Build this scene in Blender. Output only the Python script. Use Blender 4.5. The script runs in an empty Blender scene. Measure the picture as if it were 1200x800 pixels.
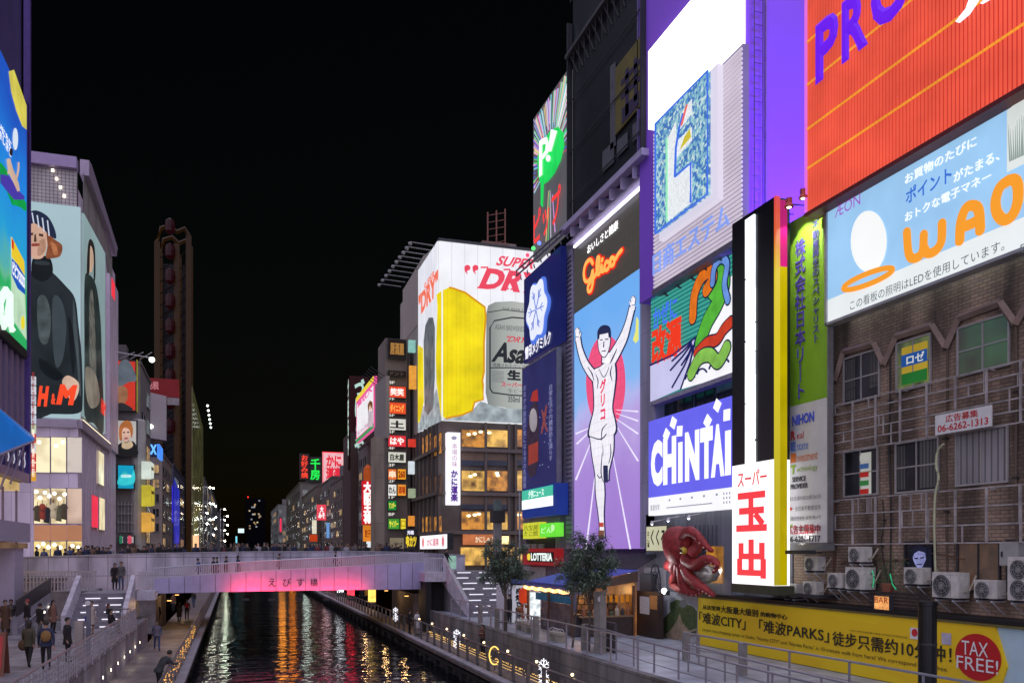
import bpy, math, random
from mathutils import Vector, Matrix

# ------------------------------------------------------------------ camera, sky, light
sc = bpy.context.scene
EH = 6.7                      # eye height over the water (water is z = 0)
F, VPX, VY = 1000.0, 275.0, 646.0
TH = math.atan((600 - VPX) / F)
S, C = math.sin(TH), math.cos(TH)
cd = bpy.data.cameras.new('camera')
cd.lens, cd.sensor_width, cd.clip_end = 30.0, 36.0, 3000.0
cd.shift_y = (VY - 400) / 1200
cam = bpy.data.objects.new('camera', cd)
sc.collection.objects.link(cam)
cam.location, cam.rotation_euler = (0, 0, EH), (math.pi / 2, 0, -TH)
sc.camera = cam
world = bpy.data.worlds.new('World')
sc.world = world
world.use_nodes = True
nt = world.node_tree
sky = nt.nodes.new('ShaderNodeTexSky')
sky.sky_type, sky.sun_disc = 'NISHITA', False
sky.sun_elevation, sky.sun_rotation = math.radians(2), math.radians(215)
bg = nt.nodes['Background']
nt.links.new(sky.outputs[0], bg.inputs[0])
bg.inputs[1].default_value = 0.0016
sd = bpy.data.lights.new('city_glow', 'SUN')
sd.energy, sd.angle, sd.color = 4.2, math.radians(160), (0.82, 0.77, 1.0)
so = bpy.data.objects.new('city_glow', sd)
sc.collection.objects.link(so)
so.rotation_euler = Vector((0.5, 0.75, -0.7)).to_track_quat('-Z', 'Y').to_euler()
vs = sc.view_settings
vs.view_transform, vs.look, vs.exposure, vs.gamma = 'Standard', 'None', 0.0, 1.0
sc.cycles.use_denoising = True
sc.cycles.sample_clamp_indirect = 12.0
sc.cycles.sample_clamp_direct = 0.0
sc.cycles.max_bounces = 6
sc.cycles.caustics_reflective = False
sc.cycles.caustics_refractive = False

# ------------------------------------------------------------------ helpers
R = random.Random(11)
COL = sc.collection.objects


class Pl:
    """An upright plane: origin o (x, y), horizontal direction u; its normal n faces the viewer."""
    def __init__(s, o, u):
        l = math.hypot(*u)
        s.o, s.u = o, (u[0] / l, u[1] / l)
        s.n = (s.u[1], -s.u[0])

    def at(s, px, py):
        r, k = (px - 600) / F, (VY - py) / F
        d = (S + r * C, C - r * S)
        t = (s.o[0] * s.n[0] + s.o[1] * s.n[1]) / (d[0] * s.n[0] + d[1] * s.n[1])
        x, y = t * d[0], t * d[1]
        return (x - s.o[0]) * s.u[0] + (y - s.o[1]) * s.u[1], EH + t * k

    def w(s, u, z, d=0.0):
        return (s.o[0] + u * s.u[0] + d * s.n[0], s.o[1] + u * s.u[1] + d * s.n[1], z)


def RP(x): return Pl((x, 0), (0, -1))      # canal front of the right bank
def LP(x): return Pl((x, 0), (0, 1))       # canal front of the left bank
def FP(y): return Pl((0, y), (1, 0))       # faces the camera end of the canal


def onz(px, py, z):
    r, k = (px - 600) / F, (VY - py) / F
    t = (z - EH) / k
    return t * (S + r * C), t * (C - r * S)


def lin(c):
    return c / 12.92 if c <= 0.04045 else ((c + 0.055) / 1.055) ** 2.4


def hx(h):
    return tuple(lin(int(h[i:i + 2], 16) / 255) for i in (0, 2, 4))


MATS = {}


def nodes_of(m):
    m.use_nodes = True
    n = m.node_tree
    return n, n.nodes, n.links, n.nodes['Principled BSDF']


def uvec(n, l, pl):
    """(along the plane, height, 0) from object coordinates."""
    tc = n.new('ShaderNodeTexCoord')
    d = n.new('ShaderNodeVectorMath'); d.operation = 'DOT_PRODUCT'
    d.inputs[1].default_value = (pl.u[0], pl.u[1], 0)
    l.new(tc.outputs['Object'], d.inputs[0])
    sp = n.new('ShaderNodeSeparateXYZ'); l.new(tc.outputs['Object'], sp.inputs[0])
    cb = n.new('ShaderNodeCombineXYZ')
    l.new(d.outputs['Value'], cb.inputs[0]); l.new(sp.outputs[2], cb.inputs[1])
    return cb.outputs[0]


def em(h, s=1.0, nz=0.0, grid=None, pl=None, sample=False, scale=0.6):
    """A lit sign face: emission with the unevenness of its tubes (nz) and the joints of its modules (grid = cell w, h)."""
    key = ('em', h, s, nz, grid, pl.u if pl else None, sample, scale)
    if key in MATS: return MATS[key]
    m = bpy.data.materials.new('lit_' + h)
    t, n, l, b = nodes_of(m)
    c = hx(h)
    b.inputs['Base Color'].default_value = (*[v * 0.25 for v in c], 1)
    b.inputs['Roughness'].default_value = 0.35
    b.inputs['Specular IOR Level'].default_value = 0.15
    b.inputs['Emission Color'].default_value = (*c, 1)
    b.inputs['Emission Strength'].default_value = s
    f = None
    if nz:
        tc = n.new('ShaderNodeTexCoord')
        no = n.new('ShaderNodeTexNoise'); no.inputs['Scale'].default_value = scale; no.inputs['Detail'].default_value = 3
        l.new(tc.outputs['Object'], no.inputs['Vector'])
        r = n.new('ShaderNodeMapRange'); r.inputs[1].default_value, r.inputs[2].default_value = 0.3, 0.7
        r.inputs[3].default_value, r.inputs[4].default_value = s * (1 - nz), s * (1 + nz * 0.5)
        l.new(no.outputs[0], r.inputs[0]); f = r.outputs[0]
    if grid:
        br = n.new('ShaderNodeTexBrick'); br.offset = 0
        br.inputs['Color1'].default_value = (1, 1, 1, 1); br.inputs['Color2'].default_value = (.94, .94, .94, 1)
        br.inputs['Mortar'].default_value = (.8, .8, .8, 1); br.inputs['Scale'].default_value = 1
        br.inputs['Mortar Size'].default_value = 0.03 * min(grid) + .01
        br.inputs['Brick Width'].default_value, br.inputs['Row Height'].default_value = grid
        l.new(uvec(n, l, pl), br.inputs['Vector'])
        mu = n.new('ShaderNodeMath'); mu.operation = 'MULTIPLY'
        l.new(br.outputs[0], mu.inputs[0])
        if f: l.new(f, mu.inputs[1])
        else: mu.inputs[1].default_value = s
        f = mu.outputs[0]
    if f: l.new(f, b.inputs['Emission Strength'])
    m.cycles.emission_sampling = 'FRONT' if sample else 'NONE'
    MATS[key] = m
    return m


def pt(c, rough=0.7, metal=0.0, nz=0.25, scale=2.0, bump=0.0, spec=0.4):
    """A painted, printed or bare surface with uneven, weathered tone. c = linear base colour or sRGB hex."""
    key = ('pt', c, rough, metal, nz, scale, bump, spec)
    if key in MATS: return MATS[key]
    m = bpy.data.materials.new('surface')
    t, n, l, b = nodes_of(m)
    k = hx(c) if isinstance(c, str) else c
    b.inputs['Roughness'].default_value, b.inputs['Metallic'].default_value = rough, metal
    b.inputs['Specular IOR Level'].default_value = spec
    b.inputs['Base Color'].default_value = (*k, 1)
    if nz or bump:
        tc = n.new('ShaderNodeTexCoord')
        no = n.new('ShaderNodeTexNoise'); no.inputs['Scale'].default_value = scale
        no.inputs['Detail'].default_value = 6; no.inputs['Roughness'].default_value = 0.65
        l.new(tc.outputs['Object'], no.inputs['Vector'])
        r = n.new('ShaderNodeValToRGB')
        r.color_ramp.elements[0].position, r.color_ramp.elements[1].position = 0.3, 0.7
        r.color_ramp.elements[0].color = (*[v * (1 - nz) for v in k], 1)
        r.color_ramp.elements[1].color = (*[min(1, v * (1 + nz * .6)) for v in k], 1)
        l.new(no.outputs[0], r.inputs[0]); l.new(r.outputs[0], b.inputs['Base Color'])
        if bump:
            bu = n.new('ShaderNodeBump'); bu.inputs['Strength'].default_value = bump; bu.inputs['Distance'].default_value = 0.02
            l.new(no.outputs[0], bu.inputs['Height']); l.new(bu.outputs[0], b.inputs['Normal'])
    MATS[key] = m
    return m


def tiles(pl, c1, c2, cm, w, h, mortar=0.012, rough=0.75, offset=0.5, dirt=0.5, flat=False):
    """Bricks, tiles or paving slabs with stains."""
    key = ('ti', pl.u if pl else None, c1, c2, cm, w, h, mortar, flat, dirt)
    if key in MATS: return MATS[key]
    m = bpy.data.materials.new('tiled')
    t, n, l, b = nodes_of(m)
    b.inputs['Roughness'].default_value = rough
    br = n.new('ShaderNodeTexBrick'); br.offset = offset
    for nm, c in (('Color1', c1), ('Color2', c2), ('Mortar', cm)): br.inputs[nm].default_value = (*c, 1)
    br.inputs['Scale'].default_value = 1; br.inputs['Mortar Size'].default_value = mortar
    br.inputs['Brick Width'].default_value, br.inputs['Row Height'].default_value = w, h
    tc = n.new('ShaderNodeTexCoord')
    l.new(tc.outputs['Object'] if flat else uvec(n, l, pl), br.inputs['Vector'])
    no = n.new('ShaderNodeTexNoise'); no.inputs['Scale'].default_value = 0.9; no.inputs['Detail'].default_value = 7
    mp = n.new('ShaderNodeMapping'); mp.inputs['Scale'].default_value = (1, 1, 1 if flat else 0.3)
    l.new(tc.outputs['Object'], mp.inputs[0]); l.new(mp.outputs[0], no.inputs['Vector'])
    r = n.new('ShaderNodeMapRange'); r.inputs[1].default_value, r.inputs[2].default_value = 0.35, 0.65
    r.inputs[3].default_value, r.inputs[4].default_value = 1 - dirt, 1.1
    l.new(no.outputs[0], r.inputs[0])
    mx = n.new('ShaderNodeMix'); mx.data_type = 'RGBA'; mx.blend_type = 'MULTIPLY'; mx.inputs[0].default_value = 1
    l.new(br.outputs[0], mx.inputs[6]); l.new(r.outputs[0], mx.inputs[7]); l.new(mx.outputs[2], b.inputs['Base Color'])
    bu = n.new('ShaderNodeBump'); bu.inputs['Strength'].default_value = 0.5; bu.inputs['Distance'].default_value = 0.01; bu.invert = True
    l.new(br.outputs[1], bu.inputs['Height']); l.new(bu.outputs[0], b.inputs['Normal'])
    MATS[key] = m
    return m


def glow_room(h1, h2, s, scale=1.2):
    """The inside of a lit room seen through its window: fittings and shade in blotches of two colours."""
    key = ('room', h1, h2, s, scale)
    if key in MATS: return MATS[key]
    m = bpy.data.materials.new('lit_room')
    t, n, l, b = nodes_of(m)
    tc = n.new('ShaderNodeTexCoord')
    vo = n.new('ShaderNodeTexVoronoi'); vo.distance = 'CHEBYCHEV'; vo.inputs['Scale'].default_value = scale
    l.new(tc.outputs['Object'], vo.inputs['Vector'])
    no = n.new('ShaderNodeTexNoise'); no.inputs['Scale'].default_value = scale * 1.7; no.inputs['Detail'].default_value = 4
    l.new(tc.outputs['Object'], no.inputs['Vector'])
    ad = n.new('ShaderNodeMath'); ad.operation = 'MULTIPLY'
    l.new(vo.outputs['Distance'], ad.inputs[0]); l.new(no.outputs[0], ad.inputs[1])
    r = n.new('ShaderNodeValToRGB')
    r.color_ramp.elements[0].position, r.color_ramp.elements[1].position = 0.02, 0.33
    r.color_ramp.elements[0].color, r.color_ramp.elements[1].color = (*hx(h1), 1), (*hx(h2), 1)
    l.new(ad.outputs[0], r.inputs[0]); l.new(r.outputs[0], b.inputs['Emission Color'])
    b.inputs['Base Color'].default_value = (.1, .08, .06, 1)
    b.inputs['Roughness'].default_value = 0.2
    b.inputs['Emission Strength'].default_value = s
    m.cycles.emission_sampling = 'NONE'
    MATS[key] = m
    return m


class MB:
    def __init__(s): s.v, s.f, s.m = [], [], []

    def add(s, vs, fs, mi=0):
        o = len(s.v); s.v += [tuple(v) for v in vs]
        for f in fs: s.f.append([i + o for i in f]); s.m.append(mi)
        return s

    BF = [(0, 3, 2, 1), (4, 5, 6, 7), (0, 1, 5, 4), (1, 2, 6, 5), (2, 3, 7, 6), (3, 0, 4, 7)]

    def box(s, x0, x1, y0, y1, z0, z1, mi=0):
        return s.add([(x0, y0, z0), (x1, y0, z0), (x1, y1, z0), (x0, y1, z0), (x0, y0, z1), (x1, y0, z1), (x1, y1, z1), (x0, y1, z1)], s.BF, mi)

    def pbox(s, pl, u0, u1, z0, z1, d0, d1, mi=0):
        """box on a plane: u0..u1 along it, d0..d1 out of it"""
        w = pl.w
        return s.add([w(u0, z0, d1), w(u1, z0, d1), w(u1, z0, d0), w(u0, z0, d0), w(u0, z1, d1), w(u1, z1, d1), w(u1, z1, d0), w(u0, z1, d0)], s.BF, mi)

    def rot_box(s, c, sx, sy, sz, a, mi=0):
        ca, sa = math.cos(a), math.sin(a)
        q = []
        for z in (0, sz):
            for x, y in ((-sx, -sy), (sx, -sy), (sx, sy), (-sx, sy)):
                q.append((c[0] + (x * ca - y * sa) / 2, c[1] + (x * sa + y * ca) / 2, c[2] + z))
        return s.add(q, s.BF, mi)

    def poly(s, pl, pts, d=0.02, th=0.015, mi=0):
        """flat cut-out on a plane from (u, z) points"""
        a = sum(pts[i][0] * pts[(i + 1) % len(pts)][1] - pts[(i + 1) % len(pts)][0] * pts[i][1] for i in range(len(pts)))
        if a < 0: pts = pts[::-1]
        n = len(pts)
        vs = [pl.w(u, z, d) for u, z in pts] + [pl.w(u, z, d - th) for u, z in pts]
        return s.add(vs, [list(range(n))] + [[i, i + n, (i + 1) % n + n, (i + 1) % n] for i in range(n)], mi)

    def ribbon(s, pl, pts, w, d=0.04, th=0.05, mi=0):
        """flat band of half width w along (u, z) points"""
        k = len(pts); a, b = [], []
        for i, p in enumerate(pts):
            q, r = pts[max(0, i - 1)], pts[min(k - 1, i + 1)]
            x, y = r[0] - q[0], r[1] - q[1]; l = math.hypot(x, y) or 1
            a.append((p[0] - y / l * w, p[1] + x / l * w)); b.append((p[0] + y / l * w, p[1] - x / l * w))
        vs = [pl.w(*q, e) for e in (d, d - th) for q in a + b]
        n = 2 * k
        for i in range(k - 1):
            s.add([vs[i], vs[i + 1], vs[k + i + 1], vs[k + i], vs[n + i], vs[n + i + 1], vs[n + k + i + 1], vs[n + k + i]], [(0, 1, 2, 3), (0, 4, 5, 1), (3, 2, 6, 7)], mi)
        for p, e in ((pts[0], .004), (pts[-1], .008)):
            s.poly(pl, [(p[0] + w * math.cos(j * math.pi / 6), p[1] + w * math.sin(j * math.pi / 6)) for j in range(12)], d + e, th, mi)
        return s

    def pp(s, pl, pts, d=0.02, th=0.015, mi=0, sm=0):
        """the same from points measured on the photograph; sm rounds the outline"""
        if sm:
            k = len(pts); o = []
            for i in range(k):
                p0, p1, p2, p3 = (pts[(i + j) % k] for j in (-1, 0, 1, 2))
                for j in range(sm):
                    t = j / sm
                    o.append(tuple(.5 * (2 * p1[c] + (p2[c] - p0[c]) * t + (2 * p0[c] - 5 * p1[c] + 4 * p2[c] - p3[c]) * t * t + (3 * p1[c] - p0[c] - 3 * p2[c] + p3[c]) * t ** 3) for c in (0, 1)))
            pts = o
        return s.poly(pl, [pl.at(*p) for p in pts], d, th, mi)

    def tube(s, pts, r, n=6, mi=0, cap=True, r1=None):
        pts = [Vector(p) for p in pts]
        k = len(pts); vs = []
        for i, p in enumerate(pts):
            t = (pts[min(i + 1, k - 1)] - pts[max(i - 1, 0)]).normalized()
            a = t.cross(Vector((0, 0, 1)) if abs(t.z) < .95 else Vector((1, 0, 0))).normalized()
            b = t.cross(a)
            if callable(r): q = r(i / (k - 1))
            else: q = r if r1 is None else r + (r1 - r) * i / (k - 1)
            for j in range(n):
                g = 2 * math.pi * j / n
                vs.append(p + a * (q * math.cos(g)) + b * (q * math.sin(g)))
        fs = [[i * n + j, i * n + (j + 1) % n, (i + 1) * n + (j + 1) % n, (i + 1) * n + j] for i in range(k - 1) for j in range(n)]
        if cap: fs += [list(range(n))[::-1], [(k - 1) * n + j for j in range(n)]]
        return s.add(vs, fs, mi)

    def stroke(s, pl, pts, w, d=0.03, mi=0):
        """neon tube laid on a plane along (u, z) points"""
        return s.tube([pl.w(u, z, d) for u, z in pts], w, 6, mi)

    def sp(s, pl, pts, w, d=0.03, mi=0):
        return s.stroke(pl, [pl.at(*p) for p in pts], w, d, mi)

    def ball(s, c, r, n=8, m=5, mi=0, sz=1.0, sx=1.0, sy=1.0):
        vs = [(c[0], c[1], c[2] - r * sz)]
        for i in range(1, m):
            a = math.pi * i / m - math.pi / 2
            for j in range(n):
                g = 2 * math.pi * j / n
                vs.append((c[0] + sx * r * math.cos(a) * math.cos(g), c[1] + sy * r * math.cos(a) * math.sin(g), c[2] + r * sz * math.sin(a)))
        vs.append((c[0], c[1], c[2] + r * sz))
        fs = [[0, 1 + (j + 1) % n, 1 + j] for j in range(n)]
        for i in range(m - 2):
            fs += [[1 + i * n + j, 1 + i * n + (j + 1) % n, 1 + (i + 1) * n + (j + 1) % n, 1 + (i + 1) * n + j] for j in range(n)]
        k = 1 + (m - 2) * n
        fs += [[k + j, k + (j + 1) % n, k + n] for j in range(n)]
        return s.add(vs, fs, mi)

    def lathe(s, c, prof, n=12, mi=0):
        vs = [(c[0] + r * math.cos(2 * math.pi * j / n), c[1] + r * math.sin(2 * math.pi * j / n), c[2] + z) for r, z in prof for j in range(n)]
        k = len(prof)
        fs = [[i * n + j, i * n + (j + 1) % n, (i + 1) * n + (j + 1) % n, (i + 1) * n + j] for i in range(k - 1) for j in range(n)]
        fs += [list(range(n))[::-1], [(k - 1) * n + j for j in range(n)]]
        return s.add(vs, fs, mi)

    def grid_sheet(s, P, nu, nv, mi=0):
        vs = [P(i / nu, j / nv) for j in range(nv + 1) for i in range(nu + 1)]
        fs = [[j * (nu + 1) + i, j * (nu + 1) + i + 1, (j + 1) * (nu + 1) + i + 1, (j + 1) * (nu + 1) + i] for j in range(nv) for i in range(nu)]
        return s.add(vs, fs, mi)

    def build(s, name, mat, parent=None, loc=None, smooth=False):
        """ONE mesh object; the vertices are in world coordinates, loc is where its origin goes."""
        me = bpy.data.meshes.new(name)
        o3 = Vector(loc) if loc else (base(parent) if parent else Vector((0, 0, 0)))
        me.from_pydata([tuple(Vector(v) - o3) for v in s.v], [], s.f)
        for q in (mat if isinstance(mat, (list, tuple)) else [mat]): me.materials.append(q)
        if any(s.m): me.polygons.foreach_set('material_index', s.m)
        if smooth: me.polygons.foreach_set('use_smooth', [True] * len(me.polygons))
        o = bpy.data.objects.new(name, me); COL.link(o)
        if parent: o.parent = parent
        if loc and not parent: o.location = loc
        elif loc: o.location = o3 - base(parent)
        return o


def base(o):
    p = Vector(o.location)
    while o.parent: o = o.parent; p += o.location
    return p


def tag(o, label=None, cat=None, group=None, kind=None):
    for k, v in (('label', label), ('category', cat), ('group', group), ('kind', kind)):
        if v: o[k] = v
    return o


def thing(name, label, cat, loc=(0, 0, 0), group=None, rz=0):
    o = bpy.data.objects.new(name, None); COL.link(o)
    o.empty_display_size = 0.2
    o.location, o.rotation_euler = loc, (0, 0, rz)
    return tag(o, label, cat, group)


KIDS = {}


def copy_tree(o, loc=None, rz=None, label=None, group=None, parent=None, sc3=None):
    c = o.copy(); COL.link(c)
    if parent: c.parent = parent
    if loc is not None: c.location = loc
    if rz is not None: c.rotation_euler = (0, 0, rz)
    if sc3: c.scale = (sc3,) * 3
    tag(c, label, None, group)
    if o.name not in KIDS: KIDS[o.name] = list(o.children)
    for ch in KIDS[o.name]: copy_tree(ch, parent=c)
    return c


TXT = {}


def glyphs(body, bold):
    """outlines of a line of writing, filled, scaled to the unit square"""
    k = (body, bold)
    if k in TXT: return TXT[k]
    cu = bpy.data.curves.new('lettering', 'FONT')
    cu.body, cu.bevel_depth, cu.bevel_resolution, cu.resolution_u = body, bold, 0, 3
    cu.align_x = 'CENTER'; cu.space_line = 1.0 if '\n' in body else 1
    o = bpy.data.objects.new('lettering', cu); COL.link(o)
    dg = bpy.context.evaluated_depsgraph_get()
    me = bpy.data.meshes.new_from_object(o.evaluated_get(dg))
    vs = [tuple(v.co) for v in me.vertices]; fs = [list(p.vertices) for p in me.polygons]
    bpy.data.objects.remove(o); bpy.data.meshes.remove(me); bpy.data.curves.remove(cu)
    lo = [min(v[i] for v in vs) for i in range(3)]; hi = [max(v[i] for v in vs) for i in range(3)]
    dz = max(1e-6, hi[2] - lo[2])
    vs = [((v[0] - lo[0]) / (hi[0] - lo[0]), (v[1] - lo[1]) / (hi[1] - lo[1]), (v[2] - lo[2]) / dz if bold else 1.0) for v in vs]
    TXT[k] = (vs, fs)
    return TXT[k]


def text(mb, pl, body, rect, d=0.03, th=0.02, bold=0.0, shear=0.0, vert=False, mi=0, fit=None):
    """writing filling rect = (u0, u1, z0, z1) on a plane"""
    if vert: body = '\n'.join(body.replace('ー', '｜'))
    vs, fs = glyphs(body, bold)
    u0, u1, z0, z1 = rect
    q = [pl.w(u0 + (u1 - u0) * (v[0] * (1 - shear) + shear * v[1]), z0 + (z1 - z0) * v[1], d + th * (v[2] - 1)) for v in vs]
    mb.add(q, fs, mi)
    return mb


def rc(pl, x0, x1, yt, yb):
    """rectangle on a plane from photo columns x0..x1 and rows yt, yb measured at x0"""
    a, b = pl.at(x0, yt), pl.at(x0, yb)
    return a[0], pl.at(x1, yt)[0], b[1], a[1]


def rot_rect(pl, rect, d): return pl.w((rect[0] + rect[1]) / 2, rect[2], d)


def panel(root, name, pl, rect, d0, d1, mat, frame=None, fw=0.08):
    """sign cabinet: box with its lit face; frame = material of the rim"""
    u0, u1, z0, z1 = rect
    if frame:
        c = MB().pbox(pl, u0, u1, z0, z1, d0, d1 - 0.03)
        for a in ((u0, u1, z0, z0 + fw), (u0, u1, z1 - fw, z1), (u0, u0 + fw, z0 + fw, z1 - fw), (u1 - fw, u1, z0 + fw, z1 - fw)):
            c.pbox(pl, a[0], a[1], a[2], a[3], d1 - 0.029, d1 + 0.02)
        c.build('cabinet', frame, root)
        return MB().pbox(pl, u0 + fw, u1 - fw, z0 + fw, z1 - fw, d1 - 0.028, d1).build(name, mat, root)
    return MB().pbox(pl, u0, u1, z0, z1, d0, d1).build(name, mat, root)


def letters(root, pl, body, rect, col, d, bold=0.02, name='lettering', s=1.0, shear=0, vert=False, th=0.02, mat=None):
    return text(MB(), pl, body, rect, d, th, bold, shear, vert).build(name, mat or (em(col, s) if isinstance(col, str) else pt(col, nz=0)), root)


steel = pt((.32, .32, .34), .4, .8, .15)
dark = pt((.03, .03, .035), .6)
black = pt((.008, .008, .009), .5)
alu = pt((.5, .5, .53), .45, .3, .12)

# ------------------------------------------------------------------ the setting: water, banks, quays
def mat_water():
    m = bpy.data.materials.new('canal_water')
    t, n, l, b = nodes_of(m)
    b.inputs['Base Color'].default_value = (.004, .006, .008, 1)
    b.inputs['Roughness'].default_value = 0.04
    b.inputs['IOR'].default_value = 1.5
    b.inputs['Specular IOR Level'].default_value = 1.0
    tc = n.new('ShaderNodeTexCoord')
    hs = []
    for sx, sy, k, dt in ((0.3, 0.85, 1.0, 2), (0.9, 2.6, .4, 2), (0.1, 0.25, .9, 1)):
        mp = n.new('ShaderNodeMapping'); mp.inputs['Scale'].default_value = (sx, sy, 1)
        l.new(tc.outputs['Object'], mp.inputs[0])
        no = n.new('ShaderNodeTexNoise'); no.inputs['Scale'].default_value = 1; no.inputs['Detail'].default_value = dt
        no.inputs['Distortion'].default_value = .6
        l.new(mp.outputs[0], no.inputs['Vector'])
        mu = n.new('ShaderNodeMath'); mu.operation = 'MULTIPLY'; mu.inputs[1].default_value = k
        l.new(no.outputs[0], mu.inputs[0]); hs.append(mu.outputs[0])
    a = n.new('ShaderNodeMath'); a.operation = 'ADD'; l.new(hs[0], a.inputs[0]); l.new(hs[1], a.inputs[1])
    a2 = n.new('ShaderNodeMath'); a2.operation = 'ADD'; l.new(a.outputs[0], a2.inputs[0]); l.new(hs[2], a2.inputs[1])
    bu = n.new('ShaderNodeBump'); bu.inputs['Strength'].default_value = 1.0; bu.inputs['Distance'].default_value = 0.13
    l.new(a2.outputs[0], bu.inputs['Height']); l.new(bu.outputs[0], b.inputs['Normal'])
    return m


lav = (.36, .35, .42)
pave = tiles(None, (.33, .32, .37), (.28, .27, .31), (.13, .13, .14), .9, .6, .012, .6, .5, .45, True)
pave2 = tiles(None, (.36, .40, .48), (.31, .35, .42), (.25, .25, .27), 1.2, 1.2, .012, .45, 0, .35, True)
stone = tiles(RP(0), (.20, .19, .20), (.16, .155, .165), (.07, .07, .07), 1.4, .5, .015, .8, .5, .6)
stoneF = tiles(FP(0), (.62, .58, .70), (.55, .51, .63), (.2, .18, .22), 1.25, 1.3, .02, .6, 0, .5)
asphalt = pt((.05, .05, .052), .8, 0, .3, 1.5)
water = tag(MB().add([(-2.6, -30, 0), (11.4, -30, 0), (11.4, 900, 0), (-2.6, 900, 0)], [(0, 1, 2, 3)]).build('water', mat_water()), kind='structure')
g = MB()
g.add([(-900, -60, 2.42), (-5.4, -60, 2.42), (-5.4, 62, 2.42), (-900, 62, 2.42)], [(0, 1, 2, 3)])
g.add([(13.2, -60, 2.42), (900, -60, 2.42), (900, 62, 2.42), (13.2, 62, 2.42)], [(0, 1, 2, 3)])
g.add([(-900, 62, 4.9), (-11, 62, 4.9), (-11, 1500, 4.9), (-900, 1500, 4.9)], [(0, 1, 2, 3)])
g.add([(14, 62, 4.9), (900, 62, 4.9), (900, 1500, 4.9), (14, 1500, 4.9)], [(0, 1, 2, 3)])
g.add([(-11, 900, 4.9), (14, 900, 4.9), (14, 1500, 4.9), (-11, 1500, 4.9)], [(0, 1, 2, 3)])
tag(g.build('ground', asphalt), kind='structure')
tag(MB().box(-16, -5.51, 5, 58, 2.3, 2.5).build('plaza_paving', pave), kind='structure')
tag(MB().box(13.36, 21.5, 5, 59, 2.3, 2.5).build('promenade_paving', pave2), kind='structure')
tag(MB().box(-5.2, -2.1, 0, 300, .82, 1.0).build('boardwalk', tiles(None, (.24, .2, .2), (.2, .17, .17), (.1, .09, .09), 2.4, 1.2, .015, .55, 0, .4, True)), kind='structure')
tag(MB().box(11.0, 13.0, 0, 300, .82, 1.0).build('boardwalk', tiles(None, (.25, .2, .19), (.2, .17, .16), (.1, .09, .09), .16, 2.4, .008, .6, .5, .4, True)), kind='structure')
kerb = pt((.3, .29, .33), .7, 0, .3, 2)
q = MB().box(-2.45, -2.05, 0, 300, 1.0, 1.12)
tag(q.build('quay_kerb', kerb), kind='structure')
tag(MB().box(10.95, 11.35, 0, 300, 1.0, 1.1).build('quay_kerb', kerb), kind='structure')
qm = pt((.025, .024, .024), .85, 0, .5, 1.2)
w = MB()
for y in range(4, 200, 3): w.box(-2.5, -2.25, y, y + .35, -.6, .82).box(11.2, 11.5, y, y + .35, -.6, .82)
w.box(-3.0, -2.7, 0, 300, -1, .82).box(11.8, 12.1, 0, 300, -1, .82)
w.box(-2.4, -2.2, 0, 300, .45, .62).box(11.15, 11.35, 0, 300, .45, .62)
tag(w.build('quay_piles', qm), kind='structure')
tag(MB().box(-5.5, -5.2, 5, 58, .8, 2.56).build('retaining_wall', tiles(LP(0), (.33, .31, .35), (.28, .26, .3), (.12, .11, .13), 1.8, .78, .015, .75, 0, .55)), kind='structure')
tag(MB().box(13.0, 13.35, 5, 59, .8, 2.6).build('retaining_wall', stone), kind='structure')

# ------------------------------------------------------------------ the bridge
white_p = pt((.56, .53, .62), .45, 0, .35, 1.6)
brg = thing('stone_bridge', 'pale stone bridge with a tiled parapet carrying the crowd over the canal', 'bridge', (4, 66, 5))
pf = FP(66.0)
prof = [(-60, 656), (15, 653.5), (50, 652.5), (175, 648.5), (300, 646.5), (415, 646), (470, 647), (530, 650), (640, 653)]
tops = [pf.at(*p) for p in prof]


def par_top(x):
    for (a, za), (b, zb) in zip(tops, tops[1:]):
        if a <= x <= b: return za + (zb - za) * (x - a) / (b - a)
    return tops[0][1] if x < tops[0][0] else tops[-1][1]


mb = MB(); cap = MB(); dk = MB()
x0, x1 = tops[0][0], 17.5
N = 40
for i in range(N):
    a, b = x0 + (x1 - x0) * i / N, x0 + (x1 - x0) * (i + 1) / N
    za, zb = par_top(a), par_top(b)
    mb.add([(a, 66, za - 2.6), (b, 66, zb - 2.6), (b, 66.28, zb - 2.6), (a, 66.28, za - 2.6), (a, 66, za), (b, 66, zb), (b, 66.28, zb), (a, 66.28, za)], MB.BF)
    cap.add([(a, 65.93, za), (b, 65.93, zb), (b, 66.35, zb), (a, 66.35, za), (a, 65.93, za + .07), (b, 65.93, zb + .07), (b, 66.35, zb + .07), (a, 66.35, za + .07)], MB.BF)
    dk.add([(a, 66.3, za - 1.7), (b, 66.3, zb - 1.7), (b, 76, zb - 1.7), (a, 76, za - 1.7), (a, 66.3, za - 1.05), (b, 66.3, zb - 1.05), (b, 76, zb - 1.05), (a, 76, za - 1.05)], MB.BF)
mb.build('parapet', stoneF, brg)
cap.build('coping', pt((.42, .40, .46), .5, 0, .2), brg)
dk.build('deck', pave, brg)
for a, b in ((-9, -5.4), (13.4, 17.5)): MB().box(a, b, 66.3, 76, 0.8, 3.4).build('abutment', pt((.12, .11, .12), .8, 0, .4), brg)

fb = thing('curved_footbridge', 'white footbridge with a slatted balustrade and panelled girder lit red from below', 'bridge', (4, 59, 3.6))
py = 58.2
pf2 = FP(py)
A = [pf2.at(x, y) for x, y in ((178, 666), (240, 661.5), (300, 657.5), (360, 654.5), (415, 652), (460, 649.5), (505, 647.5))]
B = [pf2.at(x, y) for x, y in ((178, 696), (240, 694), (300, 692.5), (360, 691.5), (415, 691), (460, 691), (505, 691.5))]
xa, xb = A[0][0], A[-1][0]


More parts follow.
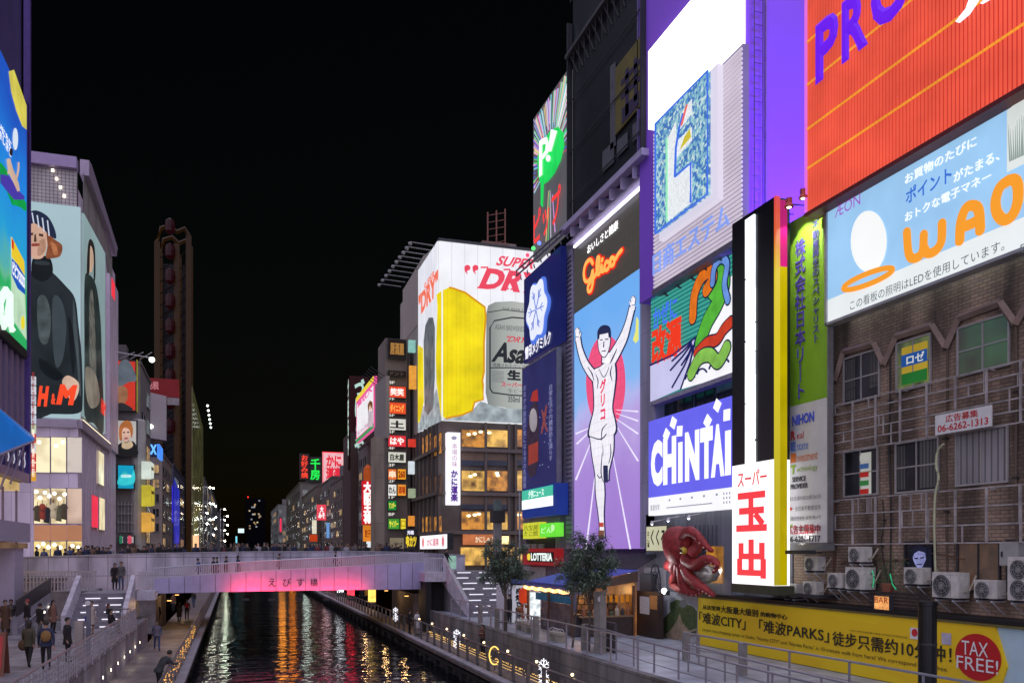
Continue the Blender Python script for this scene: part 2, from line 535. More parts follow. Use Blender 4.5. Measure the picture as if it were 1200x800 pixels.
def ev(T, x):
    for (a, za), (b, zb) in zip(T, T[1:]):
        if a <= x <= b + 1e-6: return za + (zb - za) * (x - a) / (b - a)
    return T[0][1] if x < T[0][0] else T[-1][1]


def bow(x):
    s = (x - xa) / (xb - xa)
    return py + 2.2 * (2 * s - 1) ** 2 * (1 if s > .5 else .5)


gir, sl, rl, dkk = MB(), MB(), MB(), MB()
npan = 19
rail_h = .66
for i in range(npan):
    a, b = xa + (xb - xa) * i / npan, xa + (xb - xa) * (i + 1) / npan
    a2, b2 = a + .018, b - .018
    v = []
    for zf, dy in ((0, 0), (1, 0)):
        for x, o in ((a2, 0), (b2, 0), (b2, .25), (a2, .25)):
            lo, hi = ev(B, x), ev(A, x) - rail_h
            v.append((x, bow(x) + o, lo if zf == 0 else hi))
    gir.add(v, MB.BF)
    dkk.add([(a, bow(a) + .06, ev(B, a) + .1), (b, bow(b) + .06, ev(B, b) + .1), (b, bow(b) + 5, ev(B, b) + .1), (a, bow(a) + 5, ev(B, a) + .1),
             (a, bow(a) + .06, ev(A, a) - rail_h - .05), (b, bow(b) + .06, ev(A, b) - rail_h - .05), (b, bow(b) + 5, ev(A, b) - rail_h - .05), (a, bow(a) + 5, ev(A, a) - rail_h - .05)], MB.BF)
for i in range(132):
    x = xa + (xb - xa) * (i + .5) / 132
    z = ev(A, x)
    sl.box(x - .03, x + .03, bow(x) + .02, bow(x) + .2, z - rail_h + .04, z - .05)
rl.tube([(xa + (xb - xa) * i / 30, bow(xa + (xb - xa) * i / 30) + .1, ev(A, xa + (xb - xa) * i / 30)) for i in range(31)], .06, 6)
rl.tube([(xa + (xb - xa) * i / 30, bow(xa + (xb - xa) * i / 30) + .05, ev(A, xa + (xb - xa) * i / 30) - rail_h + .02) for i in range(31)], .05, 6)
gir.build('girder', pt((.50, .46, .72), .4, 0, .2, .7), fb)
dkk.build('deck', pt((.2, .19, .22), .7), fb)
sl.build('balustrade', pt((.50, .48, .56), .4, 0, .1), fb)
rl.build('handrail', pt((.52, .50, .58), .35, .2, .1), fb)
for ch, px in zip('えびす橋', (319, 336, 352, 368)):
    x, z = pf2.at(px, 682)
    text(MB(), Pl((0, bow(x)), (1, 0)), ch, (x - .25, x + .25, z - .27, z + .27), .04, .03, .0).build('lettering', black, fb)
# the two red floodlights hung under the girder's lower edge
for px, pw in ((288, .6), (318, .5), (350, .35), (382, .5), (412, .6)):
    x, z = pf2.at(px, 697)
    t_ = thing('bridge_floodlight', 'small red floodlight bracketed below the footbridge girder', 'floodlight', (x, bow(x) - .5, z - .3), 'red floodlights under the girder')
    MB().box(x - .22, x + .22, bow(x) - .62, bow(x) - .42, z - .34, z - .2).build('housing', dark, t_)
    MB().box(x - .02, x + .02, bow(x) - .5, bow(x) + .1, z - .24, z - .2).build('bracket', dark, t_)
    ld = bpy.data.lights.new('red_flood', 'AREA'); ld.shape = 'RECTANGLE'; ld.size, ld.size_y = 1.6, .15
    ld.energy, ld.color = 115 * pw, (1, .02, .06)
    lo = bpy.data.objects.new('red_flood', ld); COL.link(lo); lo.parent = t_
    lo.location = (0, 0, .16)
    lo.rotation_euler = Vector((0, .42, 1)).to_track_quat('-Z', 'Y').to_euler()

# right landing, its stairs and the dark void below
XS0, XS1 = 14.3, 17.6
lan = thing('canal_staircase', 'broad staircase with lit risers climbing to the bridge beside the leafy street tree', 'staircase', (16, 57, 2.5))
z_top, z_bot, yb, yt = 5.3, 2.5, 53.0, 59.5
ns = 16
st = MB(); lt = MB()
for i in range(ns):
    y0 = yb + (yt - yb) * i / ns
    st.box(XS0, XS1, y0, yt + 2, z_bot + (z_top - z_bot) * i / ns, z_bot + (z_top - z_bot) * (i + 1) / ns - .001)
    if i % 2 == 1:
        z = z_bot + (z_top - z_bot) * (i + .28) / ns
        o = (.25 if (i // 2) % 2 else -.15)
        for xx in (14.85 + o, 16.45 + o): MB().box(xx, xx + 1.0, y0 - .012, y0 - .004, z, z + .06).build('riser_strip', em('f2f0ff', 1.1), lan)
st.build('steps', pt((.26, .25, .28), .7, 0, .3), lan)
for x in (XS0 - .16, XS1):
    m2 = MB()
    m2.add([(x, yb - .3, 2.5), (x + .16, yb - .3, 2.5), (x + .16, yt, z_top - .9), (x, yt, z_top - .9), (x, yb - .3, 3.35), (x + .16, yb - .3, 3.35), (x + .16, yt, z_top + .95), (x, yt, z_top + .95)], MB.BF)
    m2.build('stringer', white_p, lan)
    MB().tube([(x + .08, yb - .3, 3.55), (x + .08, yt, z_top + 1.12)], .04).build('handrail', alu, lan)
la = thing('bridge_landing', 'white landing with a short barred railing where the footbridge meets the stairs', 'landing', (14, 60, 4.6))
MB().box(12.6, 14.14, 58.4, 61.5, 4.6, 5.25).build('slab', white_p, la)
r_ = MB()
for i in range(11): r_.box(12.65 + i * .14, 12.69 + i * .14, 58.45, 58.5, 5.25, 6.2)
r_.box(12.6, 14.14, 58.42, 58.54, 6.2, 6.28)
r_.build('railing', white_p, la)
MB().box(12.7, 13.1, 58.6, 61, 1, 4.6).box(13.1, 17.4, 59.8, 61, 2.4, 4.5).build('pier', pt((.02, .018, .018), .8), la)  # near-black boxes put the shade of the void under the landing into colour
tag(MB().box(11.2, 17.5, 61.5, 66, 4.4, 5.2).build('landing_paving', pave), kind='structure')

# ------------------------------------------------------------------ left plaza: staircase, ramp, walls
lst = thing('plaza_staircase', 'wide staircase with bright riser strips rising from the plaza to the couple', 'staircase', (-7.5, 53, 2.5))
st, lt = MB(), MB()
zt, yb, yt, ns = 4.25, 51.5, 55.6, 10
X0, X1 = -8.6, -5.9
for i in range(ns):
    y0 = yb + (yt - yb) * i / ns
    st.box(X0, X1, y0, yt + 4.5, 2.5 + (zt - 2.5) * i / ns, 2.5 + (zt - 2.5) * (i + 1) / ns - .001)
    if i % 2 == 0:
        z = 2.5 + (zt - 2.5) * (i + .3) / ns
        for xx in (X0 + .35, X0 + 1.55): MB().box(xx, xx + .8, y0 - .012, y0 - .004, z, z + .06).build('riser_strip', em('f4efff', 1.1), lst)
st.build('steps', pt((.24, .23, .27), .7, 0, .3), lst)
for x in (X0 - .25, X1):
    MB().add([(x, yb - .6, 2.5), (x + .25, yb - .6, 2.5), (x + .25, yt, 2.5), (x, yt, 2.5), (x, yb - .6, 3.3), (x + .25, yb - .6, 3.3), (x + .25, yt, zt + 1.05), (x, yt, zt + 1.05)], MB.BF).build('stringer', white_p, lst)
lb = thing('landing_balustrade', 'short white barred balustrade on the landing beside the slatted footbridge', 'balustrade', (-5.5, 57.2, 4.2))
m2 = MB()
for i in range(9): m2.box(-5.62 + i * .1, -5.57 + i * .1, 57.2, 57.26, 4.25, 5.4)
m2.box(-5.7, -4.7, 57.15, 57.31, 5.4, 5.48).build('bars', white_p, lb)
MB().box(-5.75, -4.7, 57.1, 59, 3.7, 4.25).build('slab', white_p, lb)
pb = FP(58.6)
tb = thing('terrace_balustrade', 'long barred white balustrade on the wall below the bridge crowd', 'balustrade', pb.w(-12, 4.2))
u0, z1 = pb.at(14, 671); u1, _ = pb.at(113, 671); z0 = pb.at(14, 693)[1]
m2 = MB()
k = 0
while u0 + k * .19 < u1: m2.pbox(pb, u0 + k * .19, u0 + k * .19 + .07, z0, z1, 0, .06); k += 1
m2.pbox(pb, u0, u1, z1, z1 + .1, -.03, .1).pbox(pb, u0, u1, (z0 + z1) / 2 - .03, (z0 + z1) / 2 + .03, -.001, .05).build('bars', pt((.42, .38, .40), .5, 0, .15), tb)
MB().pbox(pb, u0, u1, 2.5, z0, -.3, .12).pbox(pb, u0, u1, z0 - .06, z0 + .001, -.32, .18).build('base_wall', pt((.22, .20, .22), .7, 0, .3), tb)
MB().box(-12.5, -8.9, 58.9, 66, 2.6, z0 - .1).build('terrace_fill', pave, tb)
pl = LP(-10.5)
rp = thing('ramp_wall', 'sloping dark panelled guard on a pale wall beside the plaza ramp', 'wall', (-10.5, 53, 2.5))
MB().pp(pl, [(20, 703), (60, 676), (60, 693), (20, 722)], .0, .06).build('guard_panel', pt((.035, .03, .035), .4, 0, .2), rp)
MB().pp(pl, [(20, 722.5), (60, 693.5), (60, 712), (20, 748)], .02, .25).build('base_wall', pt((.34, .32, .38), .6, 0, .2), rp)
MB().tube([pl.w(*pl.at(20, 735), .1), pl.w(*pl.at(60, 703), .1)], .03).build('handrail', alu, rp)


# ------------------------------------------------------------------ railings
def railing(name, label, path, h, posts, bars, m, group=None, mid=None, top_r=.035, post_w=.05, infill=0, zf=None):
    """metal railing along (x, y, z) points: posts, a handrail and bars"""
    t_ = thing(name, label, 'railing', path[0], group)
    P = [Vector(p) for p in path]
    MB().tube([p + Vector((0, 0, h)) for p in P], top_r, 8).build('handrail', m, t_)
    b_ = MB()
    for k in bars: b_.tube([p + Vector((0, 0, h * k)) for p in P], top_r * .45, 5)
    if bars: b_.build('bars', m, t_)
    L = [0]
    for a, b in zip(P, P[1:]): L.append(L[-1] + (b - a).length)
    n = max(1, int(L[-1] / posts))

    def along(s):
        for i in range(len(P) - 1):
            if s <= L[i + 1] + 1e-6: return P[i] + (P[i + 1] - P[i]) * ((s - L[i]) / max(1e-6, L[i + 1] - L[i]))
        return P[-1]
    for i in range(n + 1):
        p = along(L[-1] * i / n)
        MB().box(p.x - post_w / 2, p.x + post_w / 2, p.y - post_w / 2, p.y + post_w / 2, p.z, p.z + h - top_r).build('post', m, t_)
    if infill:
        q_ = MB(); k = int(L[-1] / infill)
        for i in range(k):
            p = along(L[-1] * (i + .5) / k)
            q_.box(p.x - .012, p.x + .012, p.y - .012, p.y + .012, p.z + .1, p.z + h - .04)
        q_.build('bars', m, t_)
    return t_, along, L[-1]


rail_m = pt((.34, .32, .36), .35, .6, .15)
rail_d = pt((.16, .15, .16), .4, .5, .2)
railing('plaza_railing', 'grey barred metal railing along the plaza edge above the boardwalk', [(-5.0, 20, 2.5), (-5.05, 50, 2.5)], 1.1, 1.6, (.18, .34, .5, .66, .82), rail_m, infill=.42)
railing('stair_railing', 'short steel railing at the foot of the plaza staircase', [(-5.35, 50.2, 2.5), (-6.2, 50.9, 2.5)], 1.1, .5, (.3, .6), rail_m)
railing('boardwalk_railing', 'brown topped railing by the water wound with golden lights', [(-2.5, 14, 1.0), (-2.5, 140, 1.0)], 1.1, 2.4, (.25, .55), rail_d, top_r=.06)
railing('boardwalk_railing', 'dark post and rail fence of the narrow boardwalk below the promenade', [(11.5, 14, 1.0), (11.5, 120, 1.0)], 1.15, 1.9, (.12, .5), rail_d, post_w=.13, top_r=.05)
railing('promenade_railing', 'long plain steel railing on the promenade edge before benches and tree trunks', [(13.15, 26.5, 2.6), (13.15, 53, 2.6)], 1.1, 2.2, (.5,), rail_m, post_w=.06)
railing('promenade_railing', 'steel railing in front of the yellow hoarding', [(16.7, 12, 2.5), (16.5, 22, 2.5), (16.4, 29, 2.5), (17.6, 30.2, 2.5)], 1.1, 2.4, (.5,), rail_m)
railing('ramp_railing', 'curving double railed steel handrail descending beside the pillar with a round emblem', [(14.3, 33.6, 2.5), (14.1, 31, 2.48), (13.9, 27.5, 2.4), (13.9, 20, 2.3), (13.9, 13, 2.3)], 1.1, 1.7, (.36, .72), rail_m)
railing('ramp_railing', 'low inner steel handrail between the curving ramp and the hoarding', [(15.1, 26.5, 2.5), (15.0, 21, 2.4), (15.0, 12, 2.3)], .95, 2.2, (.4, .75), rail_m)

# ------------------------------------------------------------------ right bank buildings
def limb(mb, pl, ch, d, grow=0.0, mi=0):
    """tapered outline through photo points (x, y, half width)"""
    A_, B_ = [], []
    if len(ch) > 2: ch = [tuple(q) for q in catmull(ch, 4)]
    k = len(ch)
    for i, (x, y, w_) in enumerate(ch):
        a, b = ch[max(0, i - 1)], ch[min(k - 1, i + 1)]
        dx, dy = b[0] - a[0], b[1] - a[1]; l = math.hypot(dx, dy) or 1
        e = grow if i in (0, k - 1) else 0
        ex = (-dx / l * e if i == 0 else dx / l * e) if e else 0
        ey = (-dy / l * e if i == 0 else dy / l * e) if e else 0
        A_.append((x + ex - dy / l * (w_ + grow), y + ey + dx / l * (w_ + grow)))
        B_.append((x + ex + dy / l * (w_ + grow), y + ey - dx / l * (w_ + grow)))
    return mb.pp(pl, A_ + B_[::-1], d, .012, mi)


def catmull(pts, n=6):
    out = []
    for i in range(len(pts) - 1):
        q = [Vector(pts[max(0, i - 1)]), Vector(pts[i]), Vector(pts[i + 1]), Vector(pts[min(len(pts) - 1, i + 2)])]
        for k in range(n):
            s_ = k / n
            out.append(.5 * (2 * q[1] + (q[2] - q[0]) * s_ + (2 * q[0] - 5 * q[1] + 4 * q[2] - q[3]) * s_ ** 2 + (3 * q[1] - q[0] - 3 * q[2] + q[3]) * s_ ** 3))
    return out + [Vector(pts[-1])]


def ell(pl, cx, cy, rx, ry, n=28, a0=0, a1=360):
    return [(cx + rx * math.cos(math.radians(a0 + (a1 - a0) * i / n)), cy + ry * math.sin(math.radians(a0 + (a1 - a0) * i / n))) for i in range(n + (0 if a1 - a0 == 360 else 1))]


glass_d = pt((.02, .021, .024), .2, 0, .6, 1.1, spec=.6)
frame_m = pt((.30, .30, .31), .45, .4, .1)
win_cache = {}


def window(root, pl, r, lit=None, nx=2, ny=2, rec=.12, fw=.06, fm=None, d=0.0, name='window'):
    """window: frame with bars, its pane set back as a sub-part"""
    u0, u1, z0, z1 = r
    f = MB()
    f.pbox(pl, u0 - fw, u1 + fw, z0 - fw, z0, d, d + .06).pbox(pl, u0 - fw, u1 + fw, z1, z1 + fw, d, d + .06)
    f.pbox(pl, u0 - fw, u0, z0, z1, d, d + .06).pbox(pl, u1, u1 + fw, z0, z1, d, d + .06)
    for i in range(1, nx): f.pbox(pl, u0 + (u1 - u0) * i / nx - fw / 2.5, u0 + (u1 - u0) * i / nx + fw / 2.5, z0, z1, d, d + .045)
    for i in range(1, ny): f.pbox(pl, u0, u1, z0 + (z1 - z0) * i / ny - fw / 2.5, z0 + (z1 - z0) * i / ny + fw / 2.5, d, d + .042)
    w_ = f.build(name, fm or frame_m, root)
    MB().pbox(pl, u0, u1, z0, z1, d, d + .015).build('pane', lit or glass_d, w_)
    return w_


def quickwins(root, pl, u0, u1, z0, z1, cols, rows, mats, fill=.62, hfill=.55, d=0.0, skip=0.0):
    """a regular front of small windows; every window a part of its own"""
    cw, rh = (u1 - u0) / cols, (z1 - z0) / rows
    for j in range(rows):
        for i in range(cols):
            if R.random() < skip: continue
            a = u0 + cw * (i + .5 - fill / 2); b = z0 + rh * (j + .5 - hfill / 2)
            m = R.choice(mats)
            f = MB().pbox(pl, a - .05, a + cw * fill + .05, b - .05, b, d, d + .12)
            f.pbox(pl, a, a + cw * fill, b, b + rh * hfill, d, d + .03, 1)
            f.pbox(pl, a + cw * fill / 2 - .03, a + cw * fill / 2 + .03, b, b + rh * hfill, d + .031, d + .07)
            f.build('window', [frame_m, m], root)


RB = RP(21)
# brick building
bl = thing('brick_building', 'old brown brick building with zigzag window hoods and white grid railings', 'building', (24, 18, 2.5))
brick = tiles(RB, (.40, .275, .19), (.29, .20, .14), (.17, .14, .11), .3, .11, .016, .8, .5, .75)
wall = MB().box(21, 32, 4, 28.6, 2.45, 16)
wall.build('wall', brick, bl)
wcol = pt((.34, .32, .31), .5, .2, .15)
lits = {1: glow_room('1a3d24', '7a8f4a', .45, 1.6), 2: glow_room('0c1f18', '2f6f4a', .35, .8)}
curt = tiles(RB, (.30, .29, .29), (.24, .23, .23), (.12, .12, .12), .22, 5, .03, .8, 0, .3)
for i, (x0, x1, yt_, yb_) in enumerate(((991, 1031, 422, 472.7), (1053, 1091, 404, 458), (1125, 1183, 386, 440), (991, 1029, 531, 581), (1052, 1100, 521, 576.5), (1123, 1181, 509, 568))):
    window(bl, RB, rc(RB, x0, x1, yt_, yb_), {1: lits[1], 2: lits[2], 5: curt}.get(i), 2, 2 if i != 5 else 1, fm=wcol, d=.02)
for x0, x1, yt_, yb_ in ((992, 1003, 423, 470), (1020, 1030, 412, 455), (1079, 1098, 514, 572), (1053, 1062, 523, 574)): MB().pbox(RB, *rc(RB, x0, x1, yt_, yb_), .036, .05).build('curtain', tiles(RB, (.11, .11, .10), (.08, .08, .075), (.04, .04, .04), .14, 5, .03, .8, 0, .3), bl)
r_ = rc(RB, 1063, 1096, 636, 672); window(bl, RB, r_, None, 1, 1, fm=dark, d=.02)
r_ = rc(RB, 1125, 1172, 636, 690); window(bl, RB, r_, glow_room('1c1512', '6b4a36', .3, 2.5), 2, 1, fm=dark, d=.02)
r_ = rc(RB, 1183, 1215, 634, 690); window(bl, RB, r_, curt, 1, 1, fm=dark, d=.02)
zz = [(981, 446), (991, 412.5), (1026.7, 402.8), (1038, 427), (1052.7, 394.6), (1095, 381.6), (1111, 407.6), (1126, 373), (1175, 355), (1193, 380), (1212, 345), (1250, 330)]
h_ = MB()
hoodm = pt((.24, .17, .135), .7, 0, .3, 2)
for a, b in zip(zz, zz[1:]):
    h_.tube([RB.w(*RB.at(*a), .1), RB.w(*RB.at(*b), .1)], .12, 4)
h_.build('window_hood', hoodm, bl)
MB().pbox(RB, -30, -25.9, 5.0, 5.12, 0, .9).build('ledge', dark, bl)
pr = RP(20.72)
for (yt_, yb_, rows) in ((476, 531, 5), (586.5, 637.6, 3)):
    u0, u1, z0, z1 = rc(pr, 976, 1290, yt_, yb_)
    g_ = MB()
    for k in range(rows + 1): g_.pbox(pr, u0, u1, z0 + (z1 - z0) * k / rows - .02, z0 + (z1 - z0) * k / rows + .02, 0, .04)
    n = 9
    for k in range(n + 1): g_.pbox(pr, u0 + (u1 - u0) * k / n - .03, u0 + (u1 - u0) * k / n + .03, z0 - .02, z1 + .02, .041, .09)
    for k in range(20):
        a = u0 + (u1 - u0) * R.random(); j = R.randrange(rows); jj = min(rows, j + R.choice((1, 1, 2)))
        g_.pbox(pr, a - .018, a + .018, z0 + (z1 - z0) * j / rows, z0 + (z1 - z0) * jj / rows, .002, .038)
    for k in range(0, n + 1, 3): g_.pbox(pr, u0 + (u1 - u0) * k / n - .02, u0 + (u1 - u0) * k / n + .02, z1 - .05, z1 - .01, -.28, 0)
    g_.build('grid_railing', pt((.34, .31, .30), .5, 0, .5, 2), bl)
pa = RP(20.6)
t_ = thing('notice_board', 'white board with red writing and phone number hung on the grid railing', 'sign', pa.w(*pa.at(1130, 500)))
r_ = rc(pa, 1097, 1163, 487, 510)
panel(t_, 'board', pa, r_, 0, .04, pt((.62, .62, .60), .5, 0, .12), None)
du, dz = r_[1] - r_[0], r_[3] - r_[2]
letters(t_, pa, '広告募集', (r_[0] + du * .2, r_[0] + du * .78, r_[2] + dz * .55, r_[2] + dz * .92), (.45, .02, .02), .05, .015)
letters(t_, pa, '06-6262-1313', (r_[0] + du * .05, r_[0] + du * .95, r_[2] + dz * .12, r_[2] + dz * .47), (.45, .02, .02), .05, .02)
# posters in the brick building's windows
for (x0, x1, yt_, yb_, c1, c2, lab, wr) in ((1057, 1087, 408, 452, '2a63b8', 'd8b83c', 'yellow and blue lit poster inside the upper brick building window', 'ロゼ'), (1008, 1021, 531, 580, 'c8322c', 'd9d9d0', 'narrow strip of red and white notices inside a lower brick building window', None)):
    pq = RP(20.95)
    r_ = rc(pq, x0, x1, yt_, yb_)
    t_ = thing('window_poster', lab, 'poster', pq.w(r_[0], r_[2]))
    MB().pbox(pq, *r_, 0, .012).build('sheet', em(c2, .45, .2), t_)
    du, dz = r_[1] - r_[0], r_[3] - r_[2]
    if wr:
        MB().pbox(pq, r_[0], r_[1], r_[2] + dz * .48, r_[2] + dz * .8, .013, .02).build('band', em(c1, .45), t_)
        letters(t_, pq, 'ハヒロゼ'[2:], (r_[0] + du * .2, r_[1] - du * .1, r_[2] + dz * .52, r_[2] + dz * .76), 'f0f0e8', .03, .02, s=.6)
        MB().pbox(pq, r_[0], r_[1], r_[2], r_[2] + dz * .3, .013, .018).build('meadow', em('2f8a3c', .4, .3), t_)
    else:
        for k in range(5): MB().pbox(pq, r_[0], r_[1] - du * .2, r_[2] + dz * (.02 + k * .2), r_[2] + dz * (.14 + k * .2), .013, .018).build('slip', em(('c8322c', '3f8f4a', 'c8322c', '4a6ea8', 'e0e0d8')[k], .4), t_)
pq = RP(20.92)
t_ = thing('window_screen', 'screen with a pale blue face glowing in the dark ground window', 'screen', pq.w(*pq.at(1078, 660)))
MB().pbox(pq, *rc(pq, 1066, 1092, 640, 668), 0, .03).build('screen_glass', em('161826', .8, .3), t_)
fc = MB()
fc.pp(pq, [(1072, 646), (1078, 642), (1085, 645), (1086, 655), (1082, 664), (1078, 666), (1074, 662), (1071, 654)], .045)
fc.build('face', em('8f93c8', .8, .5, scale=9), t_)
h2 = MB()
h2.pp(pq, [(1070, 654), (1070, 643), (1078, 638), (1087, 641), (1088, 652), (1085, 647), (1078, 645), (1073, 648)], .055)
h2.pp(pq, [(1073, 653), (1077, 653), (1077, 654.6), (1073, 654.6)], .055).pp(pq, [(1080, 652.5), (1084, 652), (1084, 653.8), (1080, 654)], .055).pp(pq, [(1076, 660.5), (1082, 660), (1081, 661.5), (1077, 661.8)], .055)
h2.build('hair', em('1a1c30', .8), t_)

# runs of pipe and cable on the brick front
for k, (pts, r_) in enumerate((([(1043, 420), (1043, 470), (1042, 530), (1044, 600), (1043, 690)], .03), ([(978, 480), (977, 560), (978, 640), (976, 690)], .045), ([(1110, 410), (1110, 470), (1108, 515), (1109, 600), (1110, 680)], .035), ([(1034, 585), (1036, 610), (1033, 640), (1040, 680)], .02), ([(985, 660), (1010, 652), (1050, 657), (1090, 648), (1130, 655)], .018), ([(1190, 380), (1191, 460), (1190, 560), (1192, 640)], .04))):
    p_ = RP(20.93); t_ = thing('wall_pipe', ('thin dark cable down the pier between the first two brick building windows', 'rusty drainpipe at the edge of the brick front beside the lime sign', 'brown pipe down the pier beside the phone number board', 'loose black cable dangling below the lower grid railing', 'slack black cable strung over the air conditioners', 'drainpipe past the curtained window of the brick building')[k], 'pipe', p_.w(*p_.at(*pts[-1])))
    MB().tube(catmull([p_.w(*p_.at(*q_)) for q_ in pts]), r_, 6).build('pipe', pt(((.03, .03, .03), (.12, .06, .035), (.10, .07, .05))[k % 3], .7), t_)
    for q_ in pts[1:-1]: MB().pbox(p_, p_.at(*q_)[0] - r_ * 2, p_.at(*q_)[0] + r_ * 2, p_.at(*q_)[1], p_.at(*q_)[1] + .05, -.07, r_ + .02).build('clip', dark, t_)

# the neighbour: sign tower of the mosaic board, its purple side wall
blue_wall = tiles(RB, (.22, .22, .26), (.20, .20, .24), (.1, .1, .12), .9, 3.2, .015, .6, 0, .35)
nb = thing('corner_building', 'narrow building wearing the blue and white advertising boards', 'building', (24, 34, 2.5))
MB().box(21, 31, 28.7, 39.75, 2.45, 17).build('wall', blue_wall, nb)
for x0, x1 in ((774, 790), (793, 812), (816, 838), (842, 858)):
    window(nb, RB, rc(RB, x0, x1, 462, 500), None, 2, 1, fm=dark, d=.02)
for x0, x1 in ((776, 800), (806, 836)):
    window(nb, RB, rc(RB, x0, x1, 612, 668), None, 2, 3, fm=frame_m, d=.02)
pw = FP(30.0)
tw = thing('sign_tower', 'tall windowless rooftop tower with a glowing purple side wall and a ladder', 'tower', (23, 34, 17))
purple = pt((.27, .10, .74), .55, 0, .05, .4)
MB().box(19.75, 30, 30.0, 39.6, 19.4, 42).build('wall', purple, tw)
ld_ = MB()
for xx in (20.05, 20.45): ld_.tube([(xx, 29.88, 15.4), (xx, 29.88, 42)], .025)
for k in range(50): ld_.tube([(20.05, 29.88, 15.6 + k * .52), (20.45, 29.88, 15.6 + k * .52)], .018, 5)
ld_.build('ladder', pt((.12, .08, .2), .5, .3), tw)
MB().box(20.62, 20.68, 29.94, 29.999, 15.2, 42).build('wall_joint', pt((.2, .14, .3), .6), tw)
# purple wash lights at the foot of that wall
for xx in (22.0, 23.7, 25.4):
    t_ = thing('wash_light', 'purple wash light aimed up the tower side wall', 'floodlight', (xx, 26.0, 16.2), 'purple wash lights')
    MB().box(xx - .5, xx + .5, 25.8, 26.15, 16.0, 16.25).build('housing', dark, t_)
    MB().box(xx - .2, xx + .2, 25.9, 26.1, 15.9, 16.0).build('bracket', dark, t_)
    l_ = bpy.data.lights.new('purple_wash', 'AREA'); l_.shape = 'RECTANGLE'; l_.size, l_.size_y = 1.2, .3
    l_.energy, l_.color = 1000, (.2, .06, 1.0)
    o_ = bpy.data.objects.new('purple_wash', l_); COL.link(o_); o_.parent = t_; o_.location = (0, .1, .3)
    o_.rotation_euler = Vector((-.05, .42, 1)).to_track_quat('-Z', 'Y').to_euler()

gb = thing('billboard_building', 'tall lavender building covered by the runner screen and navy boards', 'building', (25, 48, 2.5))
gw = tiles(RB, (.36, .34, .46), (.34, .32, .44), (.2, .18, .28), 1.5, 2.6, .012, .55, 0, .25)
MB().box(21, 31, 39.8, 55.2, 2.45, 27).build('wall', gw, gb)
pX = RP(20.4)
for x0, x1 in ((749.5, 767), (655, 671)):
    a, b = pX.at(x0, 600)[0], pX.at(x1, 600)[0]
    MB().pbox(pX, a, b, 6.9, 26, -.6, 0).build('pier', gw, gb)
rd = MB()
for k in range(62):
    z = 7.2 + k * .3
    rd.pbox(pX, pX.at(664, 600)[0], pX.at(670, 600)[0], z, z + .05, 0, .08)
rd.build('ladder', pt((.12, .11, .16), .6), gb)

# dark unlit board on the roof
pd = RP(19.6)
t_ = thing('dark_billboard', 'huge unlit black roof billboard with a dim yellow panel', 'billboard', pd.w(*pd.at(700, 230)))
r_ = rc(pd, 667, 753, 66, 262)
u0, u1, z0, z1 = r_
MB().pbox(pd, u0, u1, z0 + .3, 46, -.4, -.25).build('board', pt((.018, .022, .026), .35, 0, .4, .5), t_)
fr = MB()
for a, b in ((u0 - .12, u0 + .04), (u1 - .06, u1 + .1)): fr.pbox(pd, a, b, z0, z1 + 2, -.2, .12)
for k in range(8): fr.pbox(pd, u0, u1, z0 + 1.2 + k * 3.1, z0 + 1.26 + k * 3.1, -.06, -.02)
fr.build('frame', pt((.022, .023, .028), .5), t_)
top = MB(); a = pd.at(667, 66); top.pbox(pd, u0, u1, z1 - .25, z1 - .05, -.3, .3)
for k in range(12):
    x = u0 + (u1 - u0) * (k + .5) / 12
    top.tube([pd.w(x, z1 - .2, .1), pd.w(x + .5, z1 - 1.5, -.2)], .05, 4).tube([pd.w(x + .5, z1 - .2, .1), pd.w(x, z1 - 1.5, -.2)], .03, 4)
top.build('truss', pt((.06, .06, .065), .5, .2), t_)
MB().pp(pd, [(719, 80), (753, 36), (753, 118), (719, 158)], -.1, .08).build('panel', pt((.12, .10, .02), .6, 0, .3, 1), t_)
k_ = MB()
for q in ([(726, 95), (748, 68), (748, 74), (726, 101)], [(731, 82), (735, 78), (735, 132), (731, 137)], [(741, 70), (745, 66), (745, 116), (741, 120)], [(726, 112), (748, 88), (748, 94), (726, 118)], [(727, 128), (747, 106), (747, 122), (727, 146)]):
    k_.pp(pd, q, -.08, .02)
k_.build('emblem', pt((.03, .02, .06), .6), t_)
k_ = MB()
for q in ([(703, 178), (716, 165), (716, 190), (703, 202)], [(712, 78), (718, 72), (718, 170), (712, 176)], [(720, 165), (732, 154), (732, 172), (720, 184)], [(738, 146), (750, 135), (750, 156), (738, 166)]): k_.pp(pd, q, -.15, .04)
k_.build('louvre', pt((.10, .105, .12), .5, .2), t_)
# catwalk with its lamps under the dark board
t_ = thing('catwalk', 'sloping-bracketed white catwalk with a light line over the runner screen', 'catwalk', pd.w(u0, z0))
cw_ = MB().pbox(pd, u0 - 1, u1 + .4, z0 - .35, z0, -.2, .25).pbox(pd, u0 - 1, u1 + .4, z0 - 1.0, z0 - .9, -.8, -.2)
for k in range(7):
    x = u0 + (u1 - u0) * (k + .3) / 7
    cw_.pbox(pd, x, x + .12, z0 - .95, z0 - .3, -.8, .1)
cw_.build('walkway', pt((.42, .38, .55), .5, .1, .15), t_)
pg = RP(20.3)
a, b = pg.at(675, 290), pg.at(770, 290)
MB().pbox(pg, a[0], b[0], a[1] - .05, a[1] + .09, .05, .18).build('light_line', em('e9e4ff', 2.4, sample=True), t_)
tag_ = thing('roof_sidewall', 'dark purple side wall rising behind the mosaic board', 'wall', (22, 39.8, 27))
MB().box(19.7, 30, 39.7, 39.795, 26, 48).box(20.7, 30, 39.8, 50, 27.1, 48).build('wall', pt((.16, .13, .3), .6, 0, .15, .5), tag_)

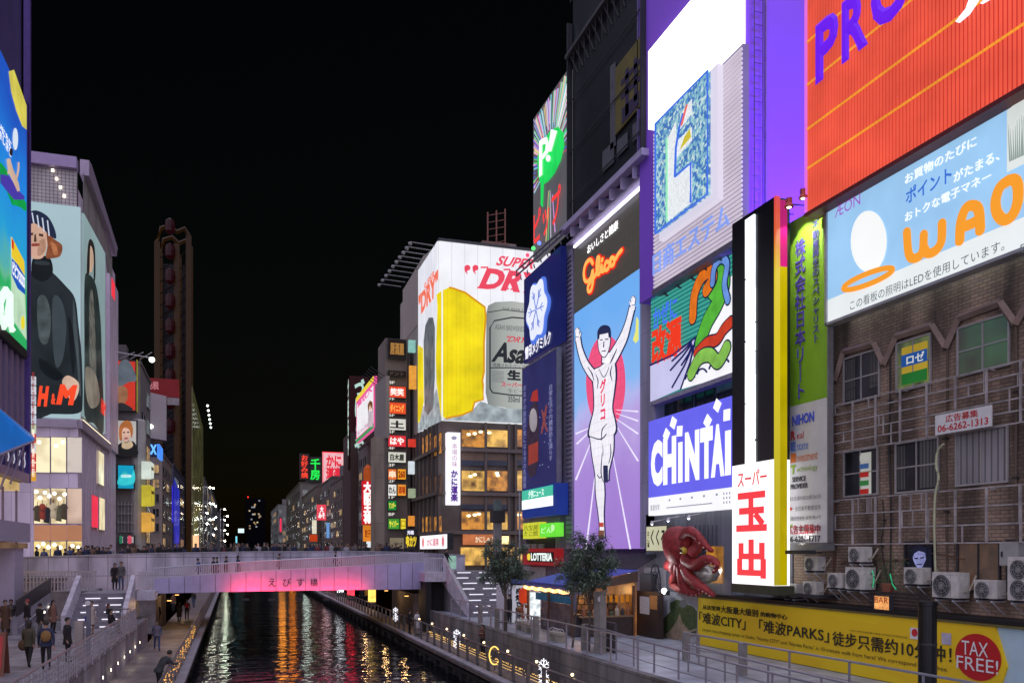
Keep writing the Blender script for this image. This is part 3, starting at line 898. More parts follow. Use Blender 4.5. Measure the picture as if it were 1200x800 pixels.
# green exclamation board
pp_ = RP(19.8)
t_ = thing('burst_billboard', 'black billboard with coloured light rays round a green speech bubble', 'billboard', pp_.w(*pp_.at(645, 290)))
r_ = rc(pp_, 625, 666, 140, 307); u0, u1, z0, z1 = r_
MB().pbox(pp_, u0, u1, z0, z1, -.35, 0).build('board', em('66646a', .7, .15, scale=.3), t_)
cx, cy = 645, 190
cu_, cz_ = pp_.at(cx, cy)
cols = ['f4b8c4', '8fe0b0', 'a8b4f8', 'ffffff', 'e0a0e8', '7fd8e8', 'f0d890', '58c878', 'c84878', '5868d8']
rays = [MB() for _ in cols]
for k in range(190):
    a = R.uniform(0, 2 * math.pi) if k < 110 else R.uniform(math.radians(20), math.radians(160))
    s0 = R.uniform(1.6, 3.0); s1 = 12
    ca, sa = math.cos(a), math.sin(a)
    if sa < -.3 and abs(ca) > .18: continue
    for _ in range(40):
        if u0 + .1 < cu_ + ca * s1 < u1 - .1 and z0 + .2 < cz_ + sa * s1 < z1 - .1: break
        s1 *= .93
    if s1 < s0 + .3: continue
    w_ = R.uniform(.03, .075)
    px_, pz_ = -sa * w_, ca * w_
    q = [(cu_ + ca * s0 - px_ * .5, cz_ + sa * s0 - pz_ * .5), (cu_ + ca * s1 - px_, cz_ + sa * s1 - pz_), (cu_ + ca * s1 + px_, cz_ + sa * s1 + pz_), (cu_ + ca * s0 + px_ * .5, cz_ + sa * s0 + pz_ * .5)]
    rays[k % len(cols)].poly(pp_, q, .02 + .002 * (k % 9), .01)
for c_, m_ in zip(cols, rays): m_.build('light_ray', em(c_, .85), t_)
bub = MB()
bub.pp(pp_, [(632, 205), (631, 185), (637, 167), (646, 154), (655, 149), (661, 156), (662, 172), (658, 188), (651, 203), (643, 213), (638, 216), (637, 243), (635, 240), (635, 216)], .09, .05)
bub.build('bubble', em('22d25a', 1.1, .3), t_)
ex = MB()
ex.pp(pp_, [(648, 152), (655, 154), (648, 178), (644, 178)], .14).pp(pp_, ell(pp_, 644.5, 186, 2.6, 4, 12), .14)
ex.pp(pp_, [(634, 166), (637.4, 163), (637.4, 205), (634, 208)], .14)
ex.pp(pp_, [(637.3, 163), (643, 161), (645, 168), (644, 180), (637.3, 188), (637.3, 183), (641, 177), (642, 169), (637.3, 170)], .141)
ex.build('lettering', em('f4fff6', 1.1), t_)
letters(t_, pp_, 'ピップ', rc(pp_, 627, 659, 250, 290), 'f03c3c', .12, .02, s=1.1)
tb_ = MB()
for (a, b) in (((613, 318), (668, 270)), ((613, 324), (668, 276))): tb_.sp(pp_, [a, b], .06, .5)
for k in range(8):
    x = 613 + 55 * k / 7; y = 318 - 48 * k / 7
    tb_.sp(pp_, [(x, y), (x, y + 6)], .04, .5).sp(pp_, [(x, y + 6), (x + 1, y + 10)], .05, .2)
tb_.build('service_rail', pt((.16, .15, .2), .5, .3), t_)
for (x, y, c_) in ((627, 300, 'ff4060'), (634, 292, '50ff70'), (641, 286, '6080ff')): MB().ball(pp_.w(*pp_.at(x, y), .55), .14).build('lamp', em(c_, 2), t_)

# navy boards
navy = '1a2060'
pn = RP(19.9)
t_ = thing('navy_billboard', 'navy billboard with a pale blue rimmed snow crystal crest', 'billboard', pn.w(*pn.at(636, 420)))
panel(t_, 'board', pn, rc(pn, 614, 657, 328, 426), -.4, 0, em('191f5c', .8, .2, sample=True))
cr = [];
for k in range(48):
    a = 2 * math.pi * k / 48
    s_ = 1 + .11 * math.cos(6 * a)
    cr.append((632 + 12.5 * s_ * math.cos(a), 364 + 36 * s_ * math.sin(a) - (12.5 * s_ * math.cos(a)) * .75))
MB().pp(pn, cr, .12, .12).build('crest_rim', em('4f74d8', 1), t_)
MB().pp(pn, [(631.3 + (x - 632) * .86, 363 + (y - 364) * .9) for x, y in cr], .18, .06).build('crest', em('e6ebfb', 1.0, .1), t_)
sn = MB()
for k in range(6):
    a = math.pi * k / 3 + .1
    c0 = (631.3, 363)
    f_ = lambda s, w: (c0[0] + 10 * s * math.cos(a) - 1.0 * w * math.sin(a), c0[1] + 28 * s * math.sin(a) + 3 * w * math.cos(a) - (10 * s * math.cos(a)) * .75)
    sn.sp(pn, [f_(.05, 0), f_(.9, 0)], .035, .2).sp(pn, [f_(.5, 0), f_(.75, 1.6)], .03, .2).sp(pn, [f_(.5, 0), f_(.75, -1.6)], .03, .2)
sn.build('snow_crystal', em('6d86d8', .8), t_)
letters(t_, pn, '雪印メグミルク', rc(pn, 616, 646, 407, 422), 'f4f4ff', .05, .03)
t_ = thing('bottle_billboard', 'dim navy billboard showing a red capped bottle and vertical writing', 'billboard', pn.w(*pn.at(632, 575)))
pn2 = RP(19.75)
panel(t_, 'board', pn2, rc(pn2, 612, 653, 432, 580), -.3, 0, em('2e2f66', .75, .2, sample=True), pt((.2, .2, .24), .5, .3), .12)
b_ = MB(); b_.pp(pn2, [(621, 480), (626, 470), (629, 470), (631, 480), (632, 500), (631, 540), (628, 556), (621, 560), (618, 548), (618, 505)], .03, .03); b_.build('bottle', em('3a2c40', .8, .4, scale=1.5), t_)
MB().pp(pn2, [(622, 470), (625, 459), (630, 456), (631, 470)], .05, .04).build('bottle_cap', em('a83430', .8), t_)
b_ = MB(); b_.pp(pn2, ell(pn2, 625.5, 492, 4.5, 14, 16), .045); b_.build('bottle_label', em('b0a8b0', .7, .3), t_)
b_ = MB(); b_.pp(pn2, [(620, 522), (631, 517), (631, 540), (620, 545)], .045); b_.build('bottle_band', em('a04038', .8, .3), t_)
p_ = MB(); limb(p_, pn2, [(635.5, 480, .6), (638, 490, 1.5), (638, 496, 1.4)], .04); limb(p_, pn2, [(641, 474, .6), (639, 488, 1.4)], .041); limb(p_, pn2, [(638, 494, 1.4), (635, 508, .7)], .042); limb(p_, pn2, [(638, 494, 1.4), (642, 506, .7)], .043); p_.pp(pn2, ell(pn2, 638.4, 485, 1.1, 2.2, 10), .046)
p_.build('jumper_figure', em('8a4648', .8), t_)
letters(t_, pn2, '日常生活の内臓脂肪を減らす', rc(pn2, 643.5, 648, 452, 540), '9a9cc8', .03, 0, s=.8, vert=True)
letters(t_, pn2, 'おなかの脂肪が気になる方の乳酸菌', rc(pn2, 613.5, 617, 452, 572), '8f91c0', .03, 0, s=.8, vert=True)
st_ = MB()
for k in range(16):
    q = (R.uniform(620, 648), R.uniform(452, 565)); st_.pp(pn2, ell(pn2, *q, .35, .5, 6), .03)
st_.build('stars', em('b8bce8', .8), t_)
pn3 = RP(19.5)
t_ = thing('news_billboard', 'small blue cabinet with a bright teal and white lit strip', 'sign', pn3.w(*pn3.at(632, 605)))
r_ = rc(pn3, 612, 652, 574, 607); u0, u1, z0, z1 = r_
MB().pbox(pn3, u0, u1, z0, z1, -.8, 0).build('cabinet', em('2440a0', .5, .2), t_)
dz = z1 - z0; du = u1 - u0
MB().pbox(pn3, u0 + .05, u1 - du * .09, z0 + dz * .3, z0 + dz * .62, .001, .04).build('white_strip', em('f6fffc', 1.3, sample=True), t_)
MB().pbox(pn3, u0 + .05, u1 - du * .09, z0 + dz * .62, z0 + dz * .96, .001, .04).build('teal_strip', em('45b89c', 1.0), t_)
letters(t_, pn3, '夕刊ニュース', (u0 + du * .22, u0 + du * .68, z0 + dz * .66, z0 + dz * .92), 'e8fff6', .07, .02)
t_ = thing('shop_sign', 'bright yellow and lime double sign over the fast food entrance', 'sign', pn3.w(*pn3.at(632, 630)))
r_ = rc(pn3, 613, 632, 613, 631)
MB().pbox(pn3, *r_, -.5, 0).build('yellow_box', em('d6d83c', .9, .25, scale=2), t_)
letters(t_, pn3, '八宝屋\nたこ焼', (r_[0] + .2, r_[1] - .2, r_[2] + .15, r_[3] - .15), '6f7c1c', .03, .01)
r_ = rc(pn3, 632.5, 652, 613.5, 629)
MB().pbox(pn3, *r_, -.5, 0).build('lime_box', em('6be03c', 1.0, .15, scale=2, sample=True), t_)
MB().pp(pn3, ell(pn3, 648, 618, 2, 4, 14), .03).build('round_mark', em('c8f8b0', .9), t_)
letters(t_, pn3, 'どん', (r_[0] + .3, r_[1] - .7, r_[2] + .25, r_[3] - .25), 'd8ffc8', .03, .0)
lb_ = thing('corner_shop', 'dark shop front with small windows under the lime sign', 'shop', pn3.w(*pn3.at(632, 700)))
p4 = RP(20)
MB().pbox(p4, *rc(p4, 613, 656, 606, 725), -1.0, -.02).build('wall', pt((.16, .14, .17), .7, 0, .3), lb_)
MB().pbox(p4, *rc(p4, 617, 650, 632, 643), 0, .05).build('dark_opening', black, lb_)
for x in (619, 626, 634): MB().pbox(p4, *rc(p4, x, x + 5, 637, 643), .051, .2).build('speaker_box', pt((.2, .2, .2), .6), lb_)
MB().pbox(p4, *rc(p4, 612, 640, 663, 690), 0, .05).build('white_wall', pt((.4, .38, .36), .6, 0, .25), lb_)
letters(lb_, p4, 'TOP', rc(p4, 615, 628, 668, 673), (.05, .05, .05), .07, .02)
t_ = thing('red_sign', 'red fast food sign box with white capitals on a black strip', 'sign', pn3.w(*pn3.at(632, 660)))
r_ = rc(pn3, 613, 652, 642.5, 661); panel(t_, 'board', pn3, r_, -.5, 0, em('8e1c1e', .8, .2), None)
MB().pbox(pn3, *rc(pn3, 619, 649, 646.5, 657.5), .001, .04).build('black_strip', em('100808', 1), t_)
letters(t_, pn3, 'LOTTERIA', rc(pn3, 623, 648, 647.5, 656.5), 'f4fff8', .06, .045)
MB().pp(pn3, ell(pn3, 620.5, 652, 1.9, 4.2, 14), .06).build('roundel', em('f0d040', 1), t_)

# the runner screen
pg = RP(20.35)
t_ = thing('runner_screen', 'giant LED screen of a white vested runner with raised arms', 'billboard', pg.w(*pg.at(710, 644)))
r_ = rc(pg, 673, 749, 290, 643); u0, u1, z0, z1 = r_
zt_ = pg.at(673, 368)[1]
MB().pbox(pg, u0, u1, zt_, z1, -.3, 0).build('dark_screen', em('4a4744', .85, .05, (.5, .5), pg, True), t_)
m = bpy.data.materials.new('lit_picture'); MATS['runner'] = m
t, n, l, b = nodes_of(m)
tc = n.new('ShaderNodeTexCoord'); sp = n.new('ShaderNodeSeparateXYZ'); l.new(tc.outputs['Object'], sp.inputs[0])
no = n.new('ShaderNodeTexNoise'); no.inputs['Scale'].default_value = .35; no.inputs['Detail'].default_value = 4; l.new(tc.outputs['Object'], no.inputs['Vector'])
ad = n.new('ShaderNodeMath'); ad.operation = 'MULTIPLY_ADD'; ad.inputs[1].default_value = 5.5; l.new(no.outputs[0], ad.inputs[0]); l.new(sp.outputs[2], ad.inputs[2])
mr = n.new('ShaderNodeMapRange'); mr.inputs[1].default_value, mr.inputs[2].default_value = 2.7, zt_ - 7 + 2.7; l.new(ad.outputs[0], mr.inputs[0])
rp_ = n.new('ShaderNodeValToRGB'); l.new(mr.outputs[0], rp_.inputs[0])
el = rp_.color_ramp.elements
el[0].position, el[0].color = 0, (*hx('9a70cc'), 1)
el[1].position, el[1].color = .97, (*hx('62aaf2'), 1)
for p_, c_ in ((.32, 'a684d6'), (.47, 'b79fe0'), (.58, 'b0b4ec'), (.66, '7fb6f2')):
    e = el.new(p_); e.color = (*hx(c_), 1)
b.inputs['Base Color'].default_value = (.1, .1, .1, 1)
l.new(rp_.outputs[0], b.inputs['Emission Color']); b.inputs['Emission Strength'].default_value = .95
m.cycles.emission_sampling = 'FRONT'
MB().pbox(pg, u0, u1, z0, zt_, -.3, 0).build('bright_screen', m, t_)
MB().pp(pg, ell(pg, 710, 448, 23, 56, 40), .015, .012).build('pink_disc', em('ee5580', 1, .08, (.5, .5), pg), t_)
tr = MB()
for a, b_ in (((695, 502), (676, 520)), ((696, 510), (675, 562)), ((702, 520), (687, 643)), ((716, 520), (739, 643)), ((722, 498), (748, 540)), ((720, 489), (748, 508)), ((722, 484), (748, 493)), ((722, 480), (748, 482)), ((694, 500), (675, 508))):
    dx, dy = b_[0] - a[0], b_[1] - a[1]; l_ = math.hypot(dx, dy); ox, oy = -dy / l_, dx / l_
    tr.pp(pg, [(a[0] - ox * .25, a[1] - oy * .25), (b_[0] - ox * .9, b_[1] - oy * .9), (b_[0] + ox * .9, b_[1] + oy * .9), (a[0] + ox * .25, a[1] + oy * .25)], .022, .01)
tr.build('track_line', em('ece6fb', 1), t_)
MB().pp(pg, [(746, 371), (748.5, 375), (748.5, 398), (745, 402), (742, 398), (745, 388)], .02).build('yellow_mark', em('dfe07a', 1), t_)
ink, fl = MB(), MB()
LB = [[(678, 396, 2.4), (680, 408, 2.6), (685.5, 424, 3.6), (693, 436, 4.6), (700, 444, 5)],
      [(741.5, 360, 2.8), (737, 378, 3.0), (731, 396, 4.4), (722, 413, 5.4), (713, 428, 6)],
      [(711, 413, 4), (711, 425, 4.6)],
      [(699, 510, 7), (701, 533, 6.2), (703, 556, 4.6), (704, 578, 4.9), (705, 600, 3.0), (706, 616, 2.4), (706, 629, 3.2)],
      [(712, 500, 7), (713, 515, 6.6), (713.5, 528, 5.6), (712, 540, 4.6), (711, 552, 3.0), (711, 562, 2.6)]]
torso = [(696, 436), (704, 430), (709, 426), (714, 425), (720, 424), (722, 440), (720, 460), (718, 478), (721, 492), (722, 504), (716, 512), (704, 514), (692, 511), (693, 497), (697, 480), (697, 460)]
head = [(702, 396), (702.5, 388), (706, 383), (711, 382), (715, 385), (716, 394), (715.5, 404), (713, 413), (709.5, 418), (706, 416), (703, 409)]
for c_ in LB: limb(ink, pg, c_, .03, 1.4); limb(fl, pg, c_, .045)
cx = sum(p[0] for p in torso) / len(torso); cy = sum(p[1] for p in torso) / len(torso)
ink.pp(pg, [(cx + (x - cx) * 1.14, cy + (y - cy) * 1.03) for x, y in torso], .031, sm=4); fl.pp(pg, torso, .052, sm=4)
ink.pp(pg, [(709 + (x - 709) * 1.14, 400 + (y - 400) * 1.06) for x, y in head], .058, sm=4); fl.pp(pg, head, .066, sm=4)
for hx0, hy0, s_ in ((677.5, 391, -1), (742.5, 354, 1)):
    for k in range(4):
        dx = (k - 1.5) * 1.15
        ch = [(hx0 + dx * .7, hy0 + 3, .75), (hx0 + dx * 1.2 + s_ * .3, hy0 - 5 - (1.2 if k in (1, 2) else 0) * 1.5, .5)]
        limb(ink, pg, ch, .032, .5); limb(fl, pg, ch, .048)
    ch = [(hx0 - s_ * 2, hy0 + 4, .8), (hx0 - s_ * 4, hy0 - 1, .5)]
    limb(ink, pg, ch, .032, .5); limb(fl, pg, ch, .048)
    limb(fl, pg, [(hx0, hy0 + 4, 2.3), (hx0 + s_ * -.3, hy0 + 9, 2.3)], .047)
ink.build('outline', em('20244e', .9), t_)
fl.build('runner_figure', em('f1eef6', 1.0, .06, (.5, .5), pg), t_)
dt = MB()
dt.pp(pg, [(702, 397), (701.5, 388), (705, 382.5), (711, 381), (715.5, 384), (716.6, 395), (714.8, 396), (714, 390), (708, 391.5), (704, 392), (703.4, 398)], .075)
for q in ([(704.5, 398), (707.5, 397.4), (707.5, 398.6), (704.5, 399)], [(710.5, 397), (714, 396.6), (714, 397.8), (710.5, 398.2)], [(708.6, 400), (709.4, 400), (709.2, 407), (708, 407)], [(706.5, 411), (711.5, 410.4), (711, 411.6), (707, 412)]): dt.pp(pg, q, .076)
for q in ([(699, 438, .2), (702, 446, .5), (701, 455, .2)], [(718.5, 428, .2), (716.5, 437, .6), (718.5, 446, .2)], [(703, 432, .2), (709, 442, .4), (715, 430, .2)], [(692, 511, .5), (705, 514.5, .7), (712, 508, .4)], [(713, 496, .2), (707, 503, .5), (706, 516, .3)], [(716.5, 520, .2), (717, 532, .5), (714.5, 543, .2)], [(707, 530, .2), (705.5, 553, .5), (708.5, 565, .2)], [(701, 556, .4), (704, 560, .5), (706, 557, .3)], [(690, 430, .2), (695, 438, .6), (697, 446, .2)], [(724, 409, .3), (719, 420, .7), (716, 426, .3)]): limb(dt, pg, q, .07)
limb(dt, pg, [(710.8, 545, 2.6), (711, 558, 2.7), (711.5, 565, 2.2)], .071)
dt.build('ink_detail', em('262a50', .9), t_)
limb(MB(), pg, [(706, 612, 2.5), (706, 617, 2.5)], .072).build('sock', em('b8433a', 1), t_)
letters(t_, pg, 'グリコ', rc(pg, 704, 711.5, 446, 493), 'e0345c', .08, .04, vert=True)
limb(MB(), pg, [(706, 621, 3.0), (706, 630, 3.4)], .073).build('shoe', em('7a4a3c', 1), t_)
letters(t_, pg, 'おいしさと健康', rc(pg, 689, 725, 288, 298.5), 'ffffff', .05, .02, s=1.4)
sc_ = MB()
gs_, gl_ = MB(), MB()
for curve in ([(697, 309), (694, 304.5), (689, 309), (686.5, 319), (687.5, 328), (691, 330), (695, 325), (697, 317), (697.3, 330), (695, 340), (692, 341.5), (691.5, 336), (696, 328), (700, 323), (704, 313), (704.6, 303), (702.6, 302.5), (701.6, 312), (702.5, 321), (705, 320), (707.5, 311), (707.5, 318), (710, 317), (711, 312), (713, 307), (716, 307.5)], [(710.5, 314), (712, 317), (715, 315), (717.5, 309), (718, 304), (720, 302), (722.5, 304), (721.5, 310), (718.5, 311.5), (717.6, 307), (720, 302), (723.5, 304), (727, 298), (731, 293.5)], [(708, 305.6), (708.5, 304)]):
    c_ = catmull([(*pg.at(*p), 0) for p in curve], 4)
    gs_.ribbon(pg, [(p[0], p[1]) for p in c_], .2, .1); gl_.ribbon(pg, [(p[0], p[1]) for p in c_], .11, .16)
gs_.build('script_shadow', em('e02414', 1.1), t_)
gl_.build('lettering', em('ffa050', 1.35), t_)
t_ = thing('canopy_roof', 'dark ribbed lean-to roof with a white light strip below the runner screen', 'roof', (20.4, 42, 6))
c4 = MB().add([(19.2, 39.0, 5.75), (19.2, 46, 5.75), (21, 46, 6.75), (21, 39.0, 6.75), (19.2, 39.0, 5.85), (19.2, 46, 5.85), (21, 46, 6.85), (21, 39.0, 6.85)], MB.BF)
c4.build('roof_sheet', pt((.07, .06, .075), .5, .2, .2), t_)
rb_ = MB()
for k in range(20): rb_.tube([(19.2, 39.1 + k * .36, 5.9), (21, 39.1 + k * .36, 6.9)], .03, 4)
rb_.build('rib', pt((.06, .055, .065), .5, .2), t_)
MB().box(19.15, 19.3, 38.9, 46, 5.35, 5.6).build('light_strip', em('f2eeff', 2.0, sample=True), t_)

# ------------------------------------------------------------------ mosaic board
pe = RP(19.5)
t_ = thing('mosaic_billboard', 'white slatted billboard with a blue mosaic square under a blank white light box', 'billboard', pe.w(*pe.at(810, 330)))
r_ = rc(pe, 766, 869, 154, 338); u0, u1, z0, z1 = r_
MB().pbox(pe, u0, u1, z0, z1, -.35, -.06).build('backing', em('8d7fb0', .5, .15, sample=True), t_)
sl = MB(); k = 0
while z0 + k * .19 < z1 - .1: sl.pbox(pe, u0, u1, z0 + k * .19, z0 + k * .19 + .1, -.06, .02); k += 1
sl.build('slats', em('e2d6e4', .72, .12), t_)
top = rc(pe, 765, 867, 76, 154)
MB().pbox(pe, top[0], top[1], top[2] + .05, top[3] + .6, -.5, .25).build('light_box', em('fdfcff', 2.2, .05, sample=True), t_)
m = bpy.data.materials.new('lit_mosaic'); t, n, l, b = nodes_of(m)
tc = n.new('ShaderNodeTexCoord'); vo = n.new('ShaderNodeTexVoronoi'); vo.inputs['Scale'].default_value = 7; l.new(tc.outputs['Object'], vo.inputs['Vector'])
rp_ = n.new('ShaderNodeValToRGB'); rp_.color_ramp.interpolation = 'CONSTANT'
for i_, (p_, c_) in enumerate(((0, '3f7cc8'), (.3, 'a8dce4'), (.5, '5fa0d8'), (.66, 'd8f2f0'), (.82, '86c0d8'))):
    e = rp_.color_ramp.elements[i_] if i_ < 2 else rp_.color_ramp.elements.new(p_)
    e.position = p_; e.color = (*hx(c_), 1)
sp = n.new('ShaderNodeSeparateColor'); l.new(vo.outputs['Color'], sp.inputs[0]); l.new(sp.outputs[0], rp_.inputs[0])
b.inputs['Base Color'].default_value = (.03, .03, .03, 1); l.new(rp_.outputs[0], b.inputs['Emission Color']); b.inputs['Emission Strength'].default_value = .8; m.cycles.emission_sampling = 'FRONT'
q = rc(pe, 779, 848, 152, 276)
MB().pbox(pe, q[0], q[1], q[2] - .3, q[3] + .3, .02, .3).build('white_ledge', em('e8e2f2', .8), t_)
q2 = rc(pe, 778, 840, 147, 275)
MB().pbox(pe, q2[0], q2[1], q2[2], q2[3], .3, .42).build('mosaic', m, t_)
def sq(a, b, c, d):  # fractions of the mosaic square
    return [(q2[0] + (q2[1] - q2[0]) * x, q2[2] + (q2[3] - q2[2]) * y) for x, y in ((a, b), (c, b), (c, d), (a, d))]
du, dz = q2[1] - q2[0], q2[3] - q2[2]
fr_ = lambda pts: [(q2[0] + du * x, q2[2] + dz * y) for x, y in pts]
w_ = MB(); w_.poly(pe, fr_([(.26, .03), (.42, .03), (.42, .84), (.26, .76)]), .46, .03).poly(pe, fr_([(.42, .03), (.72, .03), (.72, .36), (.42, .36)]), .461, .03)
w_.poly(pe, fr_([(.42, .52), (.72, .55), (.72, .66), (.46, .66)]), .462, .03).poly(pe, fr_([(.5, .74), (.72, .78), (.72, .9), (.55, .86)]), .463, .03)
w_.build('white_figure', em('e9eef0', .95, .25, scale=12), t_)
s_ = MB()
s_.stroke(pe, fr_([(0, 0), (0, 1), (1, 1), (1, 0), (0, 0)]), .05, .46).stroke(pe, fr_([(.42, .36), (.44, .6), (.5, .74), (.58, .84)]), .05, .5).stroke(pe, fr_([(.42, .36), (.72, .36), (.72, .03)]), .05, .5)
s_.build('blue_edge', em('3c6ad8', 1), t_)
MB().poly(pe, fr_([(.52, .755), (.56, .75), (.66, .88), (.63, .89)]), .5, .02).build('red_arc', em('e2645c', 1), t_)
MB().poly(pe, fr_([(.52, .555), (.72, .58), (.7, .655), (.6, .63)]), .5, .02).build('yellow_arc', em('c8b83a', 1), t_)
MB().stroke(pe, fr_([(.25, .03), (.25, .76)]), .06, .47).build('green_edge', em('8ee0b0', 1), t_)
lt_r = rc(pe, 767, 857, 298, 324)
t2 = MB(); text(t2, pe, '日商エステム', lt_r, .12, .06, .02); t2.build('lettering', em('86a2f2', .95, .15), t_)
ul = MB(); ul.pbox(pe, u0, u1, z0 - .35, z0 - .1, -.5, .1)
for k in range(6): ul.tube([pe.w(u0 + (u1 - u0) * (k + .2) / 6, z0 - .1, 0), pe.w(u0 + (u1 - u0) * (k + .8) / 6, z0 - .9, -.9)], .05, 4)
ul.build('under_truss', pt((.18, .16, .22), .5, .3), t_)

# ------------------------------------------------------------------ green medicine board
pk = RP(19.95)
t_ = thing('green_billboard', 'green billboard with blue and red characters and an abstract white breeze', 'billboard', pk.w(*pk.at(810, 470)))
r_ = rc(pk, 763, 860, 350, 470); u0, u1, z0, z1 = r_
MB().pbox(pk, u0, u1, z0, z1, -.3, 0).build('board', em('2d8a86', .85, .12, (.4, .16), pk, True), t_)
hl = MB(); k = 0
while z0 + 2.1 + k * .2 < z1 - .1: hl.pbox(pk, u0, u1, z0 + 2.1 + k * .2, z0 + 2.1 + k * .2 + .06, .001, .02); k += 1
hl.build('louvre', em('48b09a', .9), t_)
MB().pp(pk, [(763, 428), (790, 416), (817, 395), (811, 420), (799, 455), (763, 471)], .045).build('breeze', em('c6c4e8', .95, .08, sample=True), t_)
MB().pp(pk, [(799, 456), (811, 425), (816, 404), (824, 384), (828, 366), (838, 352), (846, 336), (860, 322), (860, 438)], .05).build('cloud', em('f2f2f6', 1.0, .06, sample=True), t_)
bands = (('green_swirl', '58b83c', [(822, 402), (830, 378), (842, 356), (850, 334), (846, 318), (836, 320), (834, 334), (842, 344)], .42), ('orange_swirl', 'e8761e', [(814, 372), (816, 346), (824, 326), (834, 318), (838, 326), (830, 340)], .3), ('blue_ribbon', '6a94dc', [(838, 332), (840, 314), (848, 304), (855, 310), (852, 334), (856, 352)], .17),
         ('red_ribbon', 'cc3f26', [(820, 414), (832, 402), (844, 398), (852, 386), (860, 378)], .24), ('lime_swirl', '86c052', [(814, 438), (824, 420), (836, 416), (846, 424), (856, 408)], .3))
for i_, (nm, c_, pts, w_) in enumerate(bands):
    cv = [tuple(q)[:2] for q in catmull([(*pk.at(*p), 0) for p in pts], 8)]
    MB().ribbon(pk, cv, w_ + .07, .06 + i_ * .03, .01).build('outline', em('141c40', .8), t_)
    MB().ribbon(pk, cv, w_, .075 + i_ * .03, .01).build(nm, em(c_, .9, .25, scale=2), t_)
ik = MB()
for a, b_ in (((789, 423), (812, 401)), ((787, 434), (812, 403)), ((789, 454), (814, 405)), ((800, 428), (813, 404))): ik.sp(pk, [a, ((a[0] + b_[0]) / 2 + 2, (a[1] + b_[1]) / 2 - 1), b_], .045, .07)
for q in ([(763, 428), (790, 416), (817, 395)], [(817, 396), (810, 425), (799, 456)]): ik.sp(pk, q, .05, .06)
for x, y in ((806, 446), (820, 440), (834, 434), (846, 428)): ik.sp(pk, ell(pk, x + 5, y, 6, 8, 8, 190, 330), .045, .09)
ik.build('ink_line', em('1a2060', .8), t_)
letters(t_, pk, 'かぜに', rc(pk, 767, 795, 362, 387), '4470e8', .09, .03, s=1.0)
letters(t_, pk, '改源', rc(pk, 765, 801, 386, 431), 'e8381e', .09, .045, s=1.0)
fr = MB().pbox(pk, u0, u1, z0 - .25, z0 - .05, -.4, .1).pbox(pk, u0 + .1, u0 + .2, z0 - 1.4, z0 - .1, -.2, -.1)
fr.build('frame', pt((.4, .38, .5), .4, .3), t_)

# ------------------------------------------------------------------ blue apartment board
pc_ = RP(19.8)
t_ = thing('blue_billboard', 'violet blue billboard with huge white capitals over a white strip', 'billboard', pc_.w(*pc_.at(810, 600)))
r_ = rc(pc_, 760, 857, 494, 604); u0, u1, z0, z1 = r_; dz = z1 - z0; du = u1 - u0
MB().pbox(pc_, u0, u1, z0 + dz * .19, z1, -.35, 0).build('board', em('6a68f0', .9, .08, sample=True), t_)
MB().pbox(pc_, u0, u1, z0, z0 + dz * .19, -.35, 0).build('strip', em('f4f4fa', 1.0, .05, sample=True), t_)
for w0, w1, ch in ((.04, .2, 'C'), (.21, .38, 'H'), (.405, .46, 'I'), (.49, .66, 'N'), (.67, .81, 'T'), (.79, .935, 'A'), (.94, 1.0, 'I')):
    letters(t_, pc_, ch, (u0 + du * w0, u0 + du * w1, z0 + dz * .3, z0 + dz * (.78 if ch not in 'I' else .7)), 'f8f8ff', .03, .07 if ch not in 'I' else .03, s=1.1)
for cx, cy, s_, a in ((.255, .83, .17, .1), (.345, .93, .17, .25), (.425, .83, .17, .7), (.755, .85, .17, .05), (.86, .97, .16, .15), (.96, .86, .17, .75)):
    c0 = (u0 + du * cx, z0 + dz * (cy - .02)); w_ = s_ * 2.1
    MB().poly(pc_, [(c0[0] + w_ * math.cos(a + k * math.pi / 2), c0[1] + w_ * .95 * math.sin(a + k * math.pi / 2)) for k in range(4)], .035).build('confetti_square', em('f8f8ff', 1.1), t_)
sm = MB()
for k in range(5): sm.pbox(pc_, u0 + du * (.28 + k * .14), u0 + du * (.30 + k * .14), z0 + dz * .13, z0 + dz * .15, .001, .01)
sm.pbox(pc_, u0 + du * .25, u0 + du * .8, z0 + dz * .06, z0 + dz * .07, .001, .01)
for k in range(9): sm.pbox(pc_, u0 + du * (.92 + (k % 3) * .03), u0 + du * (.93 + (k % 3) * .03), z0 + dz * (.05 + (k // 3) * .04), z0 + dz * (.07 + (k // 3) * .04), .001, .01)
sm.build('small_print', em('9a9aa8', .8), t_)
letters(t_, pc_, '賃貸住宅', (u0 + du * .03, u0 + du * .16, z0 + dz * .05, z0 + dz * .11), '50505c', .02, .0)

# ------------------------------------------------------------------ octopus restaurant front
ps = RP(20.4)
t_ = thing('octopus_restaurant', 'grey metal clad restaurant front behind the red octopus', 'shop', ps.w(*ps.at(800, 700)))
MB().pbox(ps, *rc(ps, 757, 858, 603, 750), -.6, 0).build('wall', tiles(RB, (.20, .22, .27), (.17, .19, .24), (.08, .09, .1), .42, 6, .012, .45, 0, .3), t_)
MB().pbox(ps, *rc(ps, 757, 781, 664, 750), .01, .1).build('plain_panel', pt((.42, .41, .44), .6, 0, .2), t_)
win_r = rc(ps, 829, 848, 640, 682)
MB().pbox(ps, *win_r, .01, .06).build('window', glow_room('1c0f04', 'd08a28', .8, 1.4), t_)
g_ = MB()
for k in range(11): g_.pbox(ps, *[*rc(ps, 790 + k * 5, 790.6 + k * 5, 615, 660)], .01, .04)
g_.build('batten', pt((.12, .13, .16), .5, .2), t_)
gr = MB()
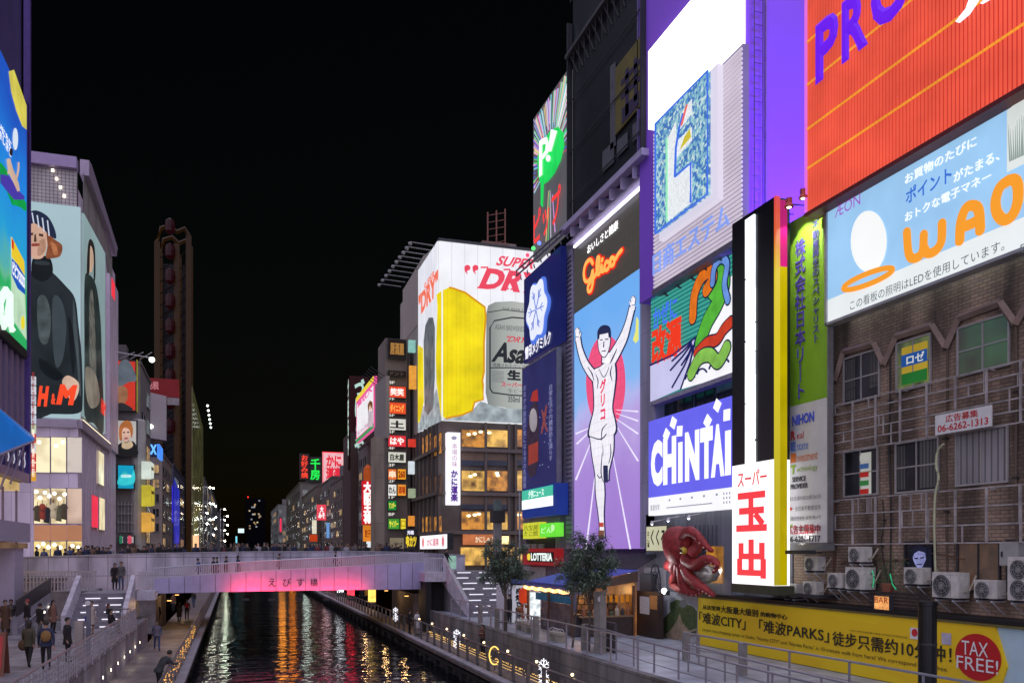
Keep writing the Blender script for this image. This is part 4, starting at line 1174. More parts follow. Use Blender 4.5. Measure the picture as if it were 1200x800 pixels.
for (x, y, rr) in ((775, 652, 1), ):
    c0 = ps.at(775, 683); gr.tube([ps.w(c0[0] + .55 * math.cos(a * math.pi / 10), c0[1] + .95 * math.sin(a * math.pi / 10), .35) for a in range(21)], .035)
    gr.tube([ps.w(c0[0] + .35 * math.cos(a * math.pi / 10), c0[1] + .6 * math.sin(a * math.pi / 10), .35) for a in range(21)], .025)
    for a in range(8): gr.tube([ps.w(*c0, .35), ps.w(c0[0] + .55 * math.cos(a * math.pi / 4), c0[1] + .95 * math.sin(a * math.pi / 4), .35)], .02, 5)
gw_ = thing('wheel_ornament', 'dark spoked iron wheel fixed to the pale wall beside the octopus', 'ornament', ps.w(*c0, .3))
gr.build('wheel', pt((.05, .05, .06), .5, .4), gw_)
MB().pbox(ps, c0[0] - 1.6, c0[0] - .3, c0[1] - .4, c0[1] + .45, .1, .4).build('mount', pt((.06, .06, .07), .6), gw_)
t_ = thing('cream_sign', 'square cream lit sign with brushed black characters near the octopus', 'sign', ps.w(*ps.at(768, 646)))
pc2 = RP(19.9)
r_ = rc(pc2, 757, 782, 616, 646)
panel(t_, 'board', pc2, r_, -.25, 0, em('d8d6b4', .75, .15, scale=1.5, sample=True), pt((.12, .11, .08), .6), .05)
letters(t_, pc2, 'くくる', rc(pc2, 763, 780, 620, 639), '1c1a10', .03, .03)
letters(t_, pc2, 'たこ家', rc(pc2, 759, 761.5, 622, 641), '1c1a10', .03, .01, vert=True)
for x, y in ((764, 611), (783, 607), (807, 604)):
    p_ = RP(19.5).w(*RP(19.5).at(x, y))
    s_ = thing('spot_lamp', 'small spot lamp on an arm over the octopus', 'lamp', p_, 'spot lamps over the octopus')
    MB().tube([p_, (20.4, p_[1], p_[2] + .15)], .025, 5).build('arm', alu, s_)
    MB().lathe((p_[0], p_[1], p_[2] - .12), [(.1, 0), (.1, .02), (.05, .16)], 10).build('shade', alu, s_)
    MB().ball((p_[0], p_[1], p_[2] - .12), .06).build('bulb', em('dfe6ff', 4), s_)

# the octopus itself: head, rolled arms, eye, headband cloth
oc = thing('octopus_figure', 'giant red octopus sculpture clinging over the restaurant entrance', 'sculpture', ps.w(*ps.at(805, 696), .8))
octm = pt((.30, .03, .03), .55, 0, .6, 5, .6)
po = lambda x, y, d: RP(20.4 - d).w(*RP(20.4 - d).at(x, y))
bo = MB()
hc = Vector(po(796, 641, .9))
up = Vector((0, .25, 1)).normalized()
P_ = []
for i in range(11):
    for j in range(16):
        a, g = math.pi * i / 10, 2 * math.pi * j / 16
        rr = .92 * math.sin(a) ** .9 * (1 - .18 * math.cos(a))
        P_.append(hc + Vector((-.0 + rr * .8 * math.cos(g), rr * math.sin(g) + .25 * math.cos(a) * -1 + .12 * math.cos(a), 1.0 * -math.cos(a))))
bo.add(P_, [[i * 16 + j, i * 16 + (j + 1) % 16, (i + 1) * 16 + (j + 1) % 16, (i + 1) * 16 + j] for i in range(10) for j in range(16)])


ARMS = [[(803, 640, 1.2), (803, 628, 1.3), (808, 622, 1.4), (818, 628, 1.35), (828, 640, 1.2), (836, 646, 1.0)],
        [(804, 655, 1.1), (815, 662, 1.25), (828, 655, 1.3), (840, 660, 1.2), (836, 671, 1.2)],
        [(803, 662, 1.1), (808, 676, 1.3), (820, 686, 1.4), (830, 692, 1.2), (838, 698, 1.0)],
        [(800, 664, 1.2), (801, 682, 1.2), (806, 692, 1.1), (818, 694, .9), (826, 689, .8)],
        [(797, 660, 1.0), (793, 672, .9), (789, 684, .8), (797, 691, .9), (803, 693, .8)],
        [(792, 657, 1.0), (784, 663, .8), (782, 660, .7), (785, 656, .7)],
        [(796, 652, 1.1), (789, 664, 1.1), (792, 676, .9), (788, 690, .7)],
        [(808, 650, 1.3), (817, 640, 1.0), (812, 630, .8), (806, 634, .9)]]
for A_ in ARMS:
    c_ = catmull([po(*q_) for q_ in A_], 7)
    bo.tube(c_, lambda s_: .25 * (1 - s_) ** .7 + .06, 10)
bo.build('body', octm, oc, smooth=True)
e_ = po(801, 645, 1.62)
MB().ball(e_, .17, 12, 8).build('eye', pt((.55, .38, .04), .3), oc, smooth=True)
MB().ball((e_[0] - .13, e_[1] - .03, e_[2]), .075, 8, 6).build('pupil', black, oc)
su = MB()
for A_ in ARMS[:5]:
    c_ = catmull([po(*q_) for q_ in A_], 7)
    for k in range(6, len(c_) - 4, 3): su.ball(c_[k] + Vector((-.14, -.05, -.1)), .045, 6, 4)
su.build('sucker', pt((.55, .3, .26), .5), oc)
bw = thing('metal_bowl', 'shiny round pale drum hanging beside the octopus arm', 'ornament', po(829, 672, .6))
MB().lathe((*po(829, 672, .7)[:2], po(829, 672, .7)[2] - .4), [(.1, 0), (.42, .12), (.55, .4), (.42, .68), (.1, .8)], 16).build('drum', pt((.5, .48, .42), .25, .5, .4, 4), bw, smooth=True)
fl_ = thing('flood_lamp', 'bright white floodlight shining on the octopus from the wall foot', 'floodlight', po(781, 692, .9))
p_ = po(781, 692, .9)
MB().box(p_[0] - .1, p_[0] + .1, p_[1] - .14, p_[1] + .14, p_[2] - .2, p_[2] + .02).build('housing', dark, fl_)
MB().ball((p_[0] - .12, p_[1], p_[2]), .14).build('bulb', em('ffffff', 8, sample=True), fl_)
l_ = bpy.data.lights.new('octopus_flood', 'POINT'); l_.energy, l_.color, l_.shadow_soft_size = 70, (.95, .96, 1), .1
o_ = bpy.data.objects.new('octopus_flood', l_); COL.link(o_); o_.parent = fl_; o_.location = (-.9, -.4, .9)

# ------------------------------------------------------------------ supermarket tower sign
pt_ = RP(19.3)
t_ = thing('tower_sign', 'tall black sign box with a white neon streak and red characters on white', 'sign', pt_.w(*pt_.at(885, 684)))
r_ = rc(pt_, 858, 907, 263, 683); u0, u1, z0, z1 = r_
zs = pt_.at(858, 546)[1]
MB().pbox(pt_, u0, u1, zs, z1, -.7, 0).build('black_face', pt((.006, .006, .008), .25, 0, .3, .5, spec=.5), t_)
MB().pbox(pt_, u0, u1, z0, zs, -.7, 0).build('white_face', em('fbf8fa', 1.25, .05, sample=True), t_)
st = MB(); uc = (u0 + u1) / 2 - .12
for k in range(9):
    x = uc + (k - 4) * .075
    zz_ = zs
    while zz_ < z1 - .3:
        L_ = R.uniform(.5, 2.6)
        st.pbox(pt_, x + R.uniform(-.01, .01), x + .05 + R.uniform(-.01, .02), zz_, min(z1 - .2, zz_ + L_), .001, .05 + .003 * k)
        zz_ += L_ + R.uniform(.0, .12)
st.build('neon_streak', em('f4fbff', 1.5, .25, scale=1.2, sample=True), t_)
m = bpy.data.materials.new('lit_edge'); t, n, l, b = nodes_of(m)
tc = n.new('ShaderNodeTexCoord'); sp = n.new('ShaderNodeSeparateXYZ'); l.new(tc.outputs['Object'], sp.inputs[0])
rp_ = n.new('ShaderNodeValToRGB'); mr = n.new('ShaderNodeMapRange'); mr.inputs[1].default_value, mr.inputs[2].default_value = 0, z1 - z0; l.new(sp.outputs[2], mr.inputs[0]); l.new(mr.outputs[0], rp_.inputs[0])
for i_, (p_, c_) in enumerate(((0, 'b8a800'), (1, 'e84038'), (.55, 'e4d008'), (.8, 'f0d414'), (.9, 'f06018'))):
    e = rp_.color_ramp.elements[i_] if i_ < 2 else rp_.color_ramp.elements.new(p_)
    e.position = p_; e.color = (*hx(c_), 1)
b.inputs['Base Color'].default_value = (.03, .03, .03, 1); l.new(rp_.outputs[0], b.inputs['Emission Color']); b.inputs['Emission Strength'].default_value = .85; m.cycles.emission_sampling = 'FRONT'
MB().box(19.302, 19.75, 27.9 - .0, 27.95, 0, .01)
ys = -u1
MB().box(19.3, 19.5, ys - .1, ys - .002, z0 + .02, z1 + .02).build('neon_side', m, t_)
MB().box(19.501, 19.84, ys - .06, ys - .002, z0 + .02, z1 - 2.6).build('yellow_side', em('c8b400', .7, .25), t_)
MB().box(19.501, 19.84, ys - .06, ys - .002, z1 - 2.598, z1 - .1).build('pink_side', em('c81878', .8, .25), t_)
MB().pbox(pt_, u0 - .1, u1 + .15, z0 - .35, z0 - .01, -.8, -.02).build('foot', pt((.05, .055, .03), .6), t_)
letters(t_, pt_, 'スーパー', rc(pt_, 865, 899, 553, 571), 'd8383c', .03, .01)
letters(t_, pt_, '玉', rc(pt_, 864, 900, 578, 623), 'f04048', .06, .04, s=1.0); letters(t_, pt_, '出', rc(pt_, 865, 899, 632, 676), 'f04048', .06, .04, s=1.0)
hs = MB()
for k in range(30):
    z = pt_.at(882, 678)[1] + k * .145
    hs.pbox(pt_, uc - .95, uc + 1.2, z, z + .001, .081, .082)

# ------------------------------------------------------------------ green vertical sign, lamps on top
pn_ = RP(20.35)
t_ = thing('green_banner_sign', 'tall vertical sign board, lime green above and white below, lit by three spots', 'sign', pn_.w(*pn_.at(945, 636)))
r_ = rc(pn_, 921, 970, 264, 636); u0, u1, z0, z1 = r_; dz = z1 - z0; du = u1 - u0
zc = pn_.at(921, 478)[1]
MB().pbox(pn_, u0, u1, zc, z1, -.15, 0).build('green_sheet', pt((.17, .36, .02), .5, 0, .15, .8), t_)
MB().pbox(pn_, u0, u1, z0, zc, -.15, 0).build('white_sheet', pt((.55, .55, .55), .5, 0, .15, .8), t_)
MB().pbox(pn_, u1, u1 + .06, z0, z1, -.2, .03).pbox(pn_, u0, u1, z0 - .3, z0 - .01, -.3, .2).build('frame', pt((.2, .2, .2), .5, .3), t_)
letters(t_, pn_, '株式会社日本リート', (u0 + du * .24, u0 + du * .5, zc + (z1 - zc) * .03, zc + (z1 - zc) * .88), (.07, .045, .32), .03, .025, vert=True)
letters(t_, pn_, '不動産再生のスペシャリスト', (u0 + du * .66, u0 + du * .82, zc + (z1 - zc) * .3, zc + (z1 - zc) * .93), (.07, .06, .25), .03, .012, vert=True)
z_ = lambda y: pn_.at(921, y)[1]
letters(t_, pn_, 'NIHON', (u0 + du * .17, u0 + du * .7, z_(501), z_(489)), (.06, .09, .5), .03, .05)
for k, (a, w_, c_) in enumerate((('R', 'eal', (.42, .03, .03)), ('E', 'state', (.08, .16, .5)), ('I', 'nvestment', (.55, .14, .02)), ('T', 'echnology', (.22, .36, .02)))):
    zb_ = z_(517 + k * 13.2); zt2 = z_(506.5 + k * 13.2)
    letters(t_, pn_, a, (u0 + du * .13, u0 + du * .26, zb_, zt2), c_, .03, .05)
    letters(t_, pn_, w_, (u0 + du * .29, u0 + du * (.29 + .055 * len(w_)), zb_, zb_ + (zt2 - zb_) * .75), c_, .03, .0)
letters(t_, pn_, 'SERVICE\nPROVIDER', (u0 + du * .13, u0 + du * .55, z_(574), z_(560)), (.06, .06, .06), .03, .01)
for k, w_ in enumerate(('国土交通大臣(2)第7265号', '全日本不動産協会', '近畿財務局長(金商)第64号', '第二種金融商品取引業協会')):
    letters(t_, pn_, w_, (u0 + du * (.08 if k % 2 == 0 else .24), u0 + du * .86, z_(588 + k * 11.5), z_(582.5 + k * 11.5)), (.1, .1, .1), .03, .0)
MB().pp(pn_, ell(pn_, 926.5, 596, 2.2, 2, 10), .03).build('red_mark', pt((.5, .03, .02), nz=0), t_)
MB().pp(pn_, [(924, 620), (926, 615), (930, 614), (927, 618), (926, 623)], .03).build('leaf_mark', pt((.2, .4, .03), nz=0), t_)
letters(t_, pn_, '広告主募集中', (u0 + du * .06, u0 + du * .84, z_(626), z_(615.5)), (.42, .03, .05), .03, .01)
letters(t_, pn_, '06-6281-1717', (u0 + du * .06, u0 + du * .84, z_(635), z_(628)), (.05, .05, .05), .03, .01)
for k, f in enumerate((.14, .5, .84)):
    p_ = pn_.w(u0 + du * f, z1 + .25, .75)
    s_ = thing('sign_spot', 'red rimmed spot lamp over the lime vertical sign', 'lamp', p_, 'spot lamps over the lime sign')
    MB().tube([p_, pn_.w(u0 + du * f, z1 + .3, -.1)], .03, 5).build('arm', dark, s_)
    MB().lathe((p_[0], p_[1], p_[2] - .12), [(.17, 0), (.17, .05), (.12, .14), (.12, .34), (.02, .36)], 12).build('shade', pt((.4, .06, .04), .4, .2), s_)
    MB().ball((p_[0], p_[1], p_[2] - .1), .1, sz=.5).build('bulb', em('fff6d8', 6), s_)
    l_ = bpy.data.lights.new('sign_spot', 'SPOT'); l_.energy, l_.color, l_.spot_size, l_.spot_blend = 420, (1, .95, .8), math.radians(95), .6
    o_ = bpy.data.objects.new('sign_spot', l_); COL.link(o_); o_.parent = s_; o_.location = (0, 0, -.2)
    o_.rotation_euler = Vector((.28, 0, -1)).to_track_quat('-Z', 'Y').to_euler()
l_ = bpy.data.lights.new('sign_uplight', 'SPOT'); l_.energy, l_.color, l_.spot_size, l_.spot_blend = 45, (1, 1, .95), math.radians(110), .7
t5 = thing('sign_uplight', 'dark trough lamp lighting the foot of the lime and white sign', 'lamp', pn_.w((u0 + u1) / 2, z0 - .3, .5))
MB().pbox(pn_, u0 + .2, u1 - .2, z0 - .42, z0 - .28, .35, .6).build('housing', dark, t5)
MB().pbox(pn_, u0 + .3, u0 + .34, z0 - .4, z0 - .34, 0, .35).pbox(pn_, u1 - .34, u1 - .3, z0 - .4, z0 - .34, 0, .35).build('bracket', dark, t5)
o_ = bpy.data.objects.new('sign_uplight', l_); COL.link(o_); o_.parent = t5; o_.location = (0, 0, .1)
o_.rotation_euler = Vector((.35, 0, 1)).to_track_quat('-Z', 'Y').to_euler()

# ------------------------------------------------------------------ red ribbed board
pr_ = RP(19.7)
t_ = thing('red_billboard', 'huge red ribbed neon billboard with violet capitals', 'billboard', pr_.w(*pr_.at(1070, 190)))
a_ = pr_.at(947, 249); b_ = pr_.at(1250, 60)
u0, u1, z0, z1 = a_[0], b_[0], a_[1], 40
MB().pbox(pr_, u0, u1, z0, z1, -.4, -.03).build('board', em('c0322e', .85, .15, sample=True), t_)
rb_ = MB(); k = 0
while u0 + k * .145 < u1: rb_.pbox(pr_, u0 + k * .145, u0 + k * .145 + .055, z0, z1, -.029, .03); k += 1
rb_.build('rib', em('e85a44', .95, .2), t_)
for y in (50, 100, 152, 198):
    z = pr_.at(947, y)[1]
    MB().pbox(pr_, u0, u1, z - .035, z + .035, .031, .06).build('lamp_strip', em('f09a30', 1, .2, (.2, 9), pr_), t_)
for ch, x0, x1, yb_, yt_ in (('P', 959, 986, 101, 26), ('R', 990, 1021, 77, -22), ('O', 1024, 1073, 45, -72)):
    za = pr_.at(x0, yb_)[1]; zb = pr_.at(x0, yt_)[1]
    r_ = (pr_.at(x0, 0)[0], pr_.at(x1, 0)[0], za, za + 2.1)
    letters(t_, pr_, ch, r_, '6a1ee8', .2, .045, s=.95, th=.15)
u_ = pr_.at(1082, 0)[0]; za = pr_.at(1024, 38)[1]
letters(t_, pr_, 'M', (u_, u_ + 1.9, za + .1, za + 2.2), '6a1ee8', .2, .045, th=.15)
MB().pp(pr_, [(1126, 27), (1138, 12), (1145, -8), (1150, -30), (1160, -40), (1152, 0), (1140, 18), (1128, 28)], .2, .1).pp(pr_, [(1155, 6), (1175, -14), (1190, -40), (1205, -60), (1180, -8)], .2, .1).build('white_swash', em('fbf6ff', 1.2), t_)
MB().pbox(pr_, u0 - .1, u1, z0 - .16, z0 - .02, -.5, .1).build('foot_beam', pt((.14, .02, .02), .5, .2), t_)
MB().pbox(pr_, u0 - .08, u0 - .01, z0, z1, -.4, .1).build('edge_tube', em('e070d8', .9), t_)

# ------------------------------------------------------------------ pale blue point-card board
pw_ = RP(20.1)
t_ = thing('pale_blue_billboard', 'wide pale blue billboard with large orange rounded capitals and an orange ring', 'billboard', pw_.w(*pw_.at(1085, 340)))
r_ = rc(pw_, 970, 1262, 246, 378); u0, u1, z0, z1 = r_; dz = z1 - z0
zw = z0 + dz * .2
MB().pbox(pw_, u0, u1, zw, z1, -.3, 0).build('blue_face', em('9ccaf0', .95, .1, sample=True), t_)
MB().pbox(pw_, u0, u1, z0, zw, -.3, 0).build('white_face', em('e6ecec', .95, .06, sample=True), t_)
MB().pbox(pw_, u0 - .08, u1, z0 - .1, z0 - .005, -.35, .06).pbox(pw_, u0 - .1, u0 - .005, z0 - .1, z1 + .1, -.35, .06).pbox(pw_, u0 - .1, u1, z1 + .005, z1 + .14, -.35, .1).build('frame', pt((.4, .4, .4), .4, .4), t_)
og = 'ee982c'
rr = lambda x0, x1, y0, y1: rc(pw_, x0, x1, y0, y1)
letters(t_, pw_, 'ÆON', rr(979, 1009, 243, 256), '9a5cc0', .03, .0)
letters(t_, pw_, 'お買物のたびに', rr(1061, 1145, 205, 217), 'f6fbff', .03, .015)
letters(t_, pw_, 'ポイント', rr(1062, 1116, 222, 240), '3c6ec8', .03, .025)
letters(t_, pw_, 'がたまる、', rr(1118, 1172, 202, 215), 'f6fbff', .03, .02)
letters(t_, pw_, 'おトクな電子マネー', rr(1061, 1162, 250, 261), 'f6fbff', .03, .015)
s_ = MB()
def st2(pts, w=.2):
    c_ = catmull([(u, z, 0) for u, z in [pw_.at(*p) for p in pts]], 5)
    s_.ribbon(pw_, [(p[0], p[1]) for p in c_], w, .05 + R.random() * .02)
st2([(1064, 272), (1066, 296), (1071, 303), (1079, 300), (1083, 292), (1084, 275)], .14)
st2([(1084, 290), (1088, 297), (1097, 294), (1104, 283), (1105, 262)], .14)
st2([(1126, 282), (1127, 262), (1132, 246), (1140, 241), (1148, 246), (1150, 270)], .15); st2([(1127, 267), (1138, 263), (1149, 257)], .15)
st2([(1183, 212), (1173, 220), (1168, 236), (1170, 250), (1178, 258), (1188, 252), (1194, 236), (1194, 218), (1190, 211), (1183, 212)], .15)
st2([(1212, 240), (1212, 200), (1226, 178), (1240, 190), (1241, 225)], .15)
s_.build('lettering', em(og, 1), t_)
rg = MB()
rp2 = [(1019 + 29 * math.cos(a) , 327 - 6.5 * math.sin(a) - 11 * math.cos(a)) for a in [2 * math.pi * k / 32 for k in range(33)]]
rg.ribbon(pw_, [pw_.at(*p) for p in rp2], .085, .09); rg.build('orange_ring', em(og, 1), t_)
MB().pp(pw_, ell(pw_, 1019, 283, 21, 36, 28), .04).build('white_oval', em('f0f2f0', 1, .05), t_)
letters(t_, pw_, 'この看板の照明はLEDを使用しています。', rr(997, 1178, 353, 364), '505860', .03, .0)
letters(t_, pw_, 'ÆON CARD', rr(1194, 1240, 288, 298), '505860', .03, .0)
MB().pp(pw_, [(1181, 130), (1215, 102), (1215, 185), (1181, 202)], .03).build('card_picture', em('dfe6e2', .9, .1), t_)
le = MB()
for k in range(14):
    x = 1184 + k * 2.2; le.pp(pw_, [(x, 190 - k), (x + R.uniform(-2, 2), 150 - k * 1.5 + R.uniform(-6, 6)), (x + 1.6, 189 - k)], .045)
le.build('card_leaf', em('98a8a0', .8), t_)

# ------------------------------------------------------------------ hoarding, air conditioners, bar sign
ph = RP(20.0)
hb = thing('hoarding', 'long yellow hoarding with black Chinese writing and a red tax free disc', 'hoarding', ph.w(*ph.at(1000, 790)))
zt_, zb_ = 4.62, 2.52
ua, ub, uc, ud = ph.at(818, 700)[0], ph.at(1166, 700)[0], ph.at(1180, 700)[0], ph.at(1290, 700)[0]
def yel():
    m = bpy.data.materials.new('printed_sheet'); t, n, l, b = nodes_of(m); b.inputs['Roughness'].default_value = .55
    tc = n.new('ShaderNodeTexCoord'); mp = n.new('ShaderNodeMapping'); mp.inputs['Scale'].default_value = (0, .35, .9); mp.inputs['Rotation'].default_value = (.5, 0, 0); l.new(tc.outputs['Object'], mp.inputs[0])
    w_ = n.new('ShaderNodeTexVoronoi'); w_.inputs['Scale'].default_value = .8; l.new(mp.outputs[0], w_.inputs['Vector'])
    mx = n.new('ShaderNodeMix'); mx.data_type = 'RGBA'; sp = n.new('ShaderNodeSeparateColor'); l.new(w_.outputs['Color'], sp.inputs[0]); l.new(sp.outputs[0], mx.inputs[0])
    mx.inputs[6].default_value = (.72, .46, .006, 1); mx.inputs[7].default_value = (.76, .56, .007, 1); l.new(mx.outputs[2], b.inputs['Base Color'])
    return m
MB().poly(ph, [(ua, zb_), (ub, zb_), (uc, (zb_ + zt_) / 2), (ub, zt_), (ua, zt_)], 0, .06).build('yellow_sheet', yel(), hb)
MB().pbox(ph, ub - .3, ud, zb_, zt_, -.1, -.063).build('pale_blue_sheet', pt((.38, .52, .56), .5, 0, .1), hb)
MB().pbox(ph, ua, ud, zt_ + .005, zt_ + .07, -.1, .04).pbox(ph, ua, ud, zb_ - .03, zb_ - .002, -.1, .03).build('rail', pt((.12, .1, .03), .5), hb)
ink_c = (.02, .018, .01)
def hl(s, x0, x1, z0, z1, b_=.01, c=ink_c, **k): letters(hb, ph, s, (ph.at(x0, 700)[0], ph.at(x1, 700)[0], z0, z1), c, .035, b_, **k)
hl('从这里到', 824, 844, 4.13, 4.33, .005); hl('大阪最大级别', 845, 889, 4.07, 4.38, .02); hl('的购物中心', 892, 923, 4.11, 4.31, .005)
hl('「难波CITY」「难波PARKS」', 820, 972, 3.48, 4.0, .012); hl('徒步只需约10分钟！', 976, 1116, 3.42, 3.92, .012)
hl('Largest class shopping center in Osaka. "Namba CITY" and "Namba Parks" is 10-minute walk from here! We correspond to tax free.', 824, 1112, 3.12, 3.3, .0)
hl('让您心动的丰富品牌与美食 近在咫尺的购物乐园', 996, 1064, 3.99, 4.05, .0)
MB().poly(ph, [(ph.at(1146, 700)[0] + .78 * math.cos(a * math.pi / 24), 3.72 + .66 * math.sin(a * math.pi / 24)) for a in range(48)], .02).build('red_disc', pt((.45, .012, .015), .5, 0, .1), hb)
hl('TAX', 1128, 1159, 3.75, 4.15, .0, (.7, .68, .66)); hl('FREE!', 1122, 1171, 3.32, 3.7, .0, (.7, .68, .66))
MB().pbox(ph, ph.at(1067, 700)[0], ph.at(1078, 700)[0], 4.0, 4.35, .005, .02).build('white_card', pt((.6, .6, .58), .5), hb)
MB().poly(ph, [(ph.at(1072.5, 700)[0] + .12 * math.cos(a * math.pi / 8), 4.2 + .12 * math.sin(a * math.pi / 8)) for a in range(16)], .03).build('flower_mark', pt((.5, .02, .03), .5), hb)
MB().pbox(ph, ph.at(1104, 700)[0], ph.at(1115, 700)[0], 3.96, 4.3, .005, .02).build('violet_card', pt((.4, .38, .45), .5), hb)
MB().pbox(ph, ua, ud, zt_ + .08, zt_ + .2, -1.0, -.02).build('ledge', black, hb)
npn = thing('nature_panel', 'photo mural hoarding of a leafy rock hill beside the yellow sheet', 'hoarding', ph.w(*ph.at(795, 750)))
r_ = (ph.at(772, 700)[0], ph.at(817.5, 700)[0], zb_, 4.75)
MB().pbox(ph, *r_, -.08, 0).build('sheet', pt((.33, .34, .37), .55, 0, .2, 1.5), npn)
lf = pt((.055, .085, .03), .6, 0, .7, 5); rk = pt((.27, .20, .14), .7, 0, .4, 3)
hill = [(773, 736), (778, 724), (786, 716), (785, 706), (793, 702), (801, 704), (806, 708), (812, 710), (817, 716), (817, 745), (804, 744), (795, 738), (785, 744), (774, 748)]
MB().pp(ph, hill, .008, .006).build('mural_hill', lf, npn)
MB().pp(ph, [(778, 744), (786, 738), (793, 728), (797, 718), (799, 728), (806, 736), (813, 745), (800, 749), (786, 749)], .014, .005).build('mural_rock', rk, npn)
MB().pp(ph, [(797, 703), (803, 702), (806, 708), (801, 712), (796, 710)], .013, .004).build('mural_peak', pt((.12, .12, .13), .7), npn)
pdk = RP(19.3)
dp = thing('brown_hoarding', 'dark brown panel with a pale notice and orange sheet beside the mural', 'hoarding', pdk.w(*pdk.at(758, 745)))
r_ = (pdk.at(745, 700)[0], pdk.at(771, 700)[0], 2.5, 4.75)
MB().pbox(pdk, *r_, -.3, 0).build('board', pt((.035, .022, .02), .5, 0, .3), dp)
MB().pbox(pdk, *rc(pdk, 750, 761, 698, 718), .002, .015).build('notice', pt((.5, .5, .52), .6, 0, .15, 6), dp)
MB().pbox(pdk, *rc(pdk, 761.5, 770, 697, 713), .002, .01).build('orange_sheet', pt((.5, .22, .07), .5, 0, .5, 2), dp)
bp = thing('black_post', 'thick black round post standing before the yellow hoarding', 'post', (17.6, 18.3, 2.5))
MB().lathe((17.65, 18.3, 2.5), [(.3, 0), (.3, .06), (.235, .08), (.235, 2.75), (.26, 2.76), (.26, 2.86), (.2, 2.88)], 20).build('shaft', pt((.01, .01, .011), .35, .3), bp, smooth=False)
MB().lathe((17.65, 18.3, 4.2), [(.24, 0), (.245, .01), (.245, .05), (.24, .06)], 20).build('band', pt((.03, .03, .03), .4, .3), bp)


def make_ac(kind, label):
    w_, h_, d_ = {'wide': (1.0, .82, .42), 'tall': (.95, 1.25, .4), 'small': (.78, .58, .34)}[kind]
    t_ = thing('air_conditioner', label, 'air conditioner', (0, 0, 0))
    body = pt((.5, .48, .44), .5, 0, .35, 3)
    p = Pl((0, 0), (0, -1))
    MB().pbox(p, -w_ / 2, w_ / 2, 0.06, h_, -d_ / 2, d_ / 2).build('casing', body, t_)
    MB().pbox(p, w_ * .2, w_ * .205, .1, h_ - .04, d_ / 2, d_ / 2 + .004).pbox(p, -w_ / 2, w_ / 2, h_ * .9, h_ * .905, d_ / 2, d_ / 2 + .003).build('seam', pt((.1, .1, .1), .6), t_)
    for cz in ([h_ * .5] if kind != 'tall' else [h_ * .28, h_ * .72]):
        rr_ = min(w_ * .33, h_ * .4 if kind != 'tall' else h_ * .21)
        c0 = -w_ * .13
        f_ = MB().poly(p, [(c0 + rr_ * math.cos(a * math.pi / 12), cz + rr_ * math.sin(a * math.pi / 12)) for a in range(24)], d_ / 2 + .006, .005)
        fan = f_.build('fan_opening', pt((.05, .05, .05), .6), t_)
        g = MB()
        for q in (.35, .62, .86, 1.0): g.tube([p.w(c0 + rr_ * q * math.cos(a * math.pi / 10), cz + rr_ * q * math.sin(a * math.pi / 10), d_ / 2 + .02) for a in range(21)], .009, 4)
        for a in range(8): g.tube([p.w(c0, cz, d_ / 2 + .02), p.w(c0 + rr_ * math.cos(a * math.pi / 4), cz + rr_ * math.sin(a * math.pi / 4), d_ / 2 + .02)], .007, 4)
        g.poly(p, [(c0 + rr_ * .25 * math.cos(a * math.pi / 6), cz + rr_ * .25 * math.sin(a * math.pi / 6)) for a in range(12)], d_ / 2 + .03, .01)
        g.build('fan_guard', pt((.22, .22, .21), .5), t_)
    for s in (-1, 1): MB().pbox(p, s * w_ * .32 - .05, s * w_ * .32 + .05, 0, .06, -d_ / 2 - .03, d_ / 2 + .03).build('foot', dark, t_)
    for s in (-1, 1):
        MB().pbox(p, s * w_ * .32 - .02, s * w_ * .32 + .02, -.05, -.002, -d_ / 2 - .15, d_ / 2 + .05).tube([p.w(s * w_ * .32, -.05, d_ / 2), p.w(s * w_ * .32, -.4, -d_ / 2 - .1)], .02, 4).build('bracket', alu, t_)
    MB().tube([p.w(w_ / 2, h_ * .3, 0), p.w(w_ / 2 + .15, h_ * .35, -.05), p.w(w_ / 2 + .2, h_ * .9, -.25)], .03, 6).build('pipe', pt((.3, .27, .2), .7), t_)
    return t_


ACS = [('small', 930, 701, 'boxy grey air conditioner lowest at the corner beneath the lime sign'), ('small', 953, 699, 'second air conditioner with rusty grille beside the lowest one under the lime sign'), ('small', 955, 670, 'air conditioner with a rust stained grille raised above two others'),
       ('small', 983, 690, 'cream air conditioner on the red ledge beside a stacked pair'), ('small', 1008, 660, 'upper cream air conditioner of the stacked pair with round fans'), ('wide', 1008, 692, 'lower taller cream air conditioner of the stacked pair'),
       ('small', 1075, 686, 'low air conditioner under the window with the glowing face'), ('wide', 1114, 702, 'large cream air conditioner with square grille below the brick pier'), ('small', 1160, 703, 'small air conditioner in front of the curtained ground window'), ('tall', 1205, 706, 'tall twin fan air conditioner at the far end of the brick wall row')]
protos = {}
pac = RP(20.5)
for k, x, y, lab in ACS:
    u, z = pac.at(x, y)
    loc = pac.w(u, z)
    if k not in protos:
        t_ = protos[k] = make_ac(k, lab); t_['group'] = 'air conditioners on the brick wall'; t_.location = loc
    else: t_ = copy_tree(protos[k], loc, None, lab, 'air conditioners on the brick wall')
mb_ = thing('meter_box', 'plain pale metal box on the wall above the tall air conditioner', 'box', pac.w(*pac.at(1186, 668)))
MB().pbox(RP(20.8), *rc(RP(20.8), 1176, 1198, 636, 662), -.15, .15).build('casing', pt((.3, .3, .29), .5, .1, .2), mb_)
MB().pbox(RP(20.8), *rc(RP(20.8), 1178, 1180, 646, 652), .151, .17).build('latch', dark, mb_)
pbr = RP(20.05)
t_ = thing('bar_sign', 'small glowing sign reading bar on top of the hoarding', 'sign', pbr.w(*pbr.at(1034, 716)))
r_ = (pbr.at(1024, 700)[0], pbr.at(1043, 700)[0], 4.72, 5.28)
